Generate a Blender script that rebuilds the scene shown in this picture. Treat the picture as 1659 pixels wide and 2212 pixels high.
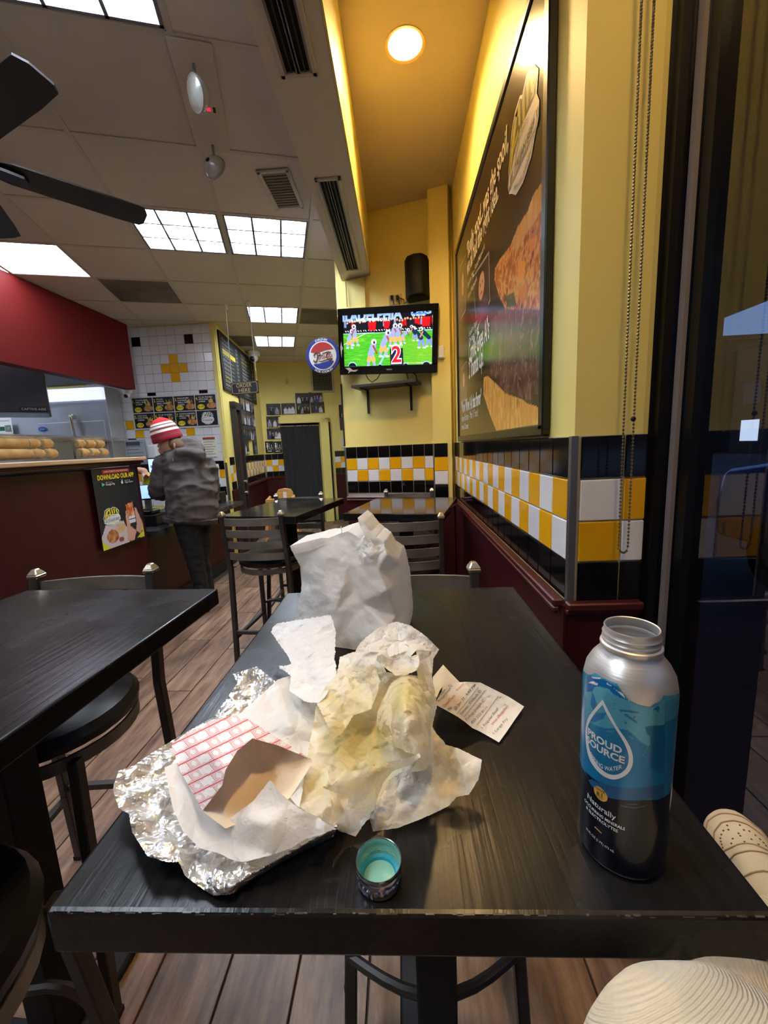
import bpy, bmesh, math, random
import numpy as np
from mathutils import Vector, Matrix, Euler
from mathutils import noise as mnoise
from mathutils.geometry import delaunay_2d_cdt, tessellate_polygon
for _o in list(bpy.data.objects): bpy.data.objects.remove(_o)
S = bpy.context.scene; COL = S.collection
PI = math.pi; rnd = random.Random(7)
# ------------------------------------------------------------------ camera
FW, FH, FPX = 1659, 2212, 880.0
YAW, PIT, ROL = .0459035, .1607667, -.0450189
CAM = np.array([0, 0, 1.436])
_cy, _sy = math.cos(YAW), math.sin(YAW)
cF = np.array([-_sy*math.cos(PIT), _cy*math.cos(PIT), -math.sin(PIT)])
_R0 = np.array([_cy, _sy, 0.]); _U0 = np.cross(_R0, cF)
cR = math.cos(ROL)*_R0+math.sin(ROL)*_U0; cU = -math.sin(ROL)*_R0+math.cos(ROL)*_U0
cam = bpy.data.objects.new('camera', bpy.data.cameras.new('camera')); COL.objects.link(cam)
cam.data.sensor_fit = 'HORIZONTAL'; cam.data.sensor_width = 36; cam.data.lens = FPX/FW*36
cam.data.clip_start = .02; cam.data.clip_end = 200
cam.matrix_world = Matrix(((cR[0], cU[0], -cF[0], CAM[0]), (cR[1], cU[1], -cF[1], CAM[1]), (cR[2], cU[2], -cF[2], CAM[2]), (0, 0, 0, 1)))
S.camera = cam
# ------------------------------------------------------------------ light and exposure
EXPOSURE = 1.0
S.view_settings.view_transform = 'Standard'; S.view_settings.look = 'None'
S.view_settings.exposure = EXPOSURE; S.view_settings.gamma = 1; S.view_settings.use_curve_mapping = False
WORLD_COL, WORLD_STR = (.13, .24, .52), .5          # dusk sky
TROFFER_STR, FLAT_STR, CAN_STR, CAN_W = 26.0, 6.5, 10.0, 40.0
w = bpy.data.worlds.new('world'); S.world = w; w.use_nodes = True
_nt = w.node_tree; _bg = _nt.nodes['Background']
_tc = _nt.nodes.new('ShaderNodeTexCoord'); _sx = _nt.nodes.new('ShaderNodeSeparateXYZ'); _rp = _nt.nodes.new('ShaderNodeValToRGB')
_nt.links.new(_tc.outputs['Generated'], _sx.inputs[0]); _nt.links.new(_sx.outputs['Z'], _rp.inputs[0]); _nt.links.new(_rp.outputs[0], _bg.inputs[0])
_rp.color_ramp.elements[0].color = (.16, .27, .52, 1); _rp.color_ramp.elements[1].color = (.07, .15, .4, 1)
_bg.inputs[1].default_value = WORLD_STR

def at(px, py, x=None, y=None, z=None):
    """world point on a given plane seen at a photo pixel"""
    d = cF+cR*(px-FW/2)/FPX-cU*(py-FH/2)/FPX
    t = (x-CAM[0])/d[0] if x is not None else (y-CAM[1])/d[1] if y is not None else (z-CAM[2])/d[2]
    return CAM+d*t
# ------------------------------------------------------------------ materials
def lin(r, g=None, b=None):
    if g is None: r, g, b = r
    return tuple(((v/255)/12.92 if v <= 10.3 else ((v/255+.055)/1.055)**2.4) for v in (r, g, b))
MATS = {}
def M(name, col=(200, 200, 200), rough=.5, metal=0, spec=.5, emit=None, es=1, var=0, bump=None, noise=None, alpha=1, trans=0, coat=0, sheen=0, attr=None, sss=0, translucent=0, crease=None):
    """principled material; noise=(scale, amount, (sx,sy,sz)) darkens/lightens, bump=(scale,strength,(sx,sy,sz)), var = random value per object"""
    if name in MATS: return MATS[name]
    m = bpy.data.materials.new(name); m.use_nodes = True; nt = m.node_tree; N = nt.nodes; L = nt.links
    p = N['Principled BSDF']; c = lin(col)+(1,)
    p.inputs['Base Color'].default_value = c; p.inputs['Roughness'].default_value = rough; p.inputs['Metallic'].default_value = metal
    p.inputs['Specular IOR Level'].default_value = spec; p.inputs['Alpha'].default_value = alpha; p.inputs['Transmission Weight'].default_value = trans
    p.inputs['Coat Weight'].default_value = coat; p.inputs['Sheen Weight'].default_value = sheen
    src = None
    if attr:
        a = N.new('ShaderNodeAttribute'); a.attribute_name = attr; src = a.outputs['Color']
    def tex(scale, sv):
        t = N.new('ShaderNodeTexCoord'); mp = N.new('ShaderNodeMapping'); n = N.new('ShaderNodeTexNoise')
        mp.inputs['Scale'].default_value = sv; n.inputs['Scale'].default_value = scale; n.inputs['Detail'].default_value = 6
        L.new(t.outputs['Object'], mp.inputs[0]); L.new(mp.outputs[0], n.inputs['Vector']); return n
    if noise or var:
        hs = N.new('ShaderNodeHueSaturation'); hs.inputs['Color'].default_value = c
        if src: L.new(src, hs.inputs['Color'])
        v = None
        if noise:
            n = tex(noise[0], noise[2] if len(noise) > 2 else (1, 1, 1)); mr = N.new('ShaderNodeMapRange')
            mr.inputs[1].default_value = .3; mr.inputs[2].default_value = .7; mr.inputs[3].default_value = 1-noise[1]; mr.inputs[4].default_value = 1+noise[1]
            L.new(n.outputs[0], mr.inputs[0]); v = mr.outputs[0]
        if var:
            oi = N.new('ShaderNodeObjectInfo'); mr = N.new('ShaderNodeMapRange'); mr.inputs[3].default_value = 1-var; mr.inputs[4].default_value = 1+var
            L.new(oi.outputs['Random'], mr.inputs[0])
            if v:
                mu = N.new('ShaderNodeMath'); mu.operation = 'MULTIPLY'; L.new(v, mu.inputs[0]); L.new(mr.outputs[0], mu.inputs[1]); v = mu.outputs[0]
            else: v = mr.outputs[0]
        L.new(v, hs.inputs['Value']); src = hs.outputs[0]
    if src: L.new(src, p.inputs['Base Color'])
    if emit:
        if emit == 'attr': L.new(src, p.inputs['Emission Color'])
        else: p.inputs['Emission Color'].default_value = lin(emit)+(1,)
        p.inputs['Emission Strength'].default_value = es
    if bump:
        n = tex(bump[0], bump[2] if len(bump) > 2 else (1, 1, 1)); b = N.new('ShaderNodeBump'); b.inputs['Strength'].default_value = bump[1]; b.inputs['Distance'].default_value = .002
        L.new(n.outputs[0], b.inputs['Height']); L.new(b.outputs[0], p.inputs['Normal'])
    if crease:
        t = N.new('ShaderNodeTexCoord'); nz = N.new('ShaderNodeTexNoise'); nz.inputs['Scale'].default_value = crease[0]*.6; mxv = N.new('ShaderNodeMix'); mxv.data_type = 'VECTOR'; mxv.inputs['Factor'].default_value = .03
        L.new(t.outputs['Object'], nz.inputs['Vector']); L.new(t.outputs['Object'], mxv.inputs['A']); L.new(nz.outputs['Color'], mxv.inputs['B']); prev = p.inputs['Normal'].links[0].from_socket if p.inputs['Normal'].links else None
        for k_, s_ in ((1, 1), (2.7, .5)):
            vo = N.new('ShaderNodeTexVoronoi'); vo.feature = 'DISTANCE_TO_EDGE'; vo.inputs['Scale'].default_value = crease[0]*k_; L.new(mxv.outputs['Result'], vo.inputs['Vector'])
            b = N.new('ShaderNodeBump'); b.inputs['Strength'].default_value = crease[1]; b.inputs['Distance'].default_value = crease[2]*s_/k_; L.new(vo.outputs['Distance'], b.inputs['Height'])
            if prev: L.new(prev, b.inputs['Normal'])
            prev = b.outputs[0]
        L.new(prev, p.inputs['Normal'])
    if translucent:
        tr = N.new('ShaderNodeBsdfTranslucent'); mx = N.new('ShaderNodeMixShader'); mx.inputs[0].default_value = translucent
        tr.inputs['Color'].default_value = c
        if src: L.new(src, tr.inputs['Color'])
        L.new(p.outputs[0], mx.inputs[1]); L.new(tr.outputs[0], mx.inputs[2]); L.new(mx.outputs[0], N['Material Output'].inputs[0])
    MATS[name] = m; return m
# ------------------------------------------------------------------ mesh helpers
def link(o, parent=None):
    COL.objects.link(o)
    if parent is not None: o.parent = parent
    return o
def tag(o, label=None, cat=None, group=None, kind=None):
    if label: o['label'] = label
    if cat: o['category'] = cat
    if group: o['group'] = group
    if kind: o['kind'] = kind
    return o
def thing(name, label, cat, loc=(0, 0, 0), rz=0, group=None):
    o = bpy.data.objects.new(name, None); o.empty_display_size = .1; COL.objects.link(o)
    o.location = loc; o.rotation_euler = (0, 0, rz); return tag(o, label, cat, group)
def dup(root, loc, rz, label=None):
    r = root.copy(); COL.objects.link(r); r.location = loc; r.rotation_euler = (0, 0, rz)
    if label: r['label'] = label
    for ch in list(root.children):
        c = ch.copy(); COL.objects.link(c); c.parent = r
        for g in list(ch.children):
            d = g.copy(); COL.objects.link(d); d.parent = c
    return r
class MB:
    def __init__(s): s.v = []; s.f = []; s.mi = []; s.k = 0
    def add(s, vs, fs):
        n = len(s.v); s.v += [tuple(float(q) for q in v) for v in vs]; s.f += [tuple(n+i for i in f) for f in fs]; s.mi += [s.k]*len(fs); return s
    def mat(s, k): s.k = k; return s
    def box(s, c, d, rz=0, R=None, b=0):
        x, y, z = d[0]/2, d[1]/2, d[2]/2
        vs = [Vector((sx*x, sy*y, sz*z)) for sz in (-1, 1) for sy in (-1, 1) for sx in (-1, 1)]
        if rz: R = Matrix.Rotation(rz, 3, 'Z')
        if R is not None: vs = [R@v for v in vs]
        cc = Vector([float(q) for q in c]); return s.add([v+cc for v in vs], [(0, 2, 3, 1), (4, 5, 7, 6), (0, 1, 5, 4), (2, 6, 7, 3), (0, 4, 6, 2), (1, 3, 7, 5)])
    def bar(s, p, q, wx, wy=None, up=(0, 0, 1), t=1.0):
        """rectangular bar from p to q; t tapers the far end"""
        p = Vector([float(a) for a in p]); q = Vector([float(a) for a in q]); wy = wy or wx
        d = (q-p).normalized(); u = Vector(up)
        if abs(d.dot(u)) > .98: u = Vector((0, 1, 0))
        a = d.cross(u).normalized(); b = a.cross(d)
        vs = []
        for c, k in ((p, 1), (q, t)):
            for i, j in ((-1, -1), (1, -1), (1, 1), (-1, 1)): vs.append(c+a*(i*wx/2*k)+b*(j*wy/2*k))
        return s.add(vs, [(3, 2, 1, 0), (4, 5, 6, 7)]+[(i, (i+1) % 4, 4+(i+1) % 4, 4+i) for i in range(4)])
    def tube(s, pts, r, n=8, cap=True):
        pts = [Vector([float(a) for a in p]) for p in pts]; rs = r if isinstance(r, (list, tuple)) else [r]*len(pts)
        prev = None; vs = []; fs = []
        for i, p in enumerate(pts):
            d = (pts[min(i+1, len(pts)-1)]-pts[max(i-1, 0)]).normalized()
            if prev is None: a = d.orthogonal().normalized()
            else: a = (prev-d*prev.dot(d)).normalized()
            prev = a; b = d.cross(a)
            for k in range(n): t = 2*PI*k/n; vs.append(p+(a*math.cos(t)+b*math.sin(t))*rs[i])
        for i in range(len(pts)-1):
            for k in range(n): fs.append((i*n+k, i*n+(k+1) % n, (i+1)*n+(k+1) % n, (i+1)*n+k))
        if cap: fs += [tuple(range(n-1, -1, -1)), tuple((len(pts)-1)*n+k for k in range(n))]
        return s.add(vs, fs)
    def lathe(s, prof, c=(0, 0, 0), n=32, wob=None, ax='z', cap=False):
        vs = []; fs = []
        for j, (r, z) in enumerate(prof):
            for k in range(n):
                t = 2*PI*k/n; rr = r*(wob(j, k) if wob else 1)
                q = (rr*math.cos(t), rr*math.sin(t), z)
                if ax == 'y': q = (q[0], q[2], q[1])
                if ax == 'x': q = (q[2], q[0], q[1])
                vs.append((c[0]+q[0], c[1]+q[1], c[2]+q[2]))
        for j in range(len(prof)-1):
            for k in range(n): fs.append((j*n+k, j*n+(k+1) % n, (j+1)*n+(k+1) % n, (j+1)*n+k))
        if cap and prof[0][0] > 1e-6: fs.append(tuple(range(n-1, -1, -1)))
        if cap and prof[-1][0] > 1e-6: fs.append(tuple((len(prof)-1)*n+k for k in range(n)))
        return s.add(vs, fs)
    def prism(s, poly, z0, z1, F=None):
        """poly 2D extruded z0..z1; F maps (x,y,z)->world"""
        n = len(poly); vs = [(x, y, z0) for x, y in poly]+[(x, y, z1) for x, y in poly]
        tri = tessellate_polygon([[Vector((x, y, 0)) for x, y in poly]])
        fs = [tuple(t) for t in tri]+[tuple(n+i for i in t) for t in tri]+[(i, (i+1) % n, n+(i+1) % n, n+i) for i in range(n)]
        if F: vs = [F(*v) for v in vs]
        return s.add(vs, fs)
    def sphere(s, c, r, n=16, m=10, z0=-1, z1=1):
        rx, ry, rz = r if isinstance(r, (list, tuple)) else (r, r, r)
        pr = []
        for j in range(m+1):
            a = math.asin(z0)+(math.asin(z1)-math.asin(z0))*j/m; pr.append((max(math.cos(a), 1e-5), math.sin(a)))
        vs = []; fs = []
        for r_, z in pr:
            for k in range(n): t = 2*PI*k/n; vs.append((c[0]+rx*r_*math.cos(t), c[1]+ry*r_*math.sin(t), c[2]+rz*z))
        for j in range(m):
            for k in range(n): fs.append((j*n+k, j*n+(k+1) % n, (j+1)*n+(k+1) % n, (j+1)*n+k))
        return s.add(vs, fs)
    def mesh(s, name, mats, smooth=False, bevel=0, seg=1, fixn=True):
        me = bpy.data.meshes.new(name); me.from_pydata(s.v, [], s.f)
        for m in (mats if isinstance(mats, (list, tuple)) else [mats]): me.materials.append(m)
        me.polygons.foreach_set('material_index', s.mi)
        if fixn or bevel:
            bm = bmesh.new(); bm.from_mesh(me)
            if fixn: bmesh.ops.recalc_face_normals(bm, faces=bm.faces)
            if bevel:
                ed = [e for e in bm.edges if len(e.link_faces) == 2 and e.calc_face_angle() > .6]
                bmesh.ops.bevel(bm, geom=ed, offset=bevel, segments=seg, affect='EDGES', profile=.5, clamp_overlap=True)
            bm.to_mesh(me); bm.free()
        if smooth:
            me.polygons.foreach_set('use_smooth', [True]*len(me.polygons))
            me.set_sharp_from_angle(angle=.7)
        me.update(); return me
    def build(s, name, mats, parent=None, loc=None, rz=0, **k):
        o = bpy.data.objects.new(name, s.mesh(name, mats, **k)); link(o, parent)
        if loc is not None: o.location = loc
        if rz: o.rotation_euler = (0, 0, rz)
        return o
def obj(name, me, parent=None, loc=(0, 0, 0), rz=0):
    o = bpy.data.objects.new(name, me); link(o, parent); o.location = loc; o.rotation_euler = (0, 0, rz); return o
def text(s, p0, p1, h, mat, parent, up=(0, 0, 1), name='lettering', bold=0, shear=0, off=None, warp=None, align=None, spacing=1):
    """flat lettering whose baseline runs from p0 to p1 (scaled to fit), capitals h high"""
    cu = bpy.data.curves.new(name, 'FONT'); cu.body = s; cu.size = 1; cu.offset = bold; cu.shear = shear; cu.space_character = spacing; cu.resolution_u = 3
    cu.fill_mode = 'FRONT'
    t = bpy.data.objects.new(name, cu); me = bpy.data.meshes.new_from_object(t); bpy.data.objects.remove(t); bpy.data.curves.remove(cu)
    n = len(me.vertices)
    if n == 0: return None
    co = np.zeros(n*3); me.vertices.foreach_get('co', co); co = co.reshape(-1, 3)
    x0, x1 = co[:, 0].min(), co[:, 0].max()
    u = (co[:, 0]-x0)/(x1-x0); v = co[:, 1]/.7*h
    p0 = np.array(p0, float); p1 = np.array(p1, float); U = np.array(up, float)
    if align:                                      # natural width, anchored in the middle or at p0
        wd = (x1-x0)/.7*h*align[1]; d = p1-p0; L = np.linalg.norm(d); d = d/L
        if align[0] == 'C': m = (p0+p1)/2; p0, p1 = m-d*wd/2, m+d*wd/2
        else: p1 = p0+d*wd
    if warp: P = warp(u, v)
    else: P = p0+(p1-p0)*u[:, None]+U*v[:, None]
    if off is not None: P = P+np.array(off)
    me.vertices.foreach_set('co', P.ravel()); me.materials.append(mat); me.update(); me.name = name
    o = bpy.data.objects.new(name, me); link(o, parent); return o
class Ras:
    """small painter for flat prints: colours per grid point, u right, v up, both 0..1"""
    def __init__(s, nx, ny, col, asp=1):
        s.nx, s.ny = nx, ny; s.a = np.zeros((ny, nx, 3)); s.a[:] = lin(col)
        s.V, s.U = np.meshgrid(np.linspace(0, 1, ny), np.linspace(0, 1, nx), indexing='ij'); s.asp = asp; s.r = np.random.RandomState(3)
    def put(s, m, col, k=1):
        m = m[..., None]*k; s.a = s.a*(1-m)+np.array(lin(col))*m; return s
    def ell(s, cx, cy, rx, ry, col, rot=0, k=1):
        x = s.U-cx; y = (s.V-cy)/s.asp; c, d = math.cos(rot), math.sin(rot); X = (x*c+y*d)/rx; Y = (-x*d+y*c)/(ry/s.asp)
        return s.put((X*X+Y*Y < 1).astype(float), col, k)
    def poly(s, pts, col, k=1): return s.put(s.inside(pts), col, k)
    def inside(s, pts):
        m = np.zeros(s.U.shape, bool); n = len(pts)
        for i in range(n):
            x0, y0 = pts[i]; x1, y1 = pts[(i+1) % n]
            if y0 == y1: continue
            c = ((y0 > s.V) != (y1 > s.V)) & (s.U < (x1-x0)*(s.V-y0)/(y1-y0)+x0); m ^= c
        return m.astype(float)
    def line(s, p, q, w, col, k=1):
        px, py = p; qx, qy = q; dx, dy = qx-px, (qy-py)/s.asp; L = dx*dx+dy*dy+1e-12
        t = np.clip(((s.U-px)*dx+(s.V-py)/s.asp*dy)/L, 0, 1); d = np.hypot(s.U-px-t*dx, (s.V-py)/s.asp-t*dy)
        return s.put((d < w/2).astype(float), col, k)
    def rect(s, x0, y0, x1, y1, col, k=1): return s.put(((s.U >= x0) & (s.U <= x1) & (s.V >= y0) & (s.V <= y1)).astype(float), col, k)
    def mottle(s, mask, cols, su, sv, seed=0):
        """streaky patches of several colours inside a mask"""
        R = np.random.RandomState(seed); n = 0
        for k, w_ in ((1, .5), (2.3, .3), (5.1, .2)):
            g = R.rand(int(sv*k)+3, int(su*k)+3); yy = s.V*sv*k; xx = s.U*su*k; i = yy.astype(int); j = xx.astype(int); fy = yy-i; fx = xx-j; fy = fy*fy*(3-2*fy); fx = fx*fx*(3-2*fx)
            n = n+w_*(g[i, j]*(1-fx)*(1-fy)+g[i, j+1]*fx*(1-fy)+g[i+1, j]*(1-fx)*fy+g[i+1, j+1]*fx*fy)
        n = np.clip((n-.2)/.6, 0, .999)*(len(cols)-1); k = n.astype(int); f = (n-k)[..., None]
        C = np.array([lin(c) for c in cols]); c = C[k]*(1-f)+C[np.minimum(k+1, len(cols)-1)]*f
        m = mask[..., None]; s.a = s.a*(1-m)+c*m; return s
    def build(s, name, P, mat, parent=None):
        """P(u,v)->(n,3) world points"""
        nx, ny = s.nx, s.ny; co = P(s.U.ravel(), s.V.ravel())
        me = bpy.data.meshes.new(name); me.vertices.add(nx*ny); me.vertices.foreach_set('co', np.ascontiguousarray(co, dtype=np.float32).ravel())
        i = (np.arange(ny-1)[:, None]*nx+np.arange(nx-1)[None]).ravel(); q = np.stack([i, i+1, i+nx+1, i+nx], 1).astype(np.int32)
        me.loops.add(q.size); me.polygons.add(len(q)); me.loops.foreach_set('vertex_index', q.ravel())
        me.polygons.foreach_set('loop_start', np.arange(0, q.size, 4, dtype=np.int32))
        me.update(calc_edges=True)
        ca = me.color_attributes.new('Col', 'FLOAT_COLOR', 'POINT'); ca.data.foreach_set('color', np.concatenate([s.a.reshape(-1, 3), np.ones((nx*ny, 1))], 1).ravel())
        me.materials.append(mat); me.validate(); o = bpy.data.objects.new(name, me); link(o, parent); return o
def flat(o, ux, vy):
    o, ux, vy = (np.array(q, float) for q in (o, ux, vy)); return lambda u, v: o+ux*u[:, None]+vy*v[:, None]
def blob(name, caps, vox, mat, parent=None, it=6, loc=None, cut=None, fold=()):
    """one continuous surface from tapered capsules [(p,q,r0,r1[,squash])], voxel-remeshed and smoothed"""
    mb = MB()
    for c in caps:
        p, q, r0, r1 = c[:4]; p = Vector(p); q = Vector(q); d = (q-p)
        L = d.length
        if L < 1e-5: mb.sphere(p, r0, 14, 8); continue
        n = 14; a = d.normalized(); u = a.orthogonal().normalized(); v = a.cross(u); k = c[4] if len(c) > 4 else None
        prof = [(r0*math.sin(t), -r0*math.cos(t), 0) for t in (0.02, .5, 1., PI/2)]+[(r1*math.cos(t), r1*math.sin(t), 1) for t in (0.01, .6, 1.1, 1.55)]
        vs = []; fs = []
        for rr, off, e in prof:
            ctr = (q if e else p)+a*off
            for i in range(n): t = 2*PI*i/n; vs.append(ctr+(u*math.cos(t)+v*math.sin(t))*rr)
        for j in range(len(prof)-1):
            for i in range(n): fs.append((j*n+i, j*n+(i+1) % n, (j+1)*n+(i+1) % n, (j+1)*n+i))
        fs += [tuple(range(n-1, -1, -1)), tuple((len(prof)-1)*n+i for i in range(n))]
        if k:                                       # squash about the capsule middle along an axis: (axis, factor)
            ax, fac = Vector(k[0]).normalized(), k[1]; m = (p+q)/2; vs = [w_-ax*((w_-m).dot(ax)*(1-fac)) for w_ in vs]
        mb.add(vs, fs)
    o = bpy.data.objects.new('tmp', mb.mesh('tmp', mat, fixn=True)); COL.objects.link(o)
    m1 = o.modifiers.new('r', 'REMESH'); m1.mode = 'VOXEL'; m1.voxel_size = vox
    m2 = o.modifiers.new('s', 'SMOOTH'); m2.factor = .5; m2.iterations = it
    dg = bpy.context.evaluated_depsgraph_get(); me = bpy.data.meshes.new_from_object(o.evaluated_get(dg)); bpy.data.objects.remove(o)
    if fold:
        n_ = len(me.vertices); co = np.zeros(n_*3); me.vertices.foreach_get('co', co); co = co.reshape(-1, 3); nn = np.zeros(n_*3); me.vertices.foreach_get('normal', nn); nn = nn.reshape(-1, 3)
        for sc, am, sd, st_ in fold:
            d_ = np.array([abs(mnoise.noise(Vector((v[0]/sc*st_[0]+sd, v[1]/sc*st_[1], v[2]/sc*st_[2])))) for v in co]); co = co+nn*((.25-d_)*am)[:, None]
        me.vertices.foreach_set('co', co.ravel())
    if cut:
        bm = bmesh.new(); bm.from_mesh(me)
        for pc_, pn_ in cut:
            r_ = bmesh.ops.bisect_plane(bm, geom=bm.verts[:]+bm.edges[:]+bm.faces[:], plane_co=Vector(pc_), plane_no=Vector(pn_), clear_outer=True); bmesh.ops.holes_fill(bm, edges=[e for e in bm.edges if e.is_boundary])
        bm.to_mesh(me); bm.free()
    me.name = name; me.materials.clear(); me.materials.append(mat); me.polygons.foreach_set('use_smooth', [True]*len(me.polygons)); me.update()
    r = bpy.data.objects.new(name, me); link(r, parent)
    if loc is not None: r.location = loc
    return r
# piecewise-linear crumple fields and pixel-traced paper sheets ------------------------------------------------
def bary(P, T, val, Q):
    """interpolate val at points Q over triangles T of P (numpy, brute force)"""
    A, B, Cc = P[T[:, 0]], P[T[:, 1]], P[T[:, 2]]; d = (B[:, 1]-Cc[:, 1])*(A[:, 0]-Cc[:, 0])+(Cc[:, 0]-B[:, 0])*(A[:, 1]-Cc[:, 1]); d = np.where(abs(d) < 1e-14, 1e-14, d)
    out = np.zeros(len(Q))
    for s0 in range(0, len(Q), 4000):
        q = Q[s0:s0+4000]; x = q[:, 0][:, None]; y = q[:, 1][:, None]
        a = ((B[:, 1]-Cc[:, 1])*(x-Cc[:, 0])+(Cc[:, 0]-B[:, 0])*(y-Cc[:, 1]))/d; b = ((Cc[:, 1]-A[:, 1])*(x-Cc[:, 0])+(A[:, 0]-Cc[:, 0])*(y-Cc[:, 1]))/d
        c = 1-a-b; mn = np.minimum(np.minimum(a, b), c); k = mn.argmax(1); r = np.arange(len(q))
        w_ = np.clip(np.stack([a[r, k], b[r, k], c[r, k]], 1), 0, 1); w_ /= w_.sum(1)[:, None]
        out[s0:s0+4000] = (w_*val[T[k]]).sum(1)
    return out
def tris(P, edges=()):
    r = delaunay_2d_cdt([Vector((float(x), float(y))) for x, y in P], list(edges), [], 0, 1e-9)
    return np.array([[v.x, v.y] for v in r[0]]), np.array([f for f in r[2] if len(f) == 3]), r[3]
def crumple(Q, scale, amp, seed):
    R = np.random.RandomState(seed); lo = Q.min(0)-2*scale; hi = Q.max(0)+2*scale; n = np.ceil((hi-lo)/scale).astype(int)
    g = np.stack(np.meshgrid(np.arange(n[0]), np.arange(n[1])), -1).reshape(-1, 2)+R.rand(n[0]*n[1], 2)*.9; P = lo+g*scale
    P2, T, src = tris(P); h = R.rand(len(P2))*2-1; return bary(P2, T, h, Q)*amp
def inpoly(P, poly):
    x, y = P[:, 0], P[:, 1]; m = np.zeros(len(P), bool); n = len(poly)
    for i in range(n):
        x0, y0 = poly[i][:2]; x1, y1 = poly[(i+1) % n][:2]
        if y0 == y1: continue
        m ^= ((y0 > y) != (y1 > y)) & (x < (x1-x0)*(y-y0)/(y1-y0)+x0)
    return m
TZ = 1.05
def sheet(name, outline, ctrl, sp, crum, mat, parent=None, mode='h', jag=0, colfn=None, uvfn=None, seed=1, minh=.0012, thick=None, smooth=True, relax=18, ck=.5):
    """a crumpled sheet: outline/ctrl = (photo px, py, height over the table | distance y); returns the object and a surface function"""
    R = np.random.RandomState(seed); ol = [np.array(p, float) for p in outline]; dense = []
    for i in range(len(ol)):
        a, b = ol[i], ol[(i+1) % len(ol)]; n = max(1, int(np.hypot(*(b-a)[:2])/sp))
        for k in range(n):
            p = a+(b-a)*k/n
            if jag and k: p = p+np.array([R.randn()*jag, R.randn()*jag, 0])
            dense.append(p)
    dense = np.array(dense); poly = dense[:, :2]
    base = np.array([list(p) for p in outline]+[list(p) for p in ctrl], float)
    no = len(outline); P2, T, src = tris(base[:, :2], [(i, (i+1) % no) for i in range(no)])
    hv = np.array([base[s_[0], 2] if s_ else .02 for s_ in src])
    lo, hi = poly.min(0), poly.max(0); gx = np.arange(lo[0], hi[0], sp); gy = np.arange(lo[1], hi[1], sp*.87)
    G = np.stack(np.meshgrid(gx, gy), -1); G[1::2, :, 0] += sp/2; G = G.reshape(-1, 2)+R.randn(len(gx)*len(gy), 2)*sp*.12
    G = G[inpoly(G, poly)]
    # keep away from the border
    if len(G):
        dmin = np.full(len(G), 1e9)
        for s0 in range(0, len(poly), 50): dmin = np.minimum(dmin, np.hypot(G[:, None, 0]-poly[None, s0:s0+50, 0], G[:, None, 1]-poly[None, s0:s0+50, 1]).min(1))
        G = G[dmin > sp*.5]
    Q = np.concatenate([poly, G]); nb = len(poly)
    Q2, TT, src2 = tris(Q, [(i, (i+1) % nb) for i in range(nb)])
    cen = Q2[TT].mean(1); TT = TT[inpoly(cen, poly)]
    h = bary(P2, T, hv, Q2); E_ = np.concatenate([TT[:, [0, 1]], TT[:, [1, 2]], TT[:, [2, 0]]]); dg_ = np.bincount(E_.ravel(), minlength=len(Q2)).astype(float); fix = np.arange(len(Q2)) < nb
    for _ in range(relax):
        acc = np.zeros(len(Q2)); np.add.at(acc, E_[:, 0], h[E_[:, 1]]); np.add.at(acc, E_[:, 1], h[E_[:, 0]]); h = np.where(fix | (dg_ == 0), h, .4*h+.6*acc/np.maximum(dg_, 1))
    def place(q, hh):
        d = cF[None]+cR[None]*((q[:, 0]-FW/2)/FPX)[:, None]-cU[None]*((q[:, 1]-FH/2)/FPX)[:, None]
        t = (TZ+hh-CAM[2])/d[:, 2] if mode == 'h' else hh/d[:, 1]
        return CAM+d*t[:, None]
    W0 = place(Q2, h); uv = W0[:, :2] if mode == 'h' else W0[:, [0, 2]]
    dh = np.zeros(len(Q2))
    for (sc, am, sd) in crum: dh += crumple(uv, sc, am*ck, sd)
    if mode == 'h': h2 = np.maximum(h+dh, minh)
    else: h2 = h+dh
    W = place(Q2, h2); nv = len(W); F = [tuple(t) for t in TT]
    if thick is not None:
        W = np.concatenate([W, W+np.array(thick)]); F = F+[(a+nv, c+nv, b+nv) for a, b, c in F]
        F += [(i, (i+1) % nb, nv+(i+1) % nb, nv+i) for i in range(nb)]
    me = bpy.data.meshes.new(name); me.from_pydata([tuple(v) for v in W], [], F); me.materials.append(mat)
    if colfn is not None:
        c = colfn(Q2); c = np.concatenate([c, c]) if thick is not None else c
        ca = me.color_attributes.new('Col', 'FLOAT_COLOR', 'POINT'); ca.data.foreach_set('color', np.concatenate([c, np.ones((len(c), 1))], 1).ravel())
    if uvfn is not None:
        u = uvfn(Q2); lay = me.uv_layers.new(name='UVMap'); li = np.zeros(len(me.loops), int); me.loops.foreach_get('vertex_index', li); lay.data.foreach_set('uv', u[li % nv].ravel())
    if smooth:
        me.polygons.foreach_set('use_smooth', [True]*len(me.polygons))
    me.update(); bm = bmesh.new(); bm.from_mesh(me); bmesh.ops.recalc_face_normals(bm, faces=bm.faces); bm.to_mesh(me); bm.free()
    if smooth: me.set_sharp_from_angle(angle=.6)
    o = bpy.data.objects.new(name, me); link(o, parent)
    surf = lambda q: place(q, np.maximum(bary(Q2, TT, h2, q), 0))
    return o, surf
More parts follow.
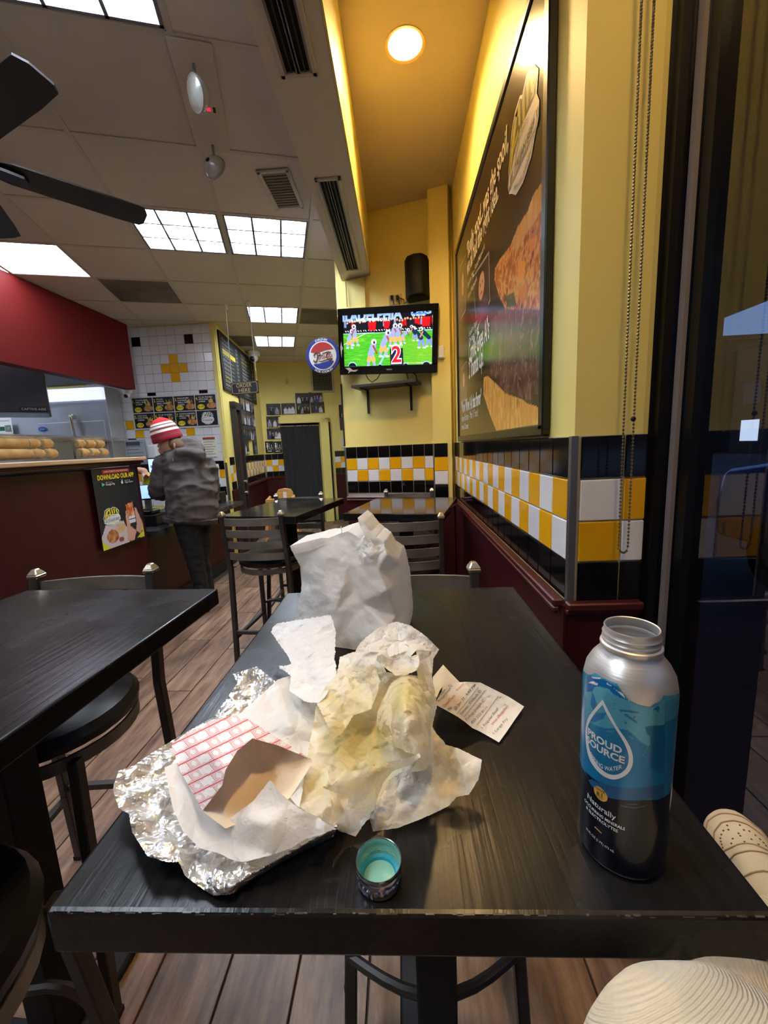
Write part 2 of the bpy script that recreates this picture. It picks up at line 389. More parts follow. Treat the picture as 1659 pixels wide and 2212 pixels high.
# ------------------------------------------------------------------ palette
YEL = M('wall_yellow', (232, 215, 128), .55, bump=(60, .15), noise=(1.5, .05))
YEL2 = M('alcove_ceiling_tan', (204, 188, 156), .7, bump=(50, .12))
MAR = M('maroon_panel', (60, 14, 18), .42, spec=.3, bump=(30, .12, (1, 1, .12)), noise=(6, .14, (3, 3, .4)))
MAR2 = M('maroon_trim', (74, 24, 23), .3, noise=(14, .25))
REDW = M('red_wall', (110, 25, 24), .6, spec=.25, bump=(50, .1))
TWHITE = M('tile_white', (226, 226, 230), .16, var=.03); TYEL = M('tile_yellow', (232, 170, 16), .16, var=.06); TBLK = M('tile_black', (12, 12, 15), .1, var=.2)
GROUT = M('grout', (170, 165, 155), .8); ALU = M('aluminium_trim', (150, 150, 152), .35, .9)
CEILT = M('ceiling_tile', (208, 198, 192), .9, bump=(130, .35), var=.05, noise=(2.2, .05)); CEILS = M('ceiling_tile_stained', (112, 104, 98), .9, bump=(130, .3), noise=(3, .35))
GRID = M('ceiling_grid', (196, 188, 178), .6); SOFF = M('soffit_grey', (214, 206, 194), .7, noise=(2, .04))
WHT = M('white_plastic', (225, 225, 222), .4); BLK = M('black_plastic', (14, 14, 15), .35); BLKM = M('black_matte', (16, 16, 18), .7); VOIDM = M('dark_void', (4, 4, 5), .9)
STEEL = M('stainless', (165, 168, 175), .36, .85, bump=(60, .08, (1, 12, 1)), noise=(4, .08)); HOODM = M('hood_steel', (74, 74, 78), .42, .8, noise=(3, .15))
CHAIRM = M('chair_metal', (128, 122, 114), .36, .5, noise=(9, .3), bump=(40, .08)); CHAIRD = M('chair_metal_dark', (66, 62, 60), .4, .45, noise=(9, .2)); CAPM = M('chair_cap_metal', (205, 196, 178), .22, .9)
VINYL = M('black_vinyl', (20, 20, 22), .33, bump=(120, .12)); COUNTER = M('counter_laminate', (58, 58, 60), .25, noise=(14, .5)); WOODL = M('light_wood', (200, 150, 84), .5, noise=(9, .15, (1, 1, 6)))
GLASS = None
def wood_table(name, bmp, r0, r1, spec):
    m = bpy.data.materials.new(name); m.use_nodes = True; nt = m.node_tree; N = nt.nodes; L = nt.links; p = N['Principled BSDF']
    t = N.new('ShaderNodeTexCoord'); mp = N.new('ShaderNodeMapping'); mp.inputs['Scale'].default_value = (60, 2.2, 60); L.new(t.outputs['Object'], mp.inputs[0])
    n = N.new('ShaderNodeTexNoise'); n.inputs['Scale'].default_value = 3.2; n.inputs['Detail'].default_value = 8; n.inputs['Distortion'].default_value = .5; L.new(mp.outputs[0], n.inputs['Vector'])
    w2 = N.new('ShaderNodeTexWave'); w2.bands_direction = 'X'; w2.inputs['Scale'].default_value = 9; w2.inputs['Distortion'].default_value = 6; w2.inputs['Detail'].default_value = 3
    m2 = N.new('ShaderNodeMapping'); m2.inputs['Scale'].default_value = (1.6, .35, 1); L.new(t.outputs['Object'], m2.inputs[0]); L.new(m2.outputs[0], w2.inputs['Vector'])
    mu = N.new('ShaderNodeMath'); mu.operation = 'MULTIPLY_ADD'; mu.inputs[1].default_value = .22; L.new(w2.outputs[0], mu.inputs[0]); L.new(n.outputs[0], mu.inputs[2])
    b = N.new('ShaderNodeBump'); b.inputs['Strength'].default_value = bmp; b.inputs['Distance'].default_value = .0012; L.new(mu.outputs[0], b.inputs['Height']); L.new(b.outputs[0], p.inputs['Normal'])
    cr = N.new('ShaderNodeValToRGB'); cr.color_ramp.elements[0].color = (.0045, .0045, .005, 1); cr.color_ramp.elements[1].color = (.014, .0135, .0135, 1); L.new(mu.outputs[0], cr.inputs[0]); L.new(cr.outputs[0], p.inputs['Base Color'])
    n3 = N.new('ShaderNodeTexNoise'); n3.inputs['Scale'].default_value = 9; n3.inputs['Detail'].default_value = 6; L.new(t.outputs['Object'], n3.inputs['Vector'])
    mr = N.new('ShaderNodeMapRange'); mr.inputs[1].default_value = .35; mr.inputs[2].default_value = .7; mr.inputs[3].default_value = r0; mr.inputs[4].default_value = r1; L.new(n3.outputs[0], mr.inputs[0]); L.new(mr.outputs[0], p.inputs['Roughness'])
    p.inputs['Specular IOR Level'].default_value = spec; return m
TABLE = wood_table('table_black_wood', .24, .2, .32, .25); TABLE2 = wood_table('table_black_gloss', .05, .08, .13, .5); TEDGE = M('table_worn_edge', (34, 27, 24), .3, noise=(40, .8, (1, 1, 1)), bump=(60, .5))
def plank_mat():
    m = bpy.data.materials.new('wood_look_plank'); m.use_nodes = True; nt = m.node_tree; N = nt.nodes; L = nt.links; p = N['Principled BSDF']
    t = N.new('ShaderNodeTexCoord'); oi = N.new('ShaderNodeObjectInfo'); ad = N.new('ShaderNodeVectorMath'); ad.operation = 'ADD'
    mu = N.new('ShaderNodeMath'); mu.operation = 'MULTIPLY'; mu.inputs[1].default_value = 40; L.new(oi.outputs['Random'], mu.inputs[0]); L.new(t.outputs['Object'], ad.inputs[0]); L.new(mu.outputs[0], ad.inputs[1])
    mp = N.new('ShaderNodeMapping'); mp.inputs['Scale'].default_value = (14, 2.2, 1); L.new(ad.outputs[0], mp.inputs[0])
    n = N.new('ShaderNodeTexNoise'); n.inputs['Scale'].default_value = 1.6; n.inputs['Detail'].default_value = 9; n.inputs['Roughness'].default_value = .65; L.new(mp.outputs[0], n.inputs['Vector'])
    cr = N.new('ShaderNodeValToRGB'); e = cr.color_ramp.elements; e[0].position = .3; e[0].color = lin(74, 56, 46)+(1,); e[1].position = .72; e[1].color = lin(172, 140, 116)+(1,)
    k = e.new(.5); k.color = lin(128, 100, 82)+(1,); L.new(n.outputs[0], cr.inputs[0])
    hs = N.new('ShaderNodeHueSaturation'); mr = N.new('ShaderNodeMapRange'); mr.inputs[3].default_value = .78; mr.inputs[4].default_value = 1.18; L.new(oi.outputs['Random'], mr.inputs[0]); L.new(mr.outputs[0], hs.inputs['Value']); L.new(cr.outputs[0], hs.inputs['Color'])
    L.new(hs.outputs[0], p.inputs['Base Color']); p.inputs['Roughness'].default_value = .42
    b = N.new('ShaderNodeBump'); b.inputs['Strength'].default_value = .3; b.inputs['Distance'].default_value = .002; L.new(n.outputs[0], b.inputs['Height']); L.new(b.outputs[0], p.inputs['Normal']); return m
PLANK = plank_mat()
def glass_mat(name, tint=(1, 1, 1), rough=0, refl=1.45):
    m = bpy.data.materials.new(name); m.use_nodes = True; nt = m.node_tree; N = nt.nodes; L = nt.links; N.remove(N['Principled BSDF'])
    tr = N.new('ShaderNodeBsdfTransparent'); tr.inputs[0].default_value = tint+(1,); gl = N.new('ShaderNodeBsdfGlossy'); gl.inputs['Roughness'].default_value = rough
    
    g = N.new('ShaderNodeNewGeometry'); dt = N.new('ShaderNodeVectorMath'); dt.operation = 'DOT_PRODUCT'; L.new(g.outputs['Incoming'], dt.inputs[0]); L.new(g.outputs['Normal'], dt.inputs[1]); r0 = ((refl-1)/(refl+1))**2
    def op(o, a, b, c=None):
        n = N.new('ShaderNodeMath'); n.operation = o
        for i, q in enumerate((a, b, c)):
            if q is not None: (L.new(q, n.inputs[i]) if not isinstance(q, (int, float)) else setattr(n.inputs[i], 'default_value', q))
        return n.outputs[0]
    fz_ = op('MULTIPLY_ADD', op('POWER', op('SUBTRACT', 1.0, op('ABSOLUTE', dt.outputs['Value'], 0)), 5.0), 1-r0, r0)
    mx = N.new('ShaderNodeMixShader'); L.new(fz_, mx.inputs[0]); L.new(tr.outputs[0], mx.inputs[1]); L.new(gl.outputs[0], mx.inputs[2]); L.new(mx.outputs[0], N['Material Output'].inputs[0]); return m
WGLASS = glass_mat('window_glass', (.78, .8, .82), 0, 2.4); PRINT = M('print', rough=.45, attr='Col'); PRINTG = M('print_gloss', rough=.22, attr='Col', spec=.6)
def txm(r, g, b, e=0): return M('ink_%d_%d_%d_%d' % (r, g, b, int(e*10)), (r, g, b), .5, emit=(r, g, b) if e else None, es=e)
# ------------------------------------------------------------------ the setting
def st(name, mb, mat, **k): return tag(mb.build(name, mat, **k), kind='structure')
floor = st('floor', MB().box((-2.6, 3, -.06), (7.6, 12.4, .1)), M('floor_grout', (52, 42, 36), .8))
PW, PL = .2, 1.2
plank = MB().box((0, 0, 0), (PW-.006, PL-.006, .012)).mesh('plank', PLANK, bevel=.0015)
for i in range(-18, 6):
    off = (i*.437) % 1.0*PL
    for j in range(-1, 7):
        x = -.34+.1+i*PW; y = off+j*PL
        if y > 8.2 or x < -3.6 or (x < -2.2 and y < 4.9) or x > .75: continue
        obj('plank', plank, floor, (x, y, -.006))
CE = 3.05; CA = math.radians(16.0); E1 = np.array([math.cos(CA), math.sin(CA)]); E2 = np.array([-math.sin(CA), math.cos(CA)]); O0 = np.array([-1.001, 2.426]); CS = .62
def cell(i, j): return O0+E1*((i+.5)*CS)+E2*((j+.5)*CS)
def clip(poly, a, b, c):                      # keep a*x+b*y<=c
    out = []
    for k in range(len(poly)):
        p, q = poly[k], poly[(k+1) % len(poly)]; dp, dq = a*p[0]+b*p[1]-c, a*q[0]+b*q[1]-c
        if dp <= 0: out.append(p)
        if dp*dq < 0: t = dp/(dp-dq); out.append((p[0]+(q[0]-p[0])*t, p[1]+(q[1]-p[1])*t))
    return out
XS = -.44
ceiling = st('ceiling', MB().box((-3.22, 3, CE+.28), (5.56, 12.4, .04)), M('plenum', (70, 66, 62), .9))
FIX = {(-1, -2): 't', (0, 1): 't', (-1, 1): 't', (-4, 2): 'f', (-3, 2): 'f', (0, 4): 't', (0, 6): 't', (-2, -4): 't', (-4, -5): 't', (-5, -1): 't', (-6, 4): 't'}
_p = at(310, 628, z=CE)[:2]-O0; ST1 = (int(math.floor(_p@E1/CS)), int(math.floor(_p@E2/CS)))
_p = at(700, 690, z=CE)[:2]-O0; ST2 = (int(math.floor(_p@E1/CS)), int(math.floor(_p@E2/CS)))
_p = at(520, 742, z=CE)[:2]-O0; ST3 = (int(math.floor(_p@E1/CS)), int(math.floor(_p@E2/CS)))
def within(poly):
    for a, b, c in ((1, 0, XS-.006), (-1, 0, 5.98), (0, 1, 8.8), (0, -1, 2.9)):
        if len(poly) > 2: poly = clip(poly, a, b, c)
    return poly
for i in range(-10, 5):
    for j in range(-10, 12):
        if (i, j) in FIX: continue
        g = .011; c0 = O0+E1*i*CS+E2*j*CS
        q = [c0+E1*g+E2*g, c0+E1*(CS-g)+E2*g, c0+E1*(CS-g)+E2*(CS-g), c0+E1*g+E2*(CS-g)]
        q = within([(float(a[0]), float(a[1])) for a in q])
        if len(q) < 3 or abs(sum(q[k][0]*q[k-1][1]-q[k-1][0]*q[k][1] for k in range(len(q))))/2 < .004: continue
        MB().prism(q, CE+.003, CE+.02).build('ceiling_tile', CEILS if (i, j) in (ST1, ST2, ST3) else CEILT, ceiling)
for d1, d2, rng, zo in ((E1, E2, range(-10, 12), 0), (E2, E1, range(-10, 6), .0012)):
    for k in rng:
        a = O0+d2*k*CS-d1*8; b = O0+d2*k*CS+d1*10; q = within([tuple(a-d2*.012), tuple(b-d2*.012), tuple(b+d2*.012), tuple(a+d2*.012)])
        if len(q) > 2: MB().prism([(float(x), float(y)) for x, y in q], CE-.002-zo, CE+.006+zo).build('grid_runner', GRID, ceiling)
# bulkhead with the slot diffusers and alcove ceiling
ZS, ZA, XB = 2.83, 3.3, -.2
soffit = st('trim_1', MB().box(((XS+XB)/2-.001, .5, (ZS+3.36)/2), (XB-XS, 6.6, 3.36-ZS)), SOFF)
MB().box((XB+.004, .5, (ZS+ZA)/2+.002), (.008, 6.6, ZA-ZS)).build('soffit_face', YEL, soffit)
alc = st('ceiling.001', MB().box((.3, .3, ZA+.03), (1.0, 7, .06)), YEL2)
XW = .456; YC = 1.10; ZT, ZB = 1.438, .986
TVA = np.array([-.495, 3.717]); TVB = np.array([.40, 3.458]); TVD = (TVB-TVA)/np.linalg.norm(TVB-TVA); TVANG = math.atan2(TVD[1], TVD[0])
def tv(s, d, z): p = TVA+TVD*s+np.array([TVD[1], -TVD[0]])*d; return (p[0], p[1], z)      # along the screen wall, distance in front, height
def atp(px, py, P, D, d=0):
    """photo pixel onto a vertical plane through P with horizontal direction D (d = distance in front)"""
    n = np.array([D[1], -D[0], 0]); r = cF+cR*(px-FW/2)/FPX-cU*(py-FH/2)/FPX; P3 = np.array([P[0], P[1], 0])+n*d
    return CAM+r*(((P3-CAM)@n)/(r@n))
wall_right = st('wall_right', MB().box((XW+.093, (YC+3.75)/2, 1.66), (.186, 3.75-YC, 3.3)), YEL)
wall_back = st('wall_back', MB().box(tv(.5, -.1, 1.66), (1.0, .2, 3.3), rz=TVANG), YEL)
MB().box(tv(.905, .055, 1.66), (.15, .11, 3.28), rz=TVANG).build('pilaster', YEL, wall_back)
MB().box(tv(.14, .012, 2.45), (.26, .03, .72), rz=TVANG).build('column_face', YEL, wall_back)
MB().box(tv(-.004, -.03, 1.72), (.012, .07, .54), rz=TVANG).build('dark_edge', BLKM, wall_back)
FA, FB = np.array([-2.62, 7.73]), np.array([-.2, 8.39]); FD = (FB-FA)/np.linalg.norm(FB-FA); FANG = math.atan2(FD[1], FD[0])
HA, HB = np.array([-2.27, 5.32]), np.array([-2.58, 7.76]); HD = (HB-HA)/np.linalg.norm(HB-HA); HANG = math.atan2(HD[1], HD[0])
def fw(s, d, z): p = FA+FD*s+np.array([FD[1], -FD[0]])*d; return (p[0], p[1], z)
def hw(s, d, z): p = HA+HD*s+np.array([HD[1], -HD[0]])*d; return (p[0], p[1], z)
wall_far = st('wall_far', MB().box(fw(1.3, -.1, 1.6), (2.8, .2, 3.2), rz=FANG), YEL)
wall_hall = st('wall_hall', MB().box(hw(1.35, -.1, 1.6), (2.6, .2, 3.2), rz=HANG), YEL)
wall_kitchen = st('wall_kitchen', MB().box((-4.02, 5.41, 1.6), (3.44, .2, 3.2)), M('pier_yellow', (228, 212, 110), .5))
wall_left = st('wall_left', MB().box((-6.05, 3, 1.6), (.1, 12.4, 3.2)), TWHITE)
wall_rear = st('wall_rear', MB().box((-2.6, -2.95, 1.6), (7.2, .1, 3.4)), M('rear_cream', (232, 224, 196), .6))
wall_hallright = st('wall_side', MB().box((-.25, 6.2, 1.6), (.12, 4.4, 3.2)), YEL)
# red fascia over the counter
redw = st('trim_2', MB().box((-3.36, 1.6, 2.66), (.12, 7.18, .77)), REDW)
# wainscots, chair rails, baseboards
def rail(parent, p, ang, L):
    o = MB().box((0, .004, 0), (L, .03, .022)).box((0, .01, -.018), (L, .018, .016)).build('chair_rail', MAR2, parent, bevel=.004); o.location = p; o.rotation_euler = (0, 0, ang)
w1 = st('trim_3', MB().box((XW-.01, (YC+3.45)/2-.005, ZB/2), (.02, 3.45-YC+.01, ZB-.02)).box((XW+.085, YC-.01, ZB/2), (.185, .02, ZB-.02)), MAR)
rail(w1, (XW-.026, 2.27, ZB-.005), PI/2, 2.34); rail(w1, (XW+.082, YC-.028, ZB-.005), 0, .2)
w2 = st('trim_4', MB().box(tv(.42, .01, ZB/2), (.84, .02, ZB-.02), rz=TVANG).box(tv(.91, .112, ZB/2), (.17, .02, ZB-.02), rz=TVANG).box(tv(.822, .06, ZB/2), (.02, .12, ZB-.02), rz=TVANG), MAR); rail(w2, tv(.41, .02, ZB-.005), TVANG+PI, .82); rail(w2, tv(.9, .122, ZB-.005), TVANG+PI, .14)
MB().box(tv(.42, .02, .06), (.84, .03, .12), rz=TVANG).build('baseboard', BLKM, w2); MB().box((XW-.028, 2.3, .05), (.02, 2.3, .1)).build('baseboard', BLKM, w1)
# ---- tiles
TS = .1115
tile_me = {}
def tile_mesh(col, w=TS-.004, h=TS-.004):
    k = (id(col), round(w, 4), round(h, 4))
    if k not in tile_me: tile_me[k] = MB().box((0, 0, 0), (w, .008, h)).mesh('tile', col, bevel=.0022)
    return tile_me[k]
def band(parent, P, ang, n, ztop, size, rows, out, first=0, wlast=None):
    """rows of tiles along direction ang from P; `out` = unit normal; rows = colour functions of column"""
    D = np.array([math.cos(ang), math.sin(ang)])
    for r, fn in enumerate(rows):
        for c in range(n):
            w_ = size if not (wlast and c == n-1) else wlast
            p = np.array(P)+D*(c*size+w_/2)+np.array(out)*.005
            o = obj('tile', tile_mesh(fn(c), w_-.004, size-.004), parent, (p[0], p[1], ztop-size*(r+.5)), ang)
blk = lambda c: TBLK
def chk(k): return lambda c: TYEL if (c+k) % 2 == 0 else TWHITE
def backing(parent, c, d, rz=0): MB().box(c, d, rz=rz).build('grout', GROUT, parent)
S4 = (ZT-ZB)/4
# right wall: columns start at the window corner and run away
nR = int((3.43-YC)/S4)+1
band(wall_right, (XW, YC+.012), PI/2, nR, ZT, S4, [blk, chk(0), chk(1), blk], (-1, 0), wlast=.06); backing(wall_right, (XW-.001, (YC+3.43)/2, (ZT+ZB)/2), (.004, 3.43-YC, ZT-ZB))
band(wall_right, (XW+.014, YC), 0, 2, ZT, S4, [blk, chk(1), chk(0), blk], (0, -1), wlast=.06); backing(wall_right, (XW+.09, YC-.001, (ZT+ZB)/2), (.178, .004, ZT-ZB))
MB().box((XW-.003, YC-.003, (ZT+ZB)/2), (.018, .018, ZT-ZB+.002)).build('corner_trim', ALU, wall_right)
band(wall_back, tv(.006, 0, 0)[:2], TVANG, 8, ZT, .1035, [blk, chk(0), chk(1), blk], (TVD[1], -TVD[0]))
for o in wall_back.children:
    if o.name.startswith('tile'): pass
backing(wall_back, tv(.42, .001, (ZT+ZB)/2), (.84, .004, ZT-ZB), TVANG)
band(wall_back, tv(.837, .11, 0)[:2], TVANG, 1, ZT, .112, [blk, chk(0), chk(1), blk], (TVD[1], -TVD[0]))
MB().box(tv(.832, .112, (ZT+ZB)/2), (.01, .012, ZT-ZB), rz=TVANG).build('corner_trim', ALU, wall_back); MB().box(tv(-.002, .004, (ZT+ZB)/2), (.01, .014, ZT-ZB), rz=TVANG).build('corner_trim', ALU, wall_back)
# far hall band
def fz(px, py): return atp(px, py, FA, FD)
zt_f = 1.436-.0; zt_f = float(fz(590, 982)[2]); zb_f = float(fz(590, 1030)[2]); SF = .1115
zt_f = float(fz(600, 980)[2]); sL = float((fz(614, 1000)[:2]-FA)@FD); sR = float((fz(722, 1000)[:2]-FA)@FD)
band(wall_far, fw(sL-5*SF, 0, 0)[:2], FANG, 5, zt_f, SF, [blk, chk(0), chk(1), blk], (FD[1], -FD[0])); backing(wall_far, fw(sL-2.5*SF, .001, zt_f-2*SF), (5*SF, .004, 4*SF), FANG)
band(wall_far, fw(sR+.02, 0, 0)[:2], FANG, 4, zt_f, SF, [blk, chk(1), chk(0), blk], (FD[1], -FD[0])); backing(wall_far, fw(sR+.02+2*SF, .001, zt_f-2*SF), (4*SF, .004, 4*SF), FANG)
ww = st('trim_5', MB().box(fw(sL/2, .01, (zt_f-4*SF)/2), (sL, .02, zt_f-4*SF), rz=FANG).box(fw(sR+.52, .01, (zt_f-4*SF)/2), (1, .02, zt_f-4*SF), rz=FANG), MAR)
rail(ww, fw(sL/2, .02, zt_f-4*SF), FANG+PI, sL); rail(ww, fw(sR+.52, .02, zt_f-4*SF), FANG+PI, 1)
MB().box(fw(sR+.52, .022, .06), (1, .024, .12), rz=FANG).build('baseboard', BLKM, ww)
hs = lambda px, py=1000: float((atp(px, py, HA, HD)[:2]-HA)@HD)
s1, s2 = hs(524), 2.38; zt_h = zt_f
nh = int((s2-s1)/SF); band(wall_hall, hw(s1, 0, 0)[:2], HANG, nh, zt_h, SF, [blk, chk(0), chk(1), blk], (HD[1], -HD[0])); backing(wall_hall, hw((s1+s2)/2, .001, zt_h-2*SF), (s2-s1, .004, 4*SF), HANG)
band(wall_hall, hw(.07, 0, 0)[:2], HANG, 2, zt_h, SF, [blk, chk(1), chk(0), blk], (HD[1], -HD[0])); backing(wall_hall, hw(.07+SF, .001, zt_h-2*SF), (2*SF, .004, 4*SF), HANG)
wh = st('trim_6', MB().box(hw((s1+s2)/2, .01, (zt_h-4*SF)/2), (s2-s1, .02, zt_h-4*SF), rz=HANG).box(hw(.17, .01, (zt_h-4*SF)/2), (.26, .02, zt_h-4*SF), rz=HANG), MAR); rail(wh, hw((s1+s2)/2, .02, zt_h-4*SF), HANG+PI, s2-s1)
# white tiled kitchen pier
KT = .1135; KZ0 = .83; KX1 = -2.265
band_rows = 20; black = {(3, 1), (9, 1), (4, 7), (10, 7), (10, 13), (1, 12), (-1, 7)}; yel = {(7, 3), (6, 4), (7, 4), (8, 4), (7, 5), (1, 10), (2, 11), (8, 11)}
def ktile(c, r):
    if r >= 15: return {15: TBLK, 16: TYEL if c % 2 else TWHITE, 17: TWHITE if c % 2 else TYEL, 18: TBLK, 19: TWHITE}[r]
    return TBLK if (c, r) in black else TYEL if (c, r) in yel else TWHITE
for r in range(20):
    for c in range(-3, 12):
        x = KX1-.11-(11-c)*KT
        obj('tile', tile_mesh(ktile(c, r), KT-.004, KT-.004), wall_kitchen, (x, 5.305, 3.04-KT*(r+.5)), 0)
MB().box((-4.75, 5.3, 2.72), (2.0, .03, .66)).build('steel_fascia', HOODM, wall_kitchen)
backing(wall_kitchen, (KX1-.055-7.5*KT, 5.309, 3.04-10*KT), (15*KT, .004, 20*KT))
MB().box((KX1-.027, 5.303, 2.2), (.052, .012, 1.68)).build('pier_edge', YEL, wall_kitchen); MB().box((KX1-.027, 5.3, 1.06), (.03, .012, .5)).build('corner_trim', ALU, wall_kitchen)
# door in the hall wall
d1, d2 = hs(509), hs(521); door = st('door_1', MB().box(hw((d1+d2)/2, .02, 1.02), (d2-d1-.1, .03, 2.0), rz=HANG), M('door_red_brown', (118, 44, 34), .4, noise=(3, .1)))
fr = MB(); [fr.box(hw(s_, .035, 1.04), (.07, .07, 2.1), rz=HANG) for s_ in (d1+.02, d2-.02)]; fr.box(hw((d1+d2)/2, .035, 2.08), (d2-d1+.03, .07, .1), rz=HANG); fr.build('door_frame', M('door_frame_dark', (40, 38, 38), .5), door)
for zz in (1.02, .86): MB().tube([hw(d2-.12, .04, zz), hw(d2-.12, .09, zz), hw(d2-.2, .1, zz-.01)], .012).build('door_handle', CAPM, door)
# ---- window: jamb, mullion, glass, sill
FRAME = M('window_frame_dark', (17, 16, 17), .42, .3)
window = st('window_1', MB().box((.72, YC+.035, 1.65), (.18, .07, 3.3)).box((.71, -.85, 3.2), (.06, 3.86, .2)).box((.73, -.85, .09), (.06, 3.86, .18)).box((.71, -2.8, 1.65), (.1, .1, 3.3)), FRAME)
MB().box((.662, YC-.012, 1.65), (.02, .024, 3.28)).build('stop_bead', FRAME, window); MB().box((.696, 1.02, 1.65), (.02, .03, 3.0)).build('glazing_bead', M('mullion_dark', (24, 24, 26), .35, .5), window)
MB().box((.688, 1.065, 1.65), (.01, .02, 3.28)).build('silver_bead', M('bead_grey', (150, 142, 142), .5, .3), window)
p_ = MB().add([(.706, YC, .18), (.706, -2.75, .18), (.706, -2.75, 3.1), (.706, YC, 3.1)], [(0, 1, 2, 3)]).build('pane', WGLASS, window, fixn=False)
MB().box((.66, -.85, .16), (.08, 3.8, .03)).build('sill', FRAME, window, bevel=.004)
# ------------------------------------------------------------------ ceiling fixtures
LAMP = M('lamp_tube', (245, 250, 255), emit=(228, 240, 255), es=TROFFER_STR); LENS = M('flat_lens', (245, 248, 255), emit=(225, 236, 255), es=FLAT_STR); LOUV = M('louver_grey', (120, 124, 134), .35, .3)
LBL = {(-1, -2): 'square louvered ceiling light, nearest, at the top edge of the photo', (0, 1): 'square louvered ceiling light, right one of the pair beside the fan blade',
       (-1, 1): 'square louvered ceiling light, left one of the pair at the fan blade tip', (0, 4): 'small louvered ceiling light before the hanging order sign chain', (0, 6): 'farthest louvered ceiling light, behind the chain of the order sign',
       (-3, 2): 'flat white ceiling light panel above the red fascia', (-2, -4): 'square louvered ceiling light above the viewer, nearest the front table', (-4, -5): 'square louvered ceiling light behind the viewer, in the middle', (-5, -1): 'square louvered ceiling light behind the viewer, far left', (-6, 4): 'square louvered ceiling light over the kitchen behind the red fascia'}
for (i, j), k in FIX.items():
    if (i, j) == (-4, 2): continue
    w_, c = (CS, cell(i, j)) if k == 't' else (2*CS, (cell(-3, 2)+cell(-4, 2))/2)
    t = thing('ceiling_light', LBL[(i, j)], 'ceiling light', (c[0], c[1], CE), CA, 'louvered ceiling lights' if k == 't' else None)
    a, b = w_/2-.016, CS/2-.016; zz = .085 if k == 't' else .03
    h = MB().box((0, 0, zz+.004), (2*a, 2*b, .006))
    for s in (-1, 1): h.box((s*a, 0, zz/2), (.006, 2*b, zz)).box((0, s*b, zz/2), (2*a, .006, zz))
    h.build('housing', GRID, t)
    if k == 't':
        for x in (-.19, 0, .19): MB().box((x, 0, .066), (.12, 2*b-.05, .012)).build('lamp_tube', LAMP, t)
        for s in (-1, 1):
            MB().prism([(-.001-.006, .0), (.007, 0), (.001, .05), (-.001, .05)], -b+.004, b-.004, lambda x, y, z, s=s: (s*.1+x, z, y)).build('louver_blade', LOUV, t)
            MB().prism([(-.007, 0), (.007, 0), (.001, .05), (-.001, .05)], -a+.004, a-.004, lambda x, y, z, s=s: (z, s*.1+x, y)).build('louver_blade', LOUV, t)
        fr = MB()
        for s in (-1, 1): fr.box((s*(a-.008), 0, .02), (.014, 2*b-.006, .04)).box((0, s*(b-.008), .02), (2*a-.006, .014, .04))
        fr.build('frame', LOUV, t)
    else: MB().box((0, 0, .006), (2*a-.02, 2*b-.02, .006)).build('diffuser', LENS, t)
# recessed can in the alcove
def can_light(x, y, label, power=1):
    t = thing('recessed_light', label, 'ceiling light', (x, y, ZA))
    MB().lathe([(.082, .0), (.095, -.004), (.095, .0)], n=32).build('trim_ring', M('can_ring', (220, 180, 110), .4), t, smooth=True)
    MB().lathe([(.08, -.001), (.0, -.0035)], n=24).build('lamp', M('can_lamp', (255, 240, 190), emit=(255, 226, 140), es=CAN_STR), t)
    l = bpy.data.lights.new('can_beam', 'SPOT'); l.energy = CAN_W*power; l.color = (1, .64, .27); l.spot_size = 2.7; l.spot_blend = .6; l.shadow_soft_size = .07
    o = bpy.data.objects.new('can_beam', l); link(o, t); o.location = (0, 0, -.02)
can_light(.095, 2.259, 'round recessed ceiling light glowing warm in the yellow alcove'); can_light(.2, .05, 'round recessed ceiling light in the alcove above the viewer', .8)
# slot diffusers and return grille
for k, (y0, y1) in enumerate(((1.02, 1.77), (2.36, 3.5))):
    t = thing('slot_vent', ('long double-slot air vent in the grey bulkhead, nearer one at the top', 'long double-slot air vent in the grey bulkhead, farther one above the television')[k], 'vent', (-.325, (y0+y1)/2, ZS), 0, 'slot vents')
    L = y1-y0; f = MB()
    for s in (-1, 1): f.box((s*.06, 0, -.006), (.02, L, .012)).box((0, s*(L/2-.01), -.006), (.14, .02, .012))
    f.build('frame', GRID, t, bevel=.003); MB().box((0, 0, -.001), (.1, L-.03, .002)).build('dark_slot', VOIDM, t)
    for x in (-.05, -.002, .002, .05): MB().box((x, 0, -.006), (.012, L-.036, .01)).build('slat', M('vent_slat', (128, 122, 114), .4, .3), t)
    for x in (-.026, .026): MB().box((x, 0, -.004), (.006, L-.036, .006)).build('slat', M('vent_slat_dark', (40, 40, 42), .4, .4), t)
g = (at(548, 370, z=CE)+at(625, 362, z=CE)+at(655, 447, z=CE)+at(600, 449, z=CE))/4
t = thing('return_grille', 'small ribbed return air grille in the ceiling beside the bulkhead', 'vent', (g[0], g[1], CE-.002), 0)
f = MB()
for s in (-1, 1): f.box((s*.085, 0, -.005), (.025, .39, .01)).box((0, s*.185, -.005), (.19, .025, .01))
f.build('frame', GRID, t, bevel=.002); MB().box((0, 0, -.001), (.16, .36, .002)).build('backing', M('grille_back', (92, 86, 80), .8), t)
for k in range(13): MB().box((0, -.16+k*.0267, -.004), (.15, .012, .006)).build('slat', M('grille_slat', (134, 126, 116), .6), t)
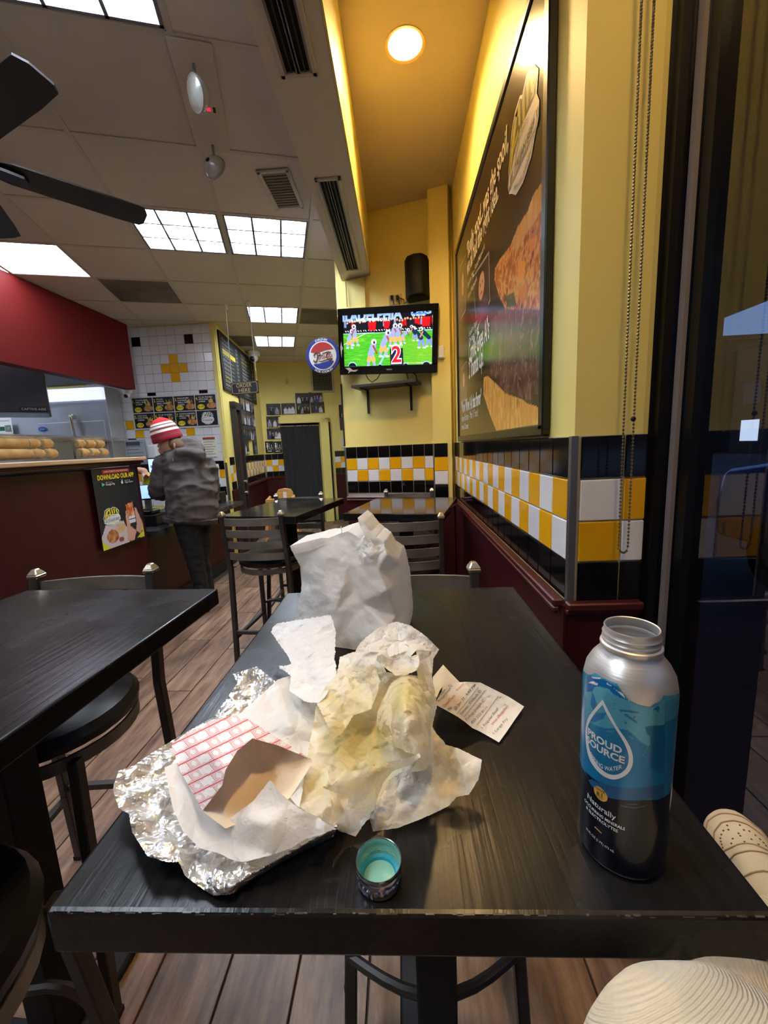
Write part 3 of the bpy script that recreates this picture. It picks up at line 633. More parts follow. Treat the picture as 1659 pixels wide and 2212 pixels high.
# emergency light: flush plate with two lamp heads
pc = (at(345, 72, z=CE)+at(452, 88, z=CE)+at(500, 320, z=CE)+at(432, 316, z=CE))/4
t = thing('emergency_light', 'flush ceiling emergency light with two round clear lamp heads', 'emergency light', (pc[0], pc[1], CE-.003), CA)
MB().box((0, 0, -.004), (.17, .6, .008)).build('plate', M('plate_white', (200, 190, 180), .5), t, bevel=.002)
PAR = M('par_glass', (215, 215, 205), .12, .55, bump=(55, .8))
for k, y in enumerate((-.2, .27)):
    MB().tube([(0, y, -.008), (.0, y, -.045), (-.0, y-.0, -.06)], .007, 8).build('swivel_arm', STEEL, t)
    h = MB().lathe([(.012, .05), (.035, .04), (.055, .015), (.06, 0), (.058, -.006), (.0, -.012)], n=24).build('lamp_head', M('lamp_shell', (205, 203, 196), .25, .3), t, smooth=True)
    h.location = (0, y, -.115); dv = Vector(((-.66, -.68, -.3), (.3, .9, -.25))[k]); dv.rotate(Euler((0, 0, -CA))); h.rotation_mode = 'QUATERNION'; h.rotation_quaternion = Vector((0, 0, -1)).rotation_difference(dv)
    MB().lathe([(.057, -.007), (.05, -.013), (.0, -.017)], n=24).build('lens', PAR, h, smooth=True); MB().lathe([(.062, .002), (.062, -.008), (.056, -.009)], n=24).build('rim', M('rim_grey', (170, 170, 160), .3, .4), h, smooth=True)
MB().box((.02, .03, -.009), (.016, .016, .003)).build('indicator', M('led_red', (200, 30, 40), emit=(255, 30, 60), es=.8), t); MB().box((.045, .03, -.009), (.012, .03, .003)).build('test_button', BLK, t)
# ceiling fan
hub = (-1.80, 1.80, 2.70); t = thing('ceiling_fan', 'black ceiling fan with long dark blades at the left edge', 'ceiling fan', hub)
FANM = M('fan_black', (15, 15, 18), .45, bump=(40, .1))
MB().lathe([(.0, -.09), (.06, -.085), (.09, -.05), (.1, 0), (.095, .06), (.04, .09), (.014, .1), (.014, .3), (.05, .31), (.07, .35), (0, .35)], n=24).build('motor', FANM, t, smooth=True)
for k in range(5):
    a = math.radians(48+72*k); b = MB().prism([(.14, -.045), (.2, -.062), (.6, -.07), (.715, -.066), (.735, -.03), (.735, .04), (.715, .062), (.6, .066), (.2, .06), (.14, .045)], -.004, .004, lambda x, y, z: (x, y*math.cos(.22)+z*math.sin(.22), z*math.cos(.22)-y*math.sin(.22)))
    o = b.build('blade', FANM, t); o.rotation_euler = (0, 0, a); o.location = (0, 0, -.01)
    o2 = MB().prism([(.06, -.03), (.13, -.045), (.24, -.03), (.26, 0), (.24, .03), (.13, .045), (.06, .03)], -.006, .006, lambda x, y, z: (x, y, z-.01+.0)).build('blade_iron', M('fan_bracket', (38, 36, 36), .3, .6), t); o2.rotation_euler = (.0, 0, a); o2.location = (0, 0, -.012)
# ------------------------------------------------------------------ tables and chairs
def make_table(label, c, rz, w_=.613, l_=.775, top=None):
    t = thing('bar_table', label, 'table', (c[0], c[1], 0), rz)
    MB().box((0, 0, TZ-.023), (w_, l_, .046)).build('tabletop', top or TABLE, t, bevel=.004, seg=2)
    MB().box((0, 0, .55), (.078, .078, .94)).build('pedestal', BLKM, t, bevel=.004)
    MB().box((0, 0, .018), (.5, .07, .03)).box((0, 0, .0185), (.07, .56, .028)).box((0, 0, .05), (.13, .13, .05)).build('foot', BLKM, t, bevel=.006)
    MB().box((0, 0, TZ-.055), (.34, .34, .018)).build('mounting_plate', BLKM, t)
    return t
t0 = make_table('black wood bar table in front, strewn with paper wrappers and foil', (-.018, .669), 0)
for o in list(t0.children):
    if o.name.startswith('pedestal'): o.location.x = .05
# worn front lip of the near table: flecks paint in its broken highlight
R_ = np.random.RandomState(5); e = MB()
for k in range(64):
    x = -.302+.604*R_.rand(); L_ = .002+.008*R_.rand()**2; e.box((x, -.3866+.0004*R_.rand(), TZ-.0012-.002*R_.rand()**3), (L_, .0014, .0007))
o = e.build('worn_edge_glint', M('worn_lacquer_glint', (74, 66, 58), .35, noise=(60, .6)), t0); o['kind'] = 'stuff'
make_table('black bar table at the left edge, nearest after the front one', (-.872, .742), math.radians(-3.5))
make_table('black bar table under the television beside the checkered wall', (.021, 2.647), math.radians(-13.5), .6, .7, TABLE2)
make_table('black bar table on the left before the curtain and the wooden high chair', (-.80, 2.79), math.radians(-12.5), .53, .82, TABLE2)
def slat_bm(z, h=.045, w_=.183, bow=.032, y0=.25):
    m = MB(); n = 8; vs = []; fs = []
    for i in range(n+1):
        x = -w_+2*w_*i/n; y = y0+bow*(1-(x/w_)**2)
        for dy, dz in ((-.005, -h/2), (.005, -h/2), (.005, h/2), (-.005, h/2)): vs.append((x, y+dy, z+dz))
    for i in range(n): fs += [(i*4+k, i*4+(k+1) % 4, i*4+4+(k+1) % 4, i*4+4+k) for k in range(4)]
    fs += [(3, 2, 1, 0), tuple(n*4+k for k in range(4))]; return m.add(vs, fs)
def make_chair(label):
    t = thing('bar_stool', label, 'bar stool', (0, 0, 0), 0, 'metal ladder back bar stools')
    MB().lathe([(0, .708), (.19, .708), (.212, .722), (.215, .742), (.2, .764), (.15, .775), (0, .778)], n=32).build('seat', VINYL, t, smooth=True)
    MB().lathe([(.2, .672), (.208, .672), (.208, .706), (.2, .706), (.2, .672)], n=32).build('seat_ring', CHAIRM, t, smooth=True)
    for s in (-1, 1):
        p = MB().bar((s*.2, .235, 0), (s*.192, .2, .70), .026, .034, up=(0, 1, 0)).bar((s*.192, .2, .69), (s*.187, .25, 1.062), .026, .034, up=(0, 1, 0)).build('back_post', CHAIRD, t, bevel=.003)
        MB().box((s*.187, .252, 1.064), (.036, .044, .012)).bar((s*.187, .252, 1.07), (s*.187, .252, 1.088), .036, .044, up=(0, 1, 0), t=.42).build('cap', CAPM, p, bevel=.003)
        MB().bar((s*.2, -.215, 0), (s*.165, -.15, .70), .026, .03, up=(0, 1, 0)).build('leg', CHAIRD, t, bevel=.003)
        MB().bar((s*.192, -.195, .26), (s*.197, .223, .26), .02, .02).build('stretcher', CHAIRD, t)
        for z in (0, ): MB().box((s*.2, .236, .008), (.03, .038, .016)).box((s*.2, -.216, .008), (.03, .034, .016)).build('foot_cap', BLKM, t)
    for k in range(4): slat_bm(1.022-.073*k, y0=.246-.0098*k).build('slat', CHAIRM, t, smooth=True)
    MB().tube([(-.185+.37*i/10, -.19-.07*math.sin(PI*i/10), .34) for i in range(11)], .011, 8).build('foot_rest', CHAIRD, t, smooth=True)
    MB().bar((-.196, .222, .3), (.196, .222, .3), .02).build('stretcher', CHAIRD, t)
    return t
chair0 = None
def place_chair(pL, pR, away, label, dy=0):
    """back posts seen at two photo pixels; away = its back is turned to the viewer"""
    global chair0
    a, b = at(*pL, z=1.07)[:2], at(*pR, z=1.07)[:2]; m = (a+b)/2; d = (b-a) if not away else (a-b); rz = math.atan2(d[1], d[0])
    off = Vector((0, .252, 0)); off.rotate(Euler((0, 0, rz))); loc = (m[0]-off.x, m[1]-off.y+dy, 0)
    if chair0 is None: chair0 = make_chair(label); chair0.location = loc; chair0.rotation_euler = (0, 0, rz); return chair0
    return dup(chair0, loc, rz, label)
place_chair((482, 1110), (610, 1107), True, 'metal ladder back bar stool with its back to us at the left rear table', -.03)
place_chair((793, 1120), (955, 1114), True, 'metal ladder back bar stool with its back to us at the table under the television')
place_chair((770, 1236), (1003, 1226), False, 'bar stool facing us behind the white paper bag, only its top rail showing')
place_chair((598, 1070), (692, 1066), False, 'bar stool facing us before the black curtain, behind the left rear table')
place_chair((838, 1056), (927, 1054), False, 'bar stool against the checkered wall below the wall shelf', -.17)
place_chair((63, 1241), (340, 1227), False, 'bar stool at the left edge table with rail and black seat in view', .0)
ch = dup(chair0, (-.775, .40, 0), math.radians(182), 'bar stool at the bottom left corner, only black seat and legs in view')
# ------------------------------------------------------------------ counters and kitchen
t = thing('bar_counter', 'high maroon counter with wooden ledge holding the bread boxes', 'counter', (-2.9, 1.1, 0))
XBC = -2.13; yE = 3.28
def loc(x, y, z): return (x+2.9, y-1.1, z)
MB().box(loc(-2.45, .6, .69), (.62, 5.3, 1.34)).build('body', MAR, t)
MB().box(loc(-2.44, .6, 1.422), (.74, 5.36, .03)).build('ledge', M('ledge_wood', (186, 150, 112), .4, noise=(6, .15, (1, .2, 1))), t, bevel=.006)
MB().box(loc(-2.13, .6, 1.39), (.04, 5.32, .034)).box(loc(-2.12, .6, 1.398), (.06, 5.34, .016)).build('cornice', MAR2, t, bevel=.006)
MB().box(loc(-2.13, .6, .06), (.02, 5.3, .12)).build('kick_board', BLKM, t)
t = thing('service_counter', 'lower order counter with dark laminate top where the customer stands', 'counter', (-2.5, 4.25, 0))
MB().box((-.05, .0, .39), (.6, 1.86, .74)).build('body', MAR, t); MB().box((.03, .0, .79), (.78, 1.9, .045)).build('worktop', COUNTER, t, bevel=.004)
MB().box((.26, 0, .06), (.03, 1.86, .12)).build('kick_board', BLKM, t)
MB().box((.425, 0, .788), (.012, 1.9, .05)).build('edge_band', COUNTER, t)
# bread boxes on the ledge
PLAS = glass_mat('bread_box_plastic', (.93, .92, .88), .25, 1.42); BREAD = M('bread_crust', (214, 172, 116), .7, noise=(16, .25), bump=(40, .4)); CRUMB = M('bread_crumb', (232, 212, 176), .8, noise=(40, .12), bump=(90, .5))
for k, (y0, y1, lab) in enumerate(((1.3, 2.72, 'long clear plastic bread box with loaves, left one on the counter ledge'), (2.77, 3.23, 'shorter clear plastic bread box with cut loaves, right one on the counter ledge'))):
    L = y1-y0; t = thing('bread_box', lab, 'food container', (-2.42, (y0+y1)/2, 1.4375), 0, 'bread boxes')
    H = .135; w_ = .46; b = MB()
    b.prism([(-w_/2+.02, .002), (w_/2-.02, .002), (w_/2, H), (w_/2-.006, H), (w_/2-.026, .008), (-w_/2+.026, .008), (-w_/2+.006, H), (-w_/2, H)], -L/2, L/2, lambda x, y, z: (x, z, y))
    b.box((0, -L/2+.003, H/2), (w_-.03, .005, H-.01)).box((0, L/2-.003, H/2), (w_-.03, .005, H-.01)); b.build('tub', PLAS, t)
    MB().box((0, 0, H+.006), (w_+.03, L+.03, .01)).box((0, 0, H+.018), (w_-.06, L-.06, .016)).build('lid', PLAS, t, bevel=.006)
R_ = np.random.RandomState(2); nl = 0; ORD = ('nearest', 'second', 'third', 'fourth', 'fifth', 'sixth', 'seventh', 'eighth')
for k, (y0, y1) in enumerate(((1.4, 2.68), (2.83, 3.18))):
    y = y0
    for row in range(2):
        y = y0; cnt = -1
        while y < y1-.1:
            cnt += 1
            L = .34 if k == 0 and y < 2.2 else .085; x = -2.27-.02*row; z = 1.4475+.036+row*.064
            t = thing('bread_loaf', ('golden crusted loaf, %s row, %s in the %s clear bread box' if L > .3 else 'bread roll with pale cut end, %s row, %s in the %s clear bread box') % (('bottom', 'top')[row], ORD[cnt], ('left', 'right')[k]), 'bread', (x, y+L/2, z), 0 if L > .3 else PI, 'bread in the clear boxes')
            n = 12; rr = .032
            MB().lathe([(.012, -L/2), (rr*.8, -L/2+.015), (rr, -L/2+.05), (rr*1.02, 0), (rr, L/2-.03), (rr*.93, L/2-.004)], n=n, ax='y', wob=lambda j, q: 1+.05*math.sin(q*2.1+j)).build('crust', BREAD, t, smooth=True)
            MB().lathe([(rr*.92, L/2-.004), (rr*.8, L/2), (0.001, L/2+.001)], n=n, ax='y').build('cut_end', CRUMB, t, smooth=True)
            y += L+.012; nl += 1
# hood, cooler, kitchen things behind
t = thing('exhaust_hood', 'dark steel exhaust hood hanging under the red fascia', 'hood', (-3.65, 4.25, 0), math.radians(40))
MB().box((-.85, .3, 2.19), (1.7, .6, .5)).build('canopy', HOODM, t, bevel=.004); MB().box((-.85, .3, 1.935), (1.66, .56, .01)).build('rim', STEEL, t)
MB().box((-.13, -.006, 1.965), (.22, .012, .05)).build('name_plate', BLK, t)
text('CAPTIVE AIRE', (-.225, -.014, 1.957), (-.03, -.014, 1.957), .022, txm(200, 200, 205), t, name='plate_lettering')
MB().box((-.85, .3, 2.7), (1.2, .5, .4)).build('duct', STEEL, t)
COOL = M('cooler_steel', (176, 182, 194), .4, .25, bump=(60, .08, (1, 12, 1)), noise=(4, .06)); t = thing('walk_in_cooler', 'large stainless steel walk-in cooler with latched door in the kitchen', 'cooler', (-4.42, 5.02, 0))
MB().box((-.1, .13, 1.16), (1.88, .26, 2.3)).build('body', COOL, t, bevel=.006); MB().box((.36, -.012, 1.0), (.86, .024, 1.8)).build('cooler_door', COOL, t, bevel=.006)
MB().box((.35, -.03, 2.22), (.98, .05, .14)).build('bright_strip', M('cooler_bright', (235, 238, 245), emit=(220, 230, 255), es=.5), t)  # bright part of the cooler front, put in as its own glow
MB().tube([(.42, -.03, 1.98), (.42, -.08, 1.95), (.43, -.08, 1.74), (.42, -.03, 1.70)], .018).build('hinge_bar', CAPM, t, smooth=True); MB().box((.42, -.05, 1.95), (.07, .06, .05)).build('hinge', CAPM, t, bevel=.008)
MB().box((.72, -.05, 1.64), (.2, .06, .04)).build('latch', CAPM, t, bevel=.012)
o = MB().lathe([(0, 0), (1, 0), (1, .01), (0, .01)], n=24, ax='y').build('badge', M('badge_blue', (20, 96, 176), .4), t); o.location = (.0, -.034, 1.83); o.scale = (.055, .6, .026)
text('Norlake', (-.03, -.036, 1.822), (.03, -.036, 1.822), .014, txm(220, 230, 240), t, name='badge_lettering')
def notice(name, label, P, w_, h_, paint=None, rz=0, cat='notice', bg=(228, 228, 226), lines=6, group=None):
    t = thing(name, label, cat, P, rz, group); MB().box((0, -.002, 0), (w_, .003, h_)).build('sheet', M('notice_%d_%d_%d' % bg, bg, .6), t)
    for k in range(lines):
        z = h_*(.36-.72*k/max(1, lines-1)); MB().box((-w_*.04*(k % 3), -.0042, z), (w_*(.78-.1*(k % 3)), .001, h_*.022)).build('print_line', txm(90, 90, 96), t)
    return t
p = at(30, 920, y=4.98); t = notice('notice', 'white notice with green stripe and small photo left of the cooler', (p[0]-.1, 4.96, p[2]-.03), .2, .26, lines=2)
MB().box((-.045, -.0045, .0), (.09, .001, .05)).build('green_stripe', txm(20, 92, 66), t); MB().box((.045, -.0045, .0), (.08, .001, .08)).build('picture', M('notice_pic', (120, 128, 116), .6, noise=(30, .8)), t)
# dome cameras
def dome_cam(P, lab, rz=0, s=1):
    t = thing('security_camera', lab, 'camera', P, rz, 'dome security cameras')
    MB().lathe([(.0, .0), (.055*s, 0), (.055*s, -.03*s), (.05*s, -.04*s), (0, -.04*s)], n=20).build('base', WHT, t, smooth=True); MB().sphere((-.0, -.015*s, -.055*s), .042*s).build('ball', WHT, t, smooth=True)
    o = MB().sphere((0, -.04*s, -.07*s), .026*s).build('lens', BLK, t, smooth=True)
p = at(277, 843, y=5.22); dome_cam((p[0], 5.2, 2.27), 'white dome camera under the corner of the red fascia')
p = at(540, 764, y=6.9); dome_cam((p[0]+.06, 6.9, CE-.003), 'white dome camera on the ceiling beside the wall menu board', s=1.8)
# value meal posters on the white tiles
mp = thing('menu_poster', 'black eight-panel combo meal poster on the white tiled wall', 'menu', (0, 5.29, 0))
c00 = at(283, 858, y=5.285); c01 = at(462, 853, y=5.285); c10 = at(290, 925, y=5.285)
UX = np.array([c01[0]-c00[0]+.02, 0, 0]); VZ = np.array([0, 0, -(c00[2]-c10[2])]); OO = np.array([c00[0], -.004, (c00[2]+c01[2])/2])
MB().box((OO[0]+UX[0]/2, .001, OO[2]+VZ[2]/2), (UX[0]+.03, .004, -VZ[2]+.03)).build('border', M('poster_white_edge', (205, 208, 214), .5), mp)
meals = [('1.', ['ITALIAN BEEF,', 'SMALL FRIES', '& DRINK'], '$16.05'), ('2.', ['ITALIAN', 'SAUSAGE,', 'SMALL FRIES', '& DRINK'], '$13.85'), ('3.', ['REGULAR BEEF', '& SAUSAGE,', 'SMALL FRIES', '& DRINK'], '$18.35'), ('4.', ['1/2 LB. POLISH', 'WITH FRIES', '& DRINK'], '$11.85'),
         ('5.', ['2 HOT DOGS', 'WITH FRIES', '& DRINK'], '$13.00'), ('6.', ['1/2 LB. BURGER,', 'SMALL', 'FRIES', '& DRINK'], '$15.05'), ('7.', ['CHICKEN SANDWICH,', 'SMALL FRIES', '& DRINK'], '$15.79'), None]
WI, YI = txm(232, 232, 226), txm(240, 214, 40)
def al_logo(parent, P, mat_y, mat_w, mat_k, s=1.0):
    """script word over a banner; P(u,v,d) maps the unit square (u right, v up) to parent space"""
    def W(pts, m, d, name='logo_shape'):
        mb = MB(); n = len(pts); vs = [P(u, v, d) for u, v in pts]; tri = tessellate_polygon([[Vector((u, v, 0)) for u, v in pts]]); mb.add(vs, [tuple(q) for q in tri]); return mb.build(name, m, parent, fixn=False)
    arc = lambda cx, cy, r, a0, a1, n=14, k=1: [(cx+r*math.cos(math.radians(a0+(a1-a0)*i/n)), cy+r*k*math.sin(math.radians(a0+(a1-a0)*i/n))) for i in range(n+1)]
    W([(.02, .36), (.0, .5), (.06, .62), (.12, .86), (.26, .96), (.42, .98), (.5, .92), (.62, 1.0), (.76, .95), (.86, .88), (.97, .74), (.93, .56), (1.0, .44), (1.0, .3), (.9, .2), (.8, .08), (.55, .0), (.3, .03), (.15, .14), (.02, .22)], mat_w, .0004, 'logo_outline')
    W([(.04, .37), (.03, .48), (.09, .6), (.15, .84), (.28, .93), (.42, .95), (.5, .88), (.63, .96), (.75, .92), (.84, .85), (.93, .73), (.9, .58), (.5, .62), (.25, .55), (.12, .4)], mat_k, .0008, 'logo_ground')
    for pts in ([(.06, .42), (.1, .39), (.2, .55), (.3, .76), (.36, .9), (.28, .9), (.18, .8), (.11, .6)], [(.26, .9), (.44, .93), (.46, .6), (.38, .57), (.38, .8)], [(.2, .62), (.42, .7), (.42, .63), (.22, .56)], [(.5, .84), (.58, .92), (.6, .62), (.53, .6)], [(.64, .9), (.71, .93), (.71, .66), (.65, .63)], [(.75, .86), (.86, .8), (.83, .73), (.88, .68), (.86, .6), (.76, .64), (.82, .66), (.78, .7)]): W(pts, mat_y, .0012, 'logo_letter')
    up = arc(.5, .2, .42, 150, 30, 14, .95); lo = arc(.5, .2, .34, 30, 150, 14, .95); W(up+lo, mat_w, .0014, 'logo_band')
    W(arc(.5, .34, .4, 180, 360, 14, .72)+arc(.5, .34, .32, 360, 180, 14, .7), mat_w, .0014, 'logo_band')
    W([(.03, .24), (.97, .24), (1.0, .31), (.97, .42), (.03, .42), (0, .31)], mat_w, .0018, 'logo_banner'); W([(.05, .255), (.95, .255), (.975, .31), (.95, .405), (.05, .405), (.025, .31)], mat_k, .0021, 'logo_banner'); W([(.06, .265), (.94, .265), (.965, .31), (.94, .395), (.06, .395), (.035, .31)], mat_w, .0024, 'logo_banner')
    up_ = np.array(P(0, 1, 0))-np.array(P(0, 0, 0))
    text('#1 ITALIAN BEEF', P(.1, .285, .003), P(.9, .285, .003), .09, mat_k, parent, up=up_, bold=.01, name='logo_lettering')
    text('CHICAGO\'S', (0, 0, 0), (1, 0, 0), .05, mat_k, parent, name='logo_lettering', warp=lambda u, v: np.array([P(.5+(.355+w_)*math.cos(math.radians(125-70*a)), .2+(.355+w_)*.95*math.sin(math.radians(125-70*a)), .0028) for a, w_ in zip(u, v)]))
    text('SINCE 1938', (0, 0, 0), (1, 0, 0), .045, mat_k, parent, name='logo_lettering', warp=lambda u, v: np.array([P(.5+(.385-w_)*math.cos(math.radians(225+90*a)), .34+(.385-w_)*.72*math.sin(math.radians(225+90*a)), .0028) for a, w_ in zip(u, v)]))
for k, ml in enumerate(meals):
    cx, cy = k % 4, k//4; o = OO+UX*(cx/4)+VZ*(cy/2); pw, ph = UX[0]/4, -VZ[2]/2
    if ml is None:
        MB().box((o[0]+pw/2, -.003, o[2]-ph/2), (pw-.012, .006, ph-.012)).build('panel', BLKM, mp)
        al_logo(mp, lambda u, v, d, o=o: (float(o[0]+pw*(.22+.6*u)), float(-.0075-d), float(o[2]-ph*(.92-.82*v))), WI, WI, BLKM); continue
    r = Ras(44, 34, (12, 12, 14), pw/ph); r.r = np.random.RandomState(k)
    for q in range(9): a = r.r.rand(); r.line((.66+.26*r.r.rand(), .4), (.6+.36*a, .62+.22*r.r.rand()), .035, (206, 172, 84))
    r.ell(.88, .78, .07, .14, (60, 58, 60)).ell(.78, .28, .24, .2, (150, 96, 52)); r.mottle((((r.U-.78)/.24)**2+((r.V-.26)/.19)**2 < 1).astype(float), [(92, 52, 30), (176, 116, 66), (212, 160, 100), (120, 60, 36)], 9, 7, k)
    r.build('panel', lambda u, v, o=o: np.stack([o[0]+.006+u*(pw-.012), np.full_like(u, -.006), o[2]-ph+.006+v*(ph-.012)], 1), PRINT, mp)
    q0 = lambda u, v: (o[0]+pw*u, -.008, o[2]-ph*(1-v))
    text(ml[0], q0(.05, .66), q0(.16, .66), ph*.2, YI, mp, bold=.02, name='panel_number')
    for i, ln in enumerate(ml[1]): text(ln, q0(.19, .79-.135*i), q0(.19+.036*len(ln)*1.25, .79-.135*i), ph*.085, WI, mp, bold=.015, name='panel_lettering')
    b = MB(); n = 24; pts = [(math.cos(2*PI*i/n)*(1 if i % 2 else .88), math.sin(2*PI*i/n)*(1 if i % 2 else .88)) for i in range(n)]
    b.add([(float(o[0]+pw*(.27+.18*x)), -.0078, float(o[2]-ph*(.77-.17*y))) for x, y in pts]+[(float(o[0]+pw*.27), -.0078, float(o[2]-ph*.77))], [(i, (i+1) % n, n) for i in range(n)]); b.build('price_burst', YI, mp)
    text(ml[2], (o[0]+pw*.14, -.0088, o[2]-ph*.81), (o[0]+pw*.4, -.0088, o[2]-ph*.81), ph*.12, BLKM, mp, bold=.015, name='price_lettering')
p = at(455, 965, y=5.27); t = notice('notice', 'cream notice with red heading on tiles right of the customer', (p[0]-.02, 5.288, p[2]), .2, .26, lines=7, bg=(226, 222, 206)); MB().box((0, -.0045, .11), (.16, .001, .022)).build('heading', txm(170, 40, 36), t)
p = at(463, 1025, y=5.27); notice('notice', 'plain white letter-size notice over the checkered kitchen band', (p[0]-.01, 5.288, p[2]), .15, .27, lines=9)
p = at(290, 975, y=5.27); t = notice('notice', 'grey lettered notice on the tiles left of the customer', (p[0], 5.288, p[2]), .3, .3, lines=6, bg=(170, 176, 182)); MB().box((-.02, -.0045, .1), (.2, .001, .05)).build('heading', txm(70, 78, 88), t)
p = at(336, 972, y=5.25); t = thing('soap_dispenser', 'white wall dispenser beside the striped knit hat', 'dispenser', (p[0]-.02, 5.295, p[2]-.02)); MB().box((0, -.05, 0), (.11, .1, .17)).build('body', WHT, t, bevel=.015, seg=2); MB().box((0, -.06, -.095), (.05, .05, .03)).build('spout', M('dispenser_grey', (150, 150, 150), .4), t)
# till, tablet, card reader, phone stand on the service counter
t = thing('register_screen', 'register tablet with blue screen on a white stand behind the counter end', 'tablet', tuple(at(316, 1080, y=3.72)[:2])+(.8125,), 0)
MB().box((0, 0, .02), (.16, .16, .04)).build('base', BLK, t, bevel=.01); MB().box((0, .03, .1), (.05, .03, .14)).build('stand', WHT, t)
o = MB().box((0, 0, 0), (.2, .014, .15)).build('case', BLK, t, bevel=.005); o.location = (.0, -.01, .2); o.rotation_euler = (-.5, 0, math.radians(25)); MB().box((0, -.0085, .0), (.18, .002, .13)).build('screen', M('screen_blue', (120, 140, 220), emit=(120, 150, 235), es=1.1), o)
t = thing('cash_box', 'black cash drawer below the register tablet', 'cash drawer', tuple(at(322, 1098, y=3.62)[:2]-np.array([.02, 0]))+(.8125,), 0); MB().box((0, .0, .05), (.26, .2, .1)).build('body', BLKM, t, bevel=.004); MB().box((.131, 0, .05), (.004, .18, .08)).build('drawer_front', BLK, t)
for o in bpy.data.objects:
    if o.name == 'register_screen': o.location.z = .9145; o.location.x, o.location.y = t.location.x-.0, t.location.y
p = at(344, 1113, z=.83); t = thing('card_reader', 'small black card reader lying on the service counter', 'card reader', (p[0], p[1], .8125), .3); MB().box((0, 0, .018), (.13, .08, .036)).build('body', BLK, t, bevel=.01, seg=2); MB().box((-.02, 0, .037), (.05, .05, .003)).build('screen', M('reader_screen', (40, 44, 50), .2), t)
p = at(330, 1008, y=4.6); t = thing('order_tablet', 'phone-sized order screen with blue app page on a wall arm', 'tablet', (p[0], 4.62, p[2]), .15)
MB().box((0, 0, 0), (.12, .012, .2)).build('case', BLK, t, bevel=.006); MB().box((0, -.008, .01), (.1, .003, .15)).build('screen', M('screen_lightblue', (150, 200, 250), emit=(130, 190, 250), es=1.3), t); MB().box((0, -.0102, .0), (.07, .001, .06)).build('icon', M('screen_white', (235, 240, 250), emit=(235, 240, 250), es=1.2), t); MB().box((-.01, -.0112, .0), (.045, .001, .036)).build('icon', M('screen_deepblue', (40, 90, 190), emit=(40, 90, 190), es=1.2), t)
MB().tube([(0, .01, 0), (0, .5, -.05), (0, .66, -.05)], .01).build('wall_arm', BLK, t); MB().tube([(.0, 0, -.1), (.01, .02, -.2), (-.02, .05, -.35), (.02, .1, -.5)], .006, 6).build('cable', M('cable_white', (200, 200, 200), .5), t)
p = at(475, 1075, y=5.1); t = thing('cup_stack', 'black condiment caddy at the far counter end by the tiles', 'caddy', (-2.33, 5.08, .8125)); MB().box((0, 0, .07), (.12, .16, .14)).build('body', BLK, t, bevel=.01); MB().lathe([(.035, .141), (.035, .22), (.03, .225), (0, .225)], c=(0, -.03, 0), n=16).build('canister', BLKM, t)
# app poster on the bar counter
ap = thing('app_poster', 'black and yellow app download poster on the maroon counter front', 'poster', (XBC+.016, 2.945, 1.08)); AW, AH = .47, .575
MB().box((0, 0, 0), (.003, AW, AH)).build('board', BLKM, ap)
r = Ras(70, 86, (34, 34, 38), AW/AH)
r.poly([(.0, .0), (0, .16), (.12, .3), (.3, .33), (.52, .3), (.62, .12), (.6, 0)], (206, 190, 196)).poly([(0, 0), (0, .12), (.14, .02), (.14, 0)], (216, 212, 50)).poly([(.8, .02), (1, .1), (1, .0)], (216, 212, 50)).poly([(.9, .12), (1, .2), (1, .08)], (216, 212, 50))
r.mottle((((r.U-.24)/.13)**2+((r.V-.14)/.085)**2 < 1).astype(float), [(120, 62, 36), (186, 106, 60), (214, 168, 120)], 12, 12, 2); r.mottle((((r.U-.44)/.11)**2+((r.V-.22)/.06)**2 < 1).astype(float), [(196, 150, 96), (230, 200, 140)], 16, 14, 3); r.ell(.42, .07, .06, .035, (150, 76, 46))
r.mottle(r.inside([(.62, .5), (.8, .52), (.82, .3), (.66, .3)]), [(176, 70, 36), (226, 140, 84), (240, 214, 190)], 14, 12, 4); r.rect(.66, .24, .82, .34, (226, 222, 224)).rect(.66, .29, .82, .305, (30, 26, 26)); r.poly([(.6, .42), (.63, .42), (.68, .2), (.8, .12), (.72, 0), (.56, .02)], (214, 160, 134)).poly([(.84, .44), (.87, .43), (1.0, .18), (.9, .06), (.8, .12), (.84, .24)], (212, 158, 134))
r.build('print', lambda u, v: np.stack([np.full_like(u, .0022), (u-.5)*AW, (v-.5)*AH], 1), PRINT, ap)
q = lambda u, v, d=.003: (d, (u-.5)*AW, (v-.5)*AH)
MB().box(q(.52, .955), (.001, AW*.62, AH*.05)).build('red_bar', txm(196, 34, 40), ap); text('EARN POINTS AND REWARDS', q(.25, .945, .004), q(.79, .945, .004), AH*.022, WI, ap, bold=.01)
text('DOWNLOAD OUR APP', q(.1, .86), q(.93, .86), AH*.058, YI, ap, bold=.03)
for u0, s1_, s2_ in ((.15, 'GET IT ON', 'Google Play'), (.58, 'Download on the', 'App Store')):
    MB().box(q(u0+.15, .80), (.001, AW*.33, AH*.06)).build('store_badge', BLK, ap); text(s1_, q(u0+.1, .815, .004), q(u0+.24, .815, .004), AH*.012, WI, ap); text(s2_, q(u0+.1, .785, .004), q(u0+.3, .785, .004), AH*.026, WI, ap, bold=.01)
b = MB(); b.add([q(.17, .825, .0036), q(.17, .778, .0036), q(.235, .80, .0036)], [(0, 1, 2)]); b.build('badge_mark', txm(90, 200, 190), ap, fixn=False)
o = MB().sphere((.0036, (.62-.5)*AW, (.8-.5)*AH), (.0006, .012, .012), 12, 8).sphere((.0036, (.626-.5)*AW, (.829-.5)*AH), (.0006, .004, .006), 8, 6).build('badge_mark', WI, ap)
al_logo(ap, lambda u, v, d: (.0036+d, (.09+.37*u-.5)*AW, (.27+.24*v-.5)*AH), YI, WI, BLKM)
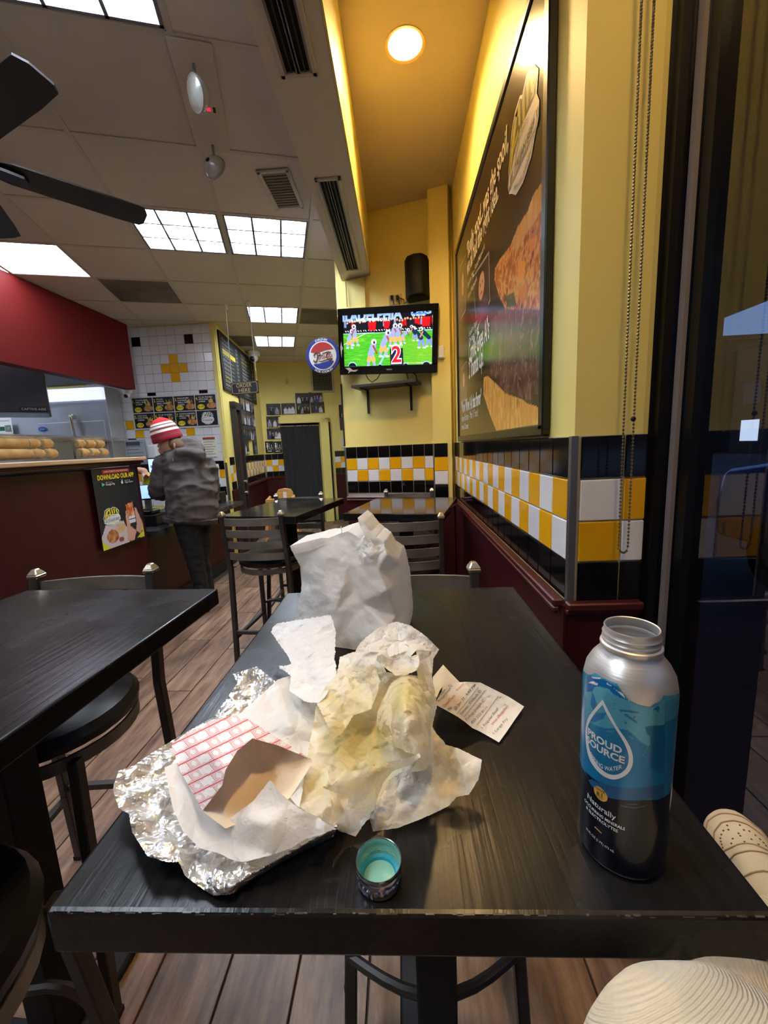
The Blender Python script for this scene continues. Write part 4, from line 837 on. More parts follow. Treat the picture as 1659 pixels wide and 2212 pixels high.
# ------------------------------------------------------------------ television wall
class Fr:                                        # oriented rectangle: u right, v up (0..1), d out of the front, metres
    def __init__(s, TL, TR, BL): s.o = np.array(TL); s.u = np.array(TR)-s.o; s.v = np.array(BL)-s.o; n = np.cross(s.u, s.v); s.n = -n/np.linalg.norm(n); s.n *= -1 if s.n[1] > 0 else 1
    def __call__(s, u, v, d=0): return s.o+s.u*u+s.v*(1-v)+s.n*d
    def box(s, mb, u0, u1, v0, v1, d0, d1):
        vs = [s(u, v, d) for d in (d0, d1) for v in (v0, v1) for u in (u0, u1)]; return mb.add(vs, [(0, 2, 3, 1), (4, 5, 7, 6), (0, 1, 5, 4), (2, 6, 7, 3), (0, 4, 6, 2), (1, 3, 7, 5)])
tvs = thing('television', 'black flat television showing a football game, tilted over the wall shelf', 'television')
F = Fr(at(729, 668, y=3.44), at(948, 655, y=3.30), at(735, 810, y=3.50))
m = MB(); F.box(m, 0, 1, 0, .13, -.05, .012); F.box(m, 0, 1, .9, 1, -.05, .012); F.box(m, 0, .05, .13, .9, -.05, .012); F.box(m, .945, 1, .13, .9, -.05, .012); F.box(m, .03, .97, .05, .97, -.06, -.004); m.build('bezel', M('tv_bezel', (10, 10, 11), .15), tvs, bevel=.004)
TVM = M('tv_screen', attr='Col', rough=.2, emit='attr', es=.45)
r = Ras(300, 170, (60, 170, 40), 1.65)
def tu(x, y): return ((x-128)/1384, 1-(y-(182-(x-128)*.041))/815)
r.mottle((r.V < .72).astype(float), [(48, 150, 34), (84, 196, 52), (66, 178, 44), (110, 206, 60)], 6, 22, 5); r.put(np.clip(r.U-.45, 0, .5)*(r.V < .5), (170, 220, 70), .6)
TP = lambda pts, c, k=1: r.poly([tu(*p) for p in pts], c, k)
TP([(100, 150), (1530, 90), (1530, 395), (820, 440), (128, 462)], (16, 18, 30)); TP([(128, 462), (820, 440), (1530, 395), (1530, 412), (820, 452), (128, 474)], (170, 210, 240))
R_ = np.random.RandomState(8)
for k in range(34):
    x = 150+41*k+R_.rand()*14; c = [(22, 24, 34), (196, 20, 32), (30, 32, 46), (232, 236, 250), (120, 150, 220)][R_.choice(5, p=[.42, .2, .22, .08, .08])]; h = 120+40*R_.rand(); y0 = 440-.04*(x-128)
    TP([(x-18, y0-h), (x+16, y0-h-8), (x+20, y0-h*.35), (x-18, y0-h*.35)], c); r.ell(*tu(x, y0-h-18), .011, .022, (214, 170, 150)); r.line(tu(x-8, y0-h*.4), tu(x-9, y0), .012, (18, 20, 30)); r.line(tu(x+9, y0-h*.4), tu(x+11, y0), .012, (24, 26, 36)); r.line(tu(x+2, y0-14), tu(x+16, y0-2), .008, (230, 238, 250))
for a in ([(525, 290), (655, 280), (640, 415), (540, 420)], [(768, 275), (876, 270), (850, 380), (780, 385)], [(1355, 215), (1480, 205), (1470, 350), (1350, 356)], [(1240, 240), (1300, 236), (1290, 310), (1250, 315)]): TP(a, (210, 22, 34))
r.line(tu(128, 640), tu(480, 462), .008, (220, 245, 235)); r.line(tu(690, 970), tu(840, 690), .02, (150, 205, 240)); r.line(tu(980, 930), tu(1520, 915), .006, (225, 240, 240))
BL, SK, GO, NV = (150, 168, 246), (150, 84, 66), (226, 178, 110), (20, 52, 78)
def player(x, y, h, lean=0, jersey=BL, pants=GO, sock=BL, skin=SK, num=None):
    """standing or crouching player: feet at (x, y), crop pixels"""
    hx = x+lean*h*.45; r.line(tu(x-h*.10, y), tu(x-h*.07, y-h*.24), .013*h/200, sock); r.line(tu(x+h*.14, y), tu(x+h*.10, y-h*.24), .013*h/200, sock); r.line(tu(x-h*.07, y-h*.22), tu(x, y-h*.46), .022*h/200, pants); r.line(tu(x+h*.10, y-h*.22), tu(x+h*.02, y-h*.46), .022*h/200, pants)
    r.line(tu(x, y-h*.45), tu(hx, y-h*.76), .036*h/240, jersey); r.line(tu(hx, y-h*.74), tu(hx+h*.12*(1 if lean >= 0 else -1), y-h*.48), .010*h/200, skin); r.ell(*tu(hx+lean*h*.1, y-h*.89), .026*h/360, .045*h/360, (226, 226, 240)); r.ell(*tu(hx+lean*h*.14, y-h*.87), .010*h/360, .025*h/360, (50, 44, 60))
    r.line(tu(x-h*.13, y+2), tu(x-h*.05, y+3), .010*h/200, (240, 246, 255)); r.line(tu(x+h*.12, y+2), tu(x+h*.2, y+3), .010*h/200, (240, 246, 255))
for a in ((215, 690, 300, .3), (310, 645, 330, -.05), (560, 985, 440, .22), (755, 820, 420, .35), (900, 650, 350, .25), (985, 640, 340, .2), (1060, 610, 230, .7)): player(*a)
for a in ((1340, 680, 330, -.6), (1460, 660, 300, -.7), (1250, 570, 240, -.4)): player(*a, jersey=NV, pants=(120, 150, 226), sock=(130, 160, 236), skin=(226, 130, 140))
for x, y, w_ in ((258, 990, .052), (705, 985, .03), (1110, 965, .03), (1425, 960, .05)): r.ell(*tu(x, y), w_, w_*1.7, (150, 206, 240)); r.ell(*tu(x, y+6), w_*.86, w_*1.45, (14, 20, 34))
TP([(862, 705), (1065, 690), (1075, 960), (870, 985)], (34, 34, 52)); r.build('screen', lambda u, v: np.array([F(.05+.895*a, .13+.77*b, -.001) for a, b in zip(u, v)]), TVM, tvs)
sc = lambda x, y, d=.001: F(.05+.895*tu(x, y)[0], .13+.77*tu(x, y)[1], d); upF = (F(0, 1)-F(0, 0))/np.linalg.norm(F(0, 1)-F(0, 0))
TXW = txm(225, 238, 255, .6); text('2', sc(890, 915), sc(1040, 908), .118, M('tv_red', (235, 20, 40), emit=(240, 16, 40), es=.6), tvs, up=upF, bold=.02, name='screen_lettering'); text('2', sc(882, 920, .0003), sc(1048, 912, .0003), .126, TXW, tvs, up=upF, bold=.075, name='screen_lettering')
text('ALL WAITING TO SEE WHO WILL', sc(262, 285), sc(860, 262), .022, TXW, tvs, up=upF, bold=.02, name='screen_lettering'); text('ILADELPHIA', sc(125, 268, .0002), sc(1060, 230, .0002), .068, txm(150, 190, 240, .5), tvs, up=upF, bold=.05, name='screen_lettering'); text('FAG', sc(1190, 178, .0002), sc(1490, 160, .0002), .05, txm(150, 190, 240, .5), tvs, up=upF, bold=.04, name='screen_lettering')
m = MB(); F.box(m, .05+.895*.775, .05+.895*.93, .13+.77*.93, .13+.77*.975, .0003, .0006); m.build('score_strip', M('tv_blue', (40, 90, 190), emit=(40, 110, 220), es=.8), tvs); text('FOX  WILD CARD', sc(1205, 205), sc(1400, 196), .014, TXW, tvs, up=upF, bold=.02, name='screen_lettering')
text('VIZIO', F(.49, .055, .0135), F(.55, .055, .0135), .011, txm(200, 205, 210), tvs, up=upF, bold=.02, name='maker_lettering')
m = MB(); pts = [(.06, .105), (.11, .11), (.14, .07), (.2, .075), (.17, .045), (.12, .05), (.09, .02), (.1, .06)]; m.add([F(u, v, .0132) for u, v in pts], [tuple(q) for q in tessellate_polygon([[Vector((u, v, 0)) for u, v in pts]])])
pts = [(.018, .42), (.03, .52), (.034, .46), (.046, .41), (.034, .37), (.028, .26)]; m.add([F(u, v, .0132) for u, v in pts], [tuple(q) for q in tessellate_polygon([[Vector((u, v, 0)) for u, v in pts]])]); m.build('peeling_film', M('peeled_film', (190, 190, 182), .4), tvs, fixn=False)
m = MB(); a = F(.5, .5, -.06); b = a.copy(); b[1] = 3.60; m.bar(a, b, .08, .12); m.build('wall_arm', BLKM, tvs)
t = thing('tv_cord', 'thin black cords hanging below the television to the shelf', 'cord'); 
for pts in (((790, 808), (795, 818), (803, 826), (815, 818), (822, 806)), ((878, 806), (881, 815), (881, 826), (881, 832)), ((892, 804), (899, 812), (901, 822), (899, 832))): MB().tube([at(*p, y=3.46) for p in pts], .004, 6).build('cord_loop', BLK, t, smooth=True)
sh = thing('wall_shelf', 'dark wall shelf on two bracket arms below the television', 'shelf')
a = atp(779, 840, TVA, TVD); b = atp(906, 836, TVA, TVD); sa, sb = float((a[:2]-TVA)@TVD)-.005, float((b[:2]-TVA)@TVD)+.02; zz = float(at(840, 830, y=3.45)[2])
MB().box(tv((sa+sb)/2, .105, zz), (sb-sa, .2, .022), rz=TVANG).build('board', M('shelf_board', (58, 54, 50), .5), sh, bevel=.002)
for px in (796, 889): s = float((atp(px, 870, TVA, TVD)[:2]-TVA)@TVD); MB().box(tv(s, .008, zz-.11), (.018, .012, .2), rz=TVANG).bar(tv(s, .012, zz-.014), tv(s, .17, zz-.014), .016, .01).build('bracket', BLKM, sh)
sp = thing('wall_speaker', 'black wall speaker tilted above the television', 'speaker'); P = atp(901, 603, TVA, TVD, .1)
o = MB().prism([(-.09, -.05), (.09, -.05), (.09, .02), (.06, .07), (.0, .085), (-.06, .07), (-.09, .02)], -.155, .155).build('cabinet', M('speaker_black', (10, 10, 10), .6, spec=.25), sp, bevel=.025, seg=3, smooth=True); o.location = P; o.rotation_euler = (.12, .04, TVANG+PI)
MB().box(tv(.48, .04, P[2]), (.05, .09, .06), rz=TVANG).build('mount', BLKM, sp) if False else MB().bar(P, (P[0]+.01, P[1]+.12, P[2]-.02), .04).build('mount', BLKM, sp)
ot = thing('wall_outlet', 'double wall outlet with two black plugs above the television', 'outlet'); P = atp(854, 647, TVA, TVD, .004); MB().box(P, (.11, .008, .075), rz=TVANG).build('plate', M('outlet_plate', (196, 176, 128), .4), ot, bevel=.002)
for px in (847, 859): q_ = atp(px, 643, TVA, TVD, .02); MB().box(q_, (.022, .035, .032), rz=TVANG).build('plug', BLK, ot, bevel=.004); MB().tube([q_, atp(px+3, 650, TVA, TVD, .04), atp(px+4, 658, TVA, TVD, .05)], .004, 6).build('cord', BLK, ot)
MB().tube([atp(862, 643, TVA, TVD, .03), atp(872, 647, TVA, TVD, .03), atp(873, 656, TVA, TVD, .05), atp(890, 645, TVA, TVD, .08)], .004, 6).build('cord', BLK, ot)
sn = thing('wall_sensor', 'small white sensor box on the yellow pilaster beside the poster', 'sensor'); MB().box(tv(.915, .125, float(at(973, 757, y=3.3)[2])), (.05, .03, .095), rz=TVANG).build('case', WHT, sn, bevel=.008)
pz = MB().tube([tv(.11, .04, 2.80), tv(.112, .045, 2.6)], .004, 5).build('wire', M('wire_tan', (150, 110, 50), .5)); tag(pz, 'thin wire down the yellow column edge beside the bulkhead end', 'wire')
# round cola sign
P = at(698, 769, y=3.62); cs = thing('cola_sign', 'round red, white and blue cola sign projecting left of the television', 'sign', tuple(P), math.radians(-4))
disc = lambda r_, d, m, n, k=40: MB().lathe([(0, d), (r_, d), (r_, d+.0012), (0, d+.0012)], n=k, ax='y').build(n, m, cs)
CR = .146; MB().lathe([(0, .012), (CR-.004, .012), (CR, .008), (CR, -.008), (CR-.004, -.012), (0, -.012)], n=48, ax='y').build('disc', M('sign_blue', (38, 54, 132), .3), cs, smooth=True)
SW = M('sign_white', (214, 216, 210), .35); SR = M('sign_red', (170, 40, 44), .35); SB = M('sign_deep_blue', (30, 52, 140), .35); SM = M('sign_maroon', (112, 34, 30), .4)
disc(.119, -.0145, SW, 'white_disc'); R2 = .108
def wave(top):
    pts = []
    xs = np.linspace(-1, 1, 25); yv = lambda x: (.36-.1*math.sin(x*2.6)*-1*.9 if top else -.52+.1*math.sin(x*2.6)*.9)
    w_ = [(x*R2, yv(x)*R2) for x in xs if x*x+yv(x)**2 <= 1.0]; a0 = math.atan2(w_[-1][1], w_[-1][0]); a1 = math.atan2(w_[0][1], w_[0][0])
    if top: a1 = a1 if a1 > a0 else a1+2*PI
    else: a1 = a1-2*PI if a1 > a0 else a1
    return w_+[(R2*math.cos(a0+(a1-a0)*i/16), R2*math.sin(a0+(a1-a0)*i/16)) for i in range(17)]
for top, m in ((True, SR), (False, SB)): MB().prism(wave(top), -.0166, -.0158, lambda x, y, z: (x, z, y)).build('wave', m, cs)
cu = lambda pts, r_: MB().tube([(x*R2, -.0165, y*R2) for x, y in pts], r_, 6).build('script_stroke', SM, cs, smooth=True)
cu([(-.62, -.12), (-.72, .05), (-.62, .2), (-.4, .26), (-.2, .2), (-.18, .1), (-.35, .03)], .0036); cu([(-.42, .14), (-.46, -.2), (-.54, -.42), (-.68, -.44), (-.76, -.34), (-.7, -.3)], .0042); cu([(.56, .12), (.66, .22), (.5, .28), (.2, .22), (-.02, .16)], .0034); cu([(.5, .26), (.34, .1), (.28, -.08), (.36, -.24), (.5, -.38), (.72, -.36), (.76, -.28), (.6, -.24), (.3, -.3), (-.1, -.42), (-.32, -.38)], .0036)
text('EPSI-', (-.36*R2, -.017, -.26*R2), (.26*R2, -.017, -.22*R2), .034, SM, cs, bold=.012, name='sign_lettering'); text('OLA', (.36*R2, -.017, -.16*R2), (.8*R2, -.017, -.2*R2), .032, SM, cs, bold=.012, name='sign_lettering')
def arcw(a0, a1, r0, sg): return lambda u, v: np.array([((r0+sg*h)*math.cos(a0+(a1-a0)*a), -.0135, (r0+sg*h)*math.sin(a0+(a1-a0)*a)) for a, h in zip(u, v)])
text('DRINK', 0, 1, .015, SW, cs, warp=arcw(math.radians(116), math.radians(66), .124, 1), name='sign_lettering', bold=.03); text('ICE COLD', 0, 1, .015, SW, cs, warp=arcw(math.radians(236), math.radians(306), .1395, -1), name='sign_lettering', bold=.03)
MB().box((.135, .0, -.0), (.09, .016, .13)).build('bracket_plate', M('sign_blue2', (40, 52, 130), .3), cs); MB().box((.19, .04, 0), (.03, .1, .1)).build('wall_bracket', BLKM, cs)
# hanging order sign
a, b = at(497, 838, y=4.7), at(561, 838, y=4.7); P = (a+b)/2; sg = thing('order_sign', 'black hanging ORDER HERE sign with gold border on two chains', 'sign', tuple(P), math.radians(-10)); L = np.linalg.norm(b-a); hh = .135
MB().box((0, 0, 0), (L, .012, hh)).build('board', M('sign_black', (40, 42, 50), .4), sg, bevel=.002); GOLD = M('sign_gold', (206, 186, 128), .4, .2); q = .92
bp = [(-.42, -.5), (.42, -.5), (.46, -.4), (.46, .4), (.42, .5), (-.42, .5), (-.46, .4), (-.46, -.4)]
for i in range(8): MB().bar((bp[i][0]*L, -.0075, bp[i][1]*hh*.82), (bp[(i+1) % 8][0]*L, -.0075, bp[(i+1) % 8][1]*hh*.82), .004, .003, up=(0, 1, 0)).build('border', GOLD, sg)
text('ORDER', (-.1, -.0075, .008), (.09, -.0075, .008), .04, GOLD, sg, name='sign_lettering', bold=.004); text('HERE', (-.075, -.0075, -.045), (.07, -.0075, -.045), .04, GOLD, sg, name='sign_lettering', bold=.004)
for s_ in (-1, 1): MB().tube([(s_*(L/2-.014), 0, hh/2-.01), (s_*(L/2-.03), .0, 1.0), (s_*(L/2-.03), 0, CE-P[2]-.004)], .0045, 6).build('chain', M('chain_white', (190, 188, 180), .4, .3), sg); MB().box((s_*(L/2-.03), 0, CE-P[2]-.03), (.03, .03, .05)).build('hook', WHT, sg)
# ------------------------------------------------------------------ hall: menu board, photos, curtain, signs
hp = lambda px, py, d=.012: atp(px, py, HA, HD, d); fp = lambda px, py, d=.012: atp(px, py, FA, FD, d); UPZ = np.array([0, 0, 1.])
mb_ = thing('menu_board', 'large black menu board with rows of white lettering on the hall wall', 'menu'); sA, sB = .10, float((hp(552, 850)[:2]-HA)@HD); zt, zb = float(hp(490, 745)[2]), float(hp(490, 856)[2])
zt2 = float(hp(550, 787)[2]); zb2 = float(hp(556, 876)[2]); zt, zb = (zt+zt2)/2+.06, (zb+zb2)/2+.04
for k in range(2): MB().box(hw(sA+(sB-sA)*(k+.5)/2, .012, (zt+zb)/2), ((sB-sA)/2-.01, .02, zt-zb), rz=HANG).build('panel', BLKM, mb_)
R_ = np.random.RandomState(4); GI = txm(170, 168, 158)
items = ['ITALIAN BEEF', 'SAUSAGE', 'COMBO', 'HOT DOG', 'POLISH', 'BURGER', 'CHEESE FRIES', 'ONION RINGS', 'CHICKEN', 'TAMALE', 'SHAKES', 'DRINKS']
for k in range(2):
    for i in range(12):
        z = zt-.1-(zt-zb-.16)*i/11; s0 = sA+(sB-sA)*(k*.5+.05); yel_ = i in (3, 9) and k == 0 or i in (2, 8) and k == 1
        if (k, i) == (0, 3): MB().box(hw(s0+.3, .0235, z+.02), (.62, .002, .06), rz=HANG).build('yellow_bar', YI, mb_)
        text(items[(i+5*k) % 12], hw(s0, .0245, z), hw(s0+.26+.1*R_.rand(), .0245, z), .034, BLKM if (k, i) == (0, 3) else YI if yel_ else GI, mb_, name='board_lettering'); text('%d.%02d' % (3+R_.randint(9), R_.choice([49, 79, 95])), hw(s0+.66, .0245, z), hw(s0+.76, .0245, z), .035, GI, mb_, name='board_lettering')
        text('with sweet or hot peppers', hw(s0, .0245, z-.03), hw(s0+.5, .0245, z-.03), .016, GI, mb_, name='board_lettering')
def photo(name_lbl, P, D, ang, w_, h_, seed, group, dark=False, paint=None):
    t = thing('framed_photo', name_lbl, 'photo', tuple(P), ang, group); MB().box((0, .004, 0), (w_, .014, h_)).build('frame', BLKM, t)
    R = np.random.RandomState(seed); r = Ras(34, 26, [(26, 28, 34), (44, 52, 54), (36, 34, 40), (60, 62, 66), (24, 60, 62)][seed % 5], w_/h_)
    r.mottle((r.V > .45).astype(float), [(30, 30, 36), (70, 72, 76), (44, 40, 40), (96, 90, 88)], 7, 5, seed)
    n = 2+seed % 3
    for k in range(n):
        x = (k+.6+.3*R.rand())/(n+.2); h = .5+.16*R.rand(); c = [(24, 24, 30), (212, 212, 220), (70, 70, 120), (150, 146, 170), (20, 22, 26)][R.randint(5)]
        r.poly([(x-.16, 0), (x-.13, h-.14), (x-.05, h-.05), (x+.05, h-.05), (x+.13, h-.14), (x+.16, 0)], c); r.ell(x, h+.06, .055, .1, (206, 156, 132)); r.ell(x, h+.12, .056, .06, (50, 38, 34)); r.line((x, h-.06), (x, h-.25), .03, (224, 224, 228))
    if seed % 4 == 0: r.rect(.55, .04, .95, .18, (220, 220, 216))
    r.build('print', lambda u, v: np.stack([(u-.5)*(w_-.012), np.full_like(u, -.0045), (v-.5)*(h_-.012)], 1), PRINTG, t)
FPH = [(653, 861, 'framed photo of two people, top row left, over the black curtain'), (682, 859, 'framed photo of two people in dark suits, top row right, over the curtain'), (591, 884, 'framed photo at the left end of the second row over the curtain'), (623, 883, 'framed photo of three people, second from left in the second row'), (655, 882, 'framed photo of a seated group, third from left in the second row'), (686, 880, 'framed photo of people in white, right end of the second row'), (591, 911, 'framed photo left of the curtain top, upper of two'), (592, 937, 'framed photo of a seated trio left of the curtain, lower of two')]
wph = float(np.linalg.norm(fp(638, 883)-fp(607, 883)))-.004
for k, (px, py, lb) in enumerate(FPH): P = fp(px, py, .014); photo(lb, P, FD, FANG, wph-.006, wph*.77, k+1, 'photos over the curtain')
for k, (px, py, lb) in enumerate(((741, 888, 'dark framed photo at the hall right edge, upper one'), (743, 915, 'purple toned framed photo at the hall right edge, lower one'))): photo(lb, fp(px+8, py, .014), FD, FANG, .3, .24, k+12, 'photos at the hall right edge')
k = 0
for row in range(4):
    for c in range(3):
        if (row, c) == (3, 1): continue
        px = (527, 544, 556)[c]+row*1.5; py = (886, 910, 936, 962)[row]+(-1, 3, 6)[c]; q_ = hp(px, py, .014); s_ = s1+.1+.29*(c+.5); z_ = float(q_[2])
        photo('framed photo on the hall wall below the menu board, row %s, %s column' % (('one', 'two', 'three', 'four')[row], ('nearest', 'middle', 'far')[c]), hw(s1+.12+.31*(c+.5), .014, zt_h+.13+.228*(3-row)), HD, HANG, .29, .225, k+3, 'photos on the hall wall'); k += 1
for px, lb, wd in ((582, 'left black restroom sign with white figures beside the curtain', 'WOMEN'), (600, 'right black restroom sign with white figures beside the curtain', 'MEN')):
    P = fp(px, 966, .01); t = thing('restroom_sign', lb, 'sign', tuple(P), FANG, 'restroom signs'); MB().box((0, 0, 0), (.15, .012, .22)).build('plate', BLKM, t, bevel=.004)
    MB().sphere((-.035, -.008, .07), (.014, .003, .014), 12, 8).prism([(-.012, .05), (.012, .05), (.018, -.0), (.008, -.0), (.006, -.045), (-.006, -.045), (-.008, 0), (-.018, 0)], -.0085, -.0065, lambda x, y, z: (x-.035, z, y)).build('figure', WI, t)
    MB().bar((-.005, -.0075, .07), (.0, -.0075, -.045), .006, .002, up=(0, 1, 0)).sphere((.04, -.008, .035), (.009, .003, .009), 12, 8).bar((.038, -.0075, .024), (.042, -.0075, -.01), .008, .002, up=(0, 1, 0)).bar((.042, -.0075, -.01), (.06, -.0075, -.012), .006, .002, up=(0, 1, 0)).tube([(.038+.022*math.cos(a_), -.0075, -.022+.022*math.sin(a_)) for a_ in np.linspace(2, 6.2, 12)], .003, 5).build('wheelchair_figure', WI, t)
    text(wd, (-.04, -.0075, -.085), (.04, -.0075, -.085), .022, WI, t, bold=.02, name='sign_lettering')
# curtain with rod and yellow casing
sl, sr_ = float((fp(612, 1000)[:2]-FA)@FD), float((fp(694, 1000)[:2]-FA)@FD); zc = float(fp(650, 914)[2])
cas = st('trim_7', MB().box(fw(sr_+.1, .05, zc/2+.04), (.16, .1, zc+.08), rz=FANG).box(fw((sl+sr_)/2+.08, .05, zc+.06), (sr_-sl+.2, .1, .12), rz=FANG), YEL); MB().box(fw(sr_+.2, .03, zc/2), (.035, .05, zc), rz=FANG).build('dark_gap', BLKM, cas)
MB().box(fw((sl+sr_)/2, .004, zc/2), (sr_-sl, .008, zc), rz=FANG).build('opening', VOIDM, cas)
ct = thing('curtain', 'black pleated curtain closing the far doorway', 'curtain'); W_ = sr_-sl-.02; nx, ny = 90, 14; vs = []; fs = []
for j in range(ny+1):
    for i in range(nx+1):
        u = i/nx; v = j/ny; p = fw(sl+.01+W_*u, .032+.016*math.sin(u*70+.7*math.sin(u*9))*(1-.5*v)+.004*math.sin(u*31+v*3), .03+(zc-.06)*v); vs.append(p)
for j in range(ny):
    for i in range(nx): fs.append((j*(nx+1)+i, j*(nx+1)+i+1, (j+1)*(nx+1)+i+1, (j+1)*(nx+1)+i))
MB().add(vs, fs).build('cloth', M('curtain_black', (30, 31, 36), .85, sheen=.3), ct, smooth=True); MB().tube([fw(sl-.03, .03, zc-.05), fw(sr_+.02, .03, zc-.05)], .012, 8).build('rod', CAPM, ct)
for k in range(12): MB().lathe([(.018, -.004), (.022, 0), (.018, .004)], c=fw(sl+.03+W_*k/12, .03, zc-.05), n=10, ax='x').build('ring', CAPM, ct)
P = fp(696, 818, .012); t = thing('return_vent', 'square dark mesh vent with pale frame behind the cola sign', 'vent', tuple(P), FANG); f = MB()
for s_ in (-1, 1): f.box((s_*.2, 0, 0), (.04, .02, .5)).box((0, 0, s_*.24), (.44, .02, .04))
f.build('frame', M('vent_frame', (196, 186, 150), .5), t, bevel=.003); MB().box((0, .006, 0), (.38, .004, .46)).build('dark_back', VOIDM, t)
for k in range(14): MB().box((-.18+.36*k/13, -.002, 0), (.007, .006, .46)).build('bar', M('mesh_grey', (120, 116, 104), .5), t)
for k in range(17): MB().box((0, -.003, -.22+.44*k/16), (.38, .006, .007)).build('bar', M('mesh_grey'), t)
P = fp(620, 824, .02); t = thing('motion_sensor', 'small beige motion sensor high on the far yellow wall', 'sensor', tuple(P), FANG); MB().box((0, 0, 0), (.06, .04, .1)).box((0, -.02, -.02), (.045, .02, .04)).build('case', M('sensor_beige', (206, 196, 140), .5), t, bevel=.01)
P = fp(744, 957, .02); t = thing('wall_intercom', 'white thermostat box on the far wall above the black tiles', 'thermostat', tuple(P), FANG); MB().box((0, 0, 0), (.11, .04, .19)).build('case', WHT, t, bevel=.008); MB().box((0, -.022, -.05), (.06, .004, .03)).build('display', M('grey_display', (130, 134, 130), .3), t)
# wooden high chair by the curtain
hc = thing('high_chair', 'light wooden high chair standing left of the black curtain', 'high chair', (-1.74, 5.75, 0), math.radians(12)); 
for x in (-.2, .2):
    for y, z1 in ((-.22, .74), (.24, .78)): MB().bar((x*1.18, y*1.12, 0), (x*.86, y*.78, z1), .045, .045, t=.8).build('leg', WOODL, hc, bevel=.006)
    MB().bar((x*.86, -.19, .74), (x*.86, .2, .74), .045, .06).build('arm_rail', WOODL, hc, bevel=.006); MB().bar((x*.98, -.21, .5), (x*.98, .21, .5), .03, .05).build('side_rail', WOODL, hc, bevel=.004); MB().bar((x*1.1, -.23, .2), (x*1.1, .24, .2), .03, .04).build('side_rail', WOODL, hc, bevel=.004)
MB().box((0, 0, .5), (.36, .36, .022)).build('seat', WOODL, hc, bevel=.006); MB().bar((-.18, -.19, .755), (.18, -.19, .755), .04, .05).build('front_bar', WOODL, hc, bevel=.006); MB().bar((-.2, -.2, .3), (.2, -.2, .3), .03, .04).build('foot_bar', WOODL, hc, bevel=.004)
MB().prism([(-.12, .5), (.12, .5), (.12, .82), (.09, .87), (0, .885), (-.09, .87), (-.12, .82)], .17, .195, lambda x, y, z: (x+.05, z, y)).build('back_rest', WOODL, hc, bevel=.006); MB().box((.05, .168, .78), (.05, .003, .1)).build('safety_label', WHT, hc)
# ------------------------------------------------------------------ big sandwich poster on the right wall
po = thing('wall_poster', 'huge framed black poster of a beef sandwich on the right wall', 'poster'); XP = .44
yl, yr, zb_, zt_ = 3.06, 1.303, 1.462, 2.72; 
def pw_(px, py): p = at(px, py, x=XP-.004); return ((yl-p[1])/(yl-yr), (p[2]-zb_)/(zt_-zb_))
fr = MB(); fr.box((XP+.002, (yl+yr)/2, zb_-.0), (.026, yl-yr+.06, .036)).box((XP+.002, (yl+yr)/2, zt_), (.026, yl-yr+.06, .036)).box((XP+.002, yl+.012, (zb_+zt_)/2), (.026, .036, zt_-zb_)).box((XP+.002, yr-.012, (zb_+zt_)/2), (.026, .04, zt_-zb_)); fr.build('frame', M('poster_frame', (12, 11, 11), .3), po, bevel=.004)
r = Ras(330, 250, (46, 36, 30), (yl-yr)/(zt_-zb_)); PP = lambda pts: [pw_(*p) for p in pts]
r.put(np.clip(.55-r.V, 0, 1)*1.2*(r.U < 1), (92, 76, 40), .5)
bun = PP([(1176, 386), (1152, 420), (1140, 455), (1118, 490), (1103, 530), (1080, 560), (1069, 580), (1068, 605), (1078, 640), (1092, 668), (1172, 668)]); r.mottle(r.inside(bun), [(120, 58, 30), (196, 110, 52), (150, 80, 40), (226, 156, 84), (180, 92, 44), (96, 44, 26)], 34, 26, 3)
r.mottle(r.inside(PP([(1176, 386), (1152, 420), (1140, 455), (1118, 490), (1106, 530), (1116, 545), (1140, 500), (1160, 470), (1176, 440)])), [(214, 160, 90), (190, 130, 66), (228, 184, 120)], 40, 8, 4)
for k, (a, c) in enumerate((([(1120, 560), (1136, 566), (1130, 610), (1118, 600)], (226, 140, 60)), ([(1140, 520), (1160, 510), (1150, 545)], (216, 120, 50)), ([(1120, 630), (1138, 610), (1136, 650), (1124, 655)], (206, 116, 56)), ([(1155, 640), (1170, 620), (1168, 660)], (204, 104, 54)), ([(1092, 640), (1110, 630), (1116, 662), (1096, 664)], (96, 92, 48)))): r.poly(PP(a), c)
r.mottle(r.inside(PP([(1064, 690), (1080, 668), (1172, 668), (1166, 850), (1140, 865), (1110, 850), (1090, 852), (1075, 820), (1054, 806), (1052, 770)])), [(40, 26, 26), (86, 52, 46), (120, 84, 72), (62, 38, 34), (150, 112, 96), (34, 22, 24)], 70, 22, 6)
r.mottle(r.inside(PP([(1045, 815), (1054, 812), (1075, 832), (1092, 850), (1110, 856), (1128, 862), (1140, 872), (1166, 880), (1164, 918), (1072, 932), (1056, 890), (1044, 850)])), [(196, 132, 54), (222, 164, 84), (206, 146, 66), (236, 186, 104), (176, 112, 44)], 60, 10, 7)
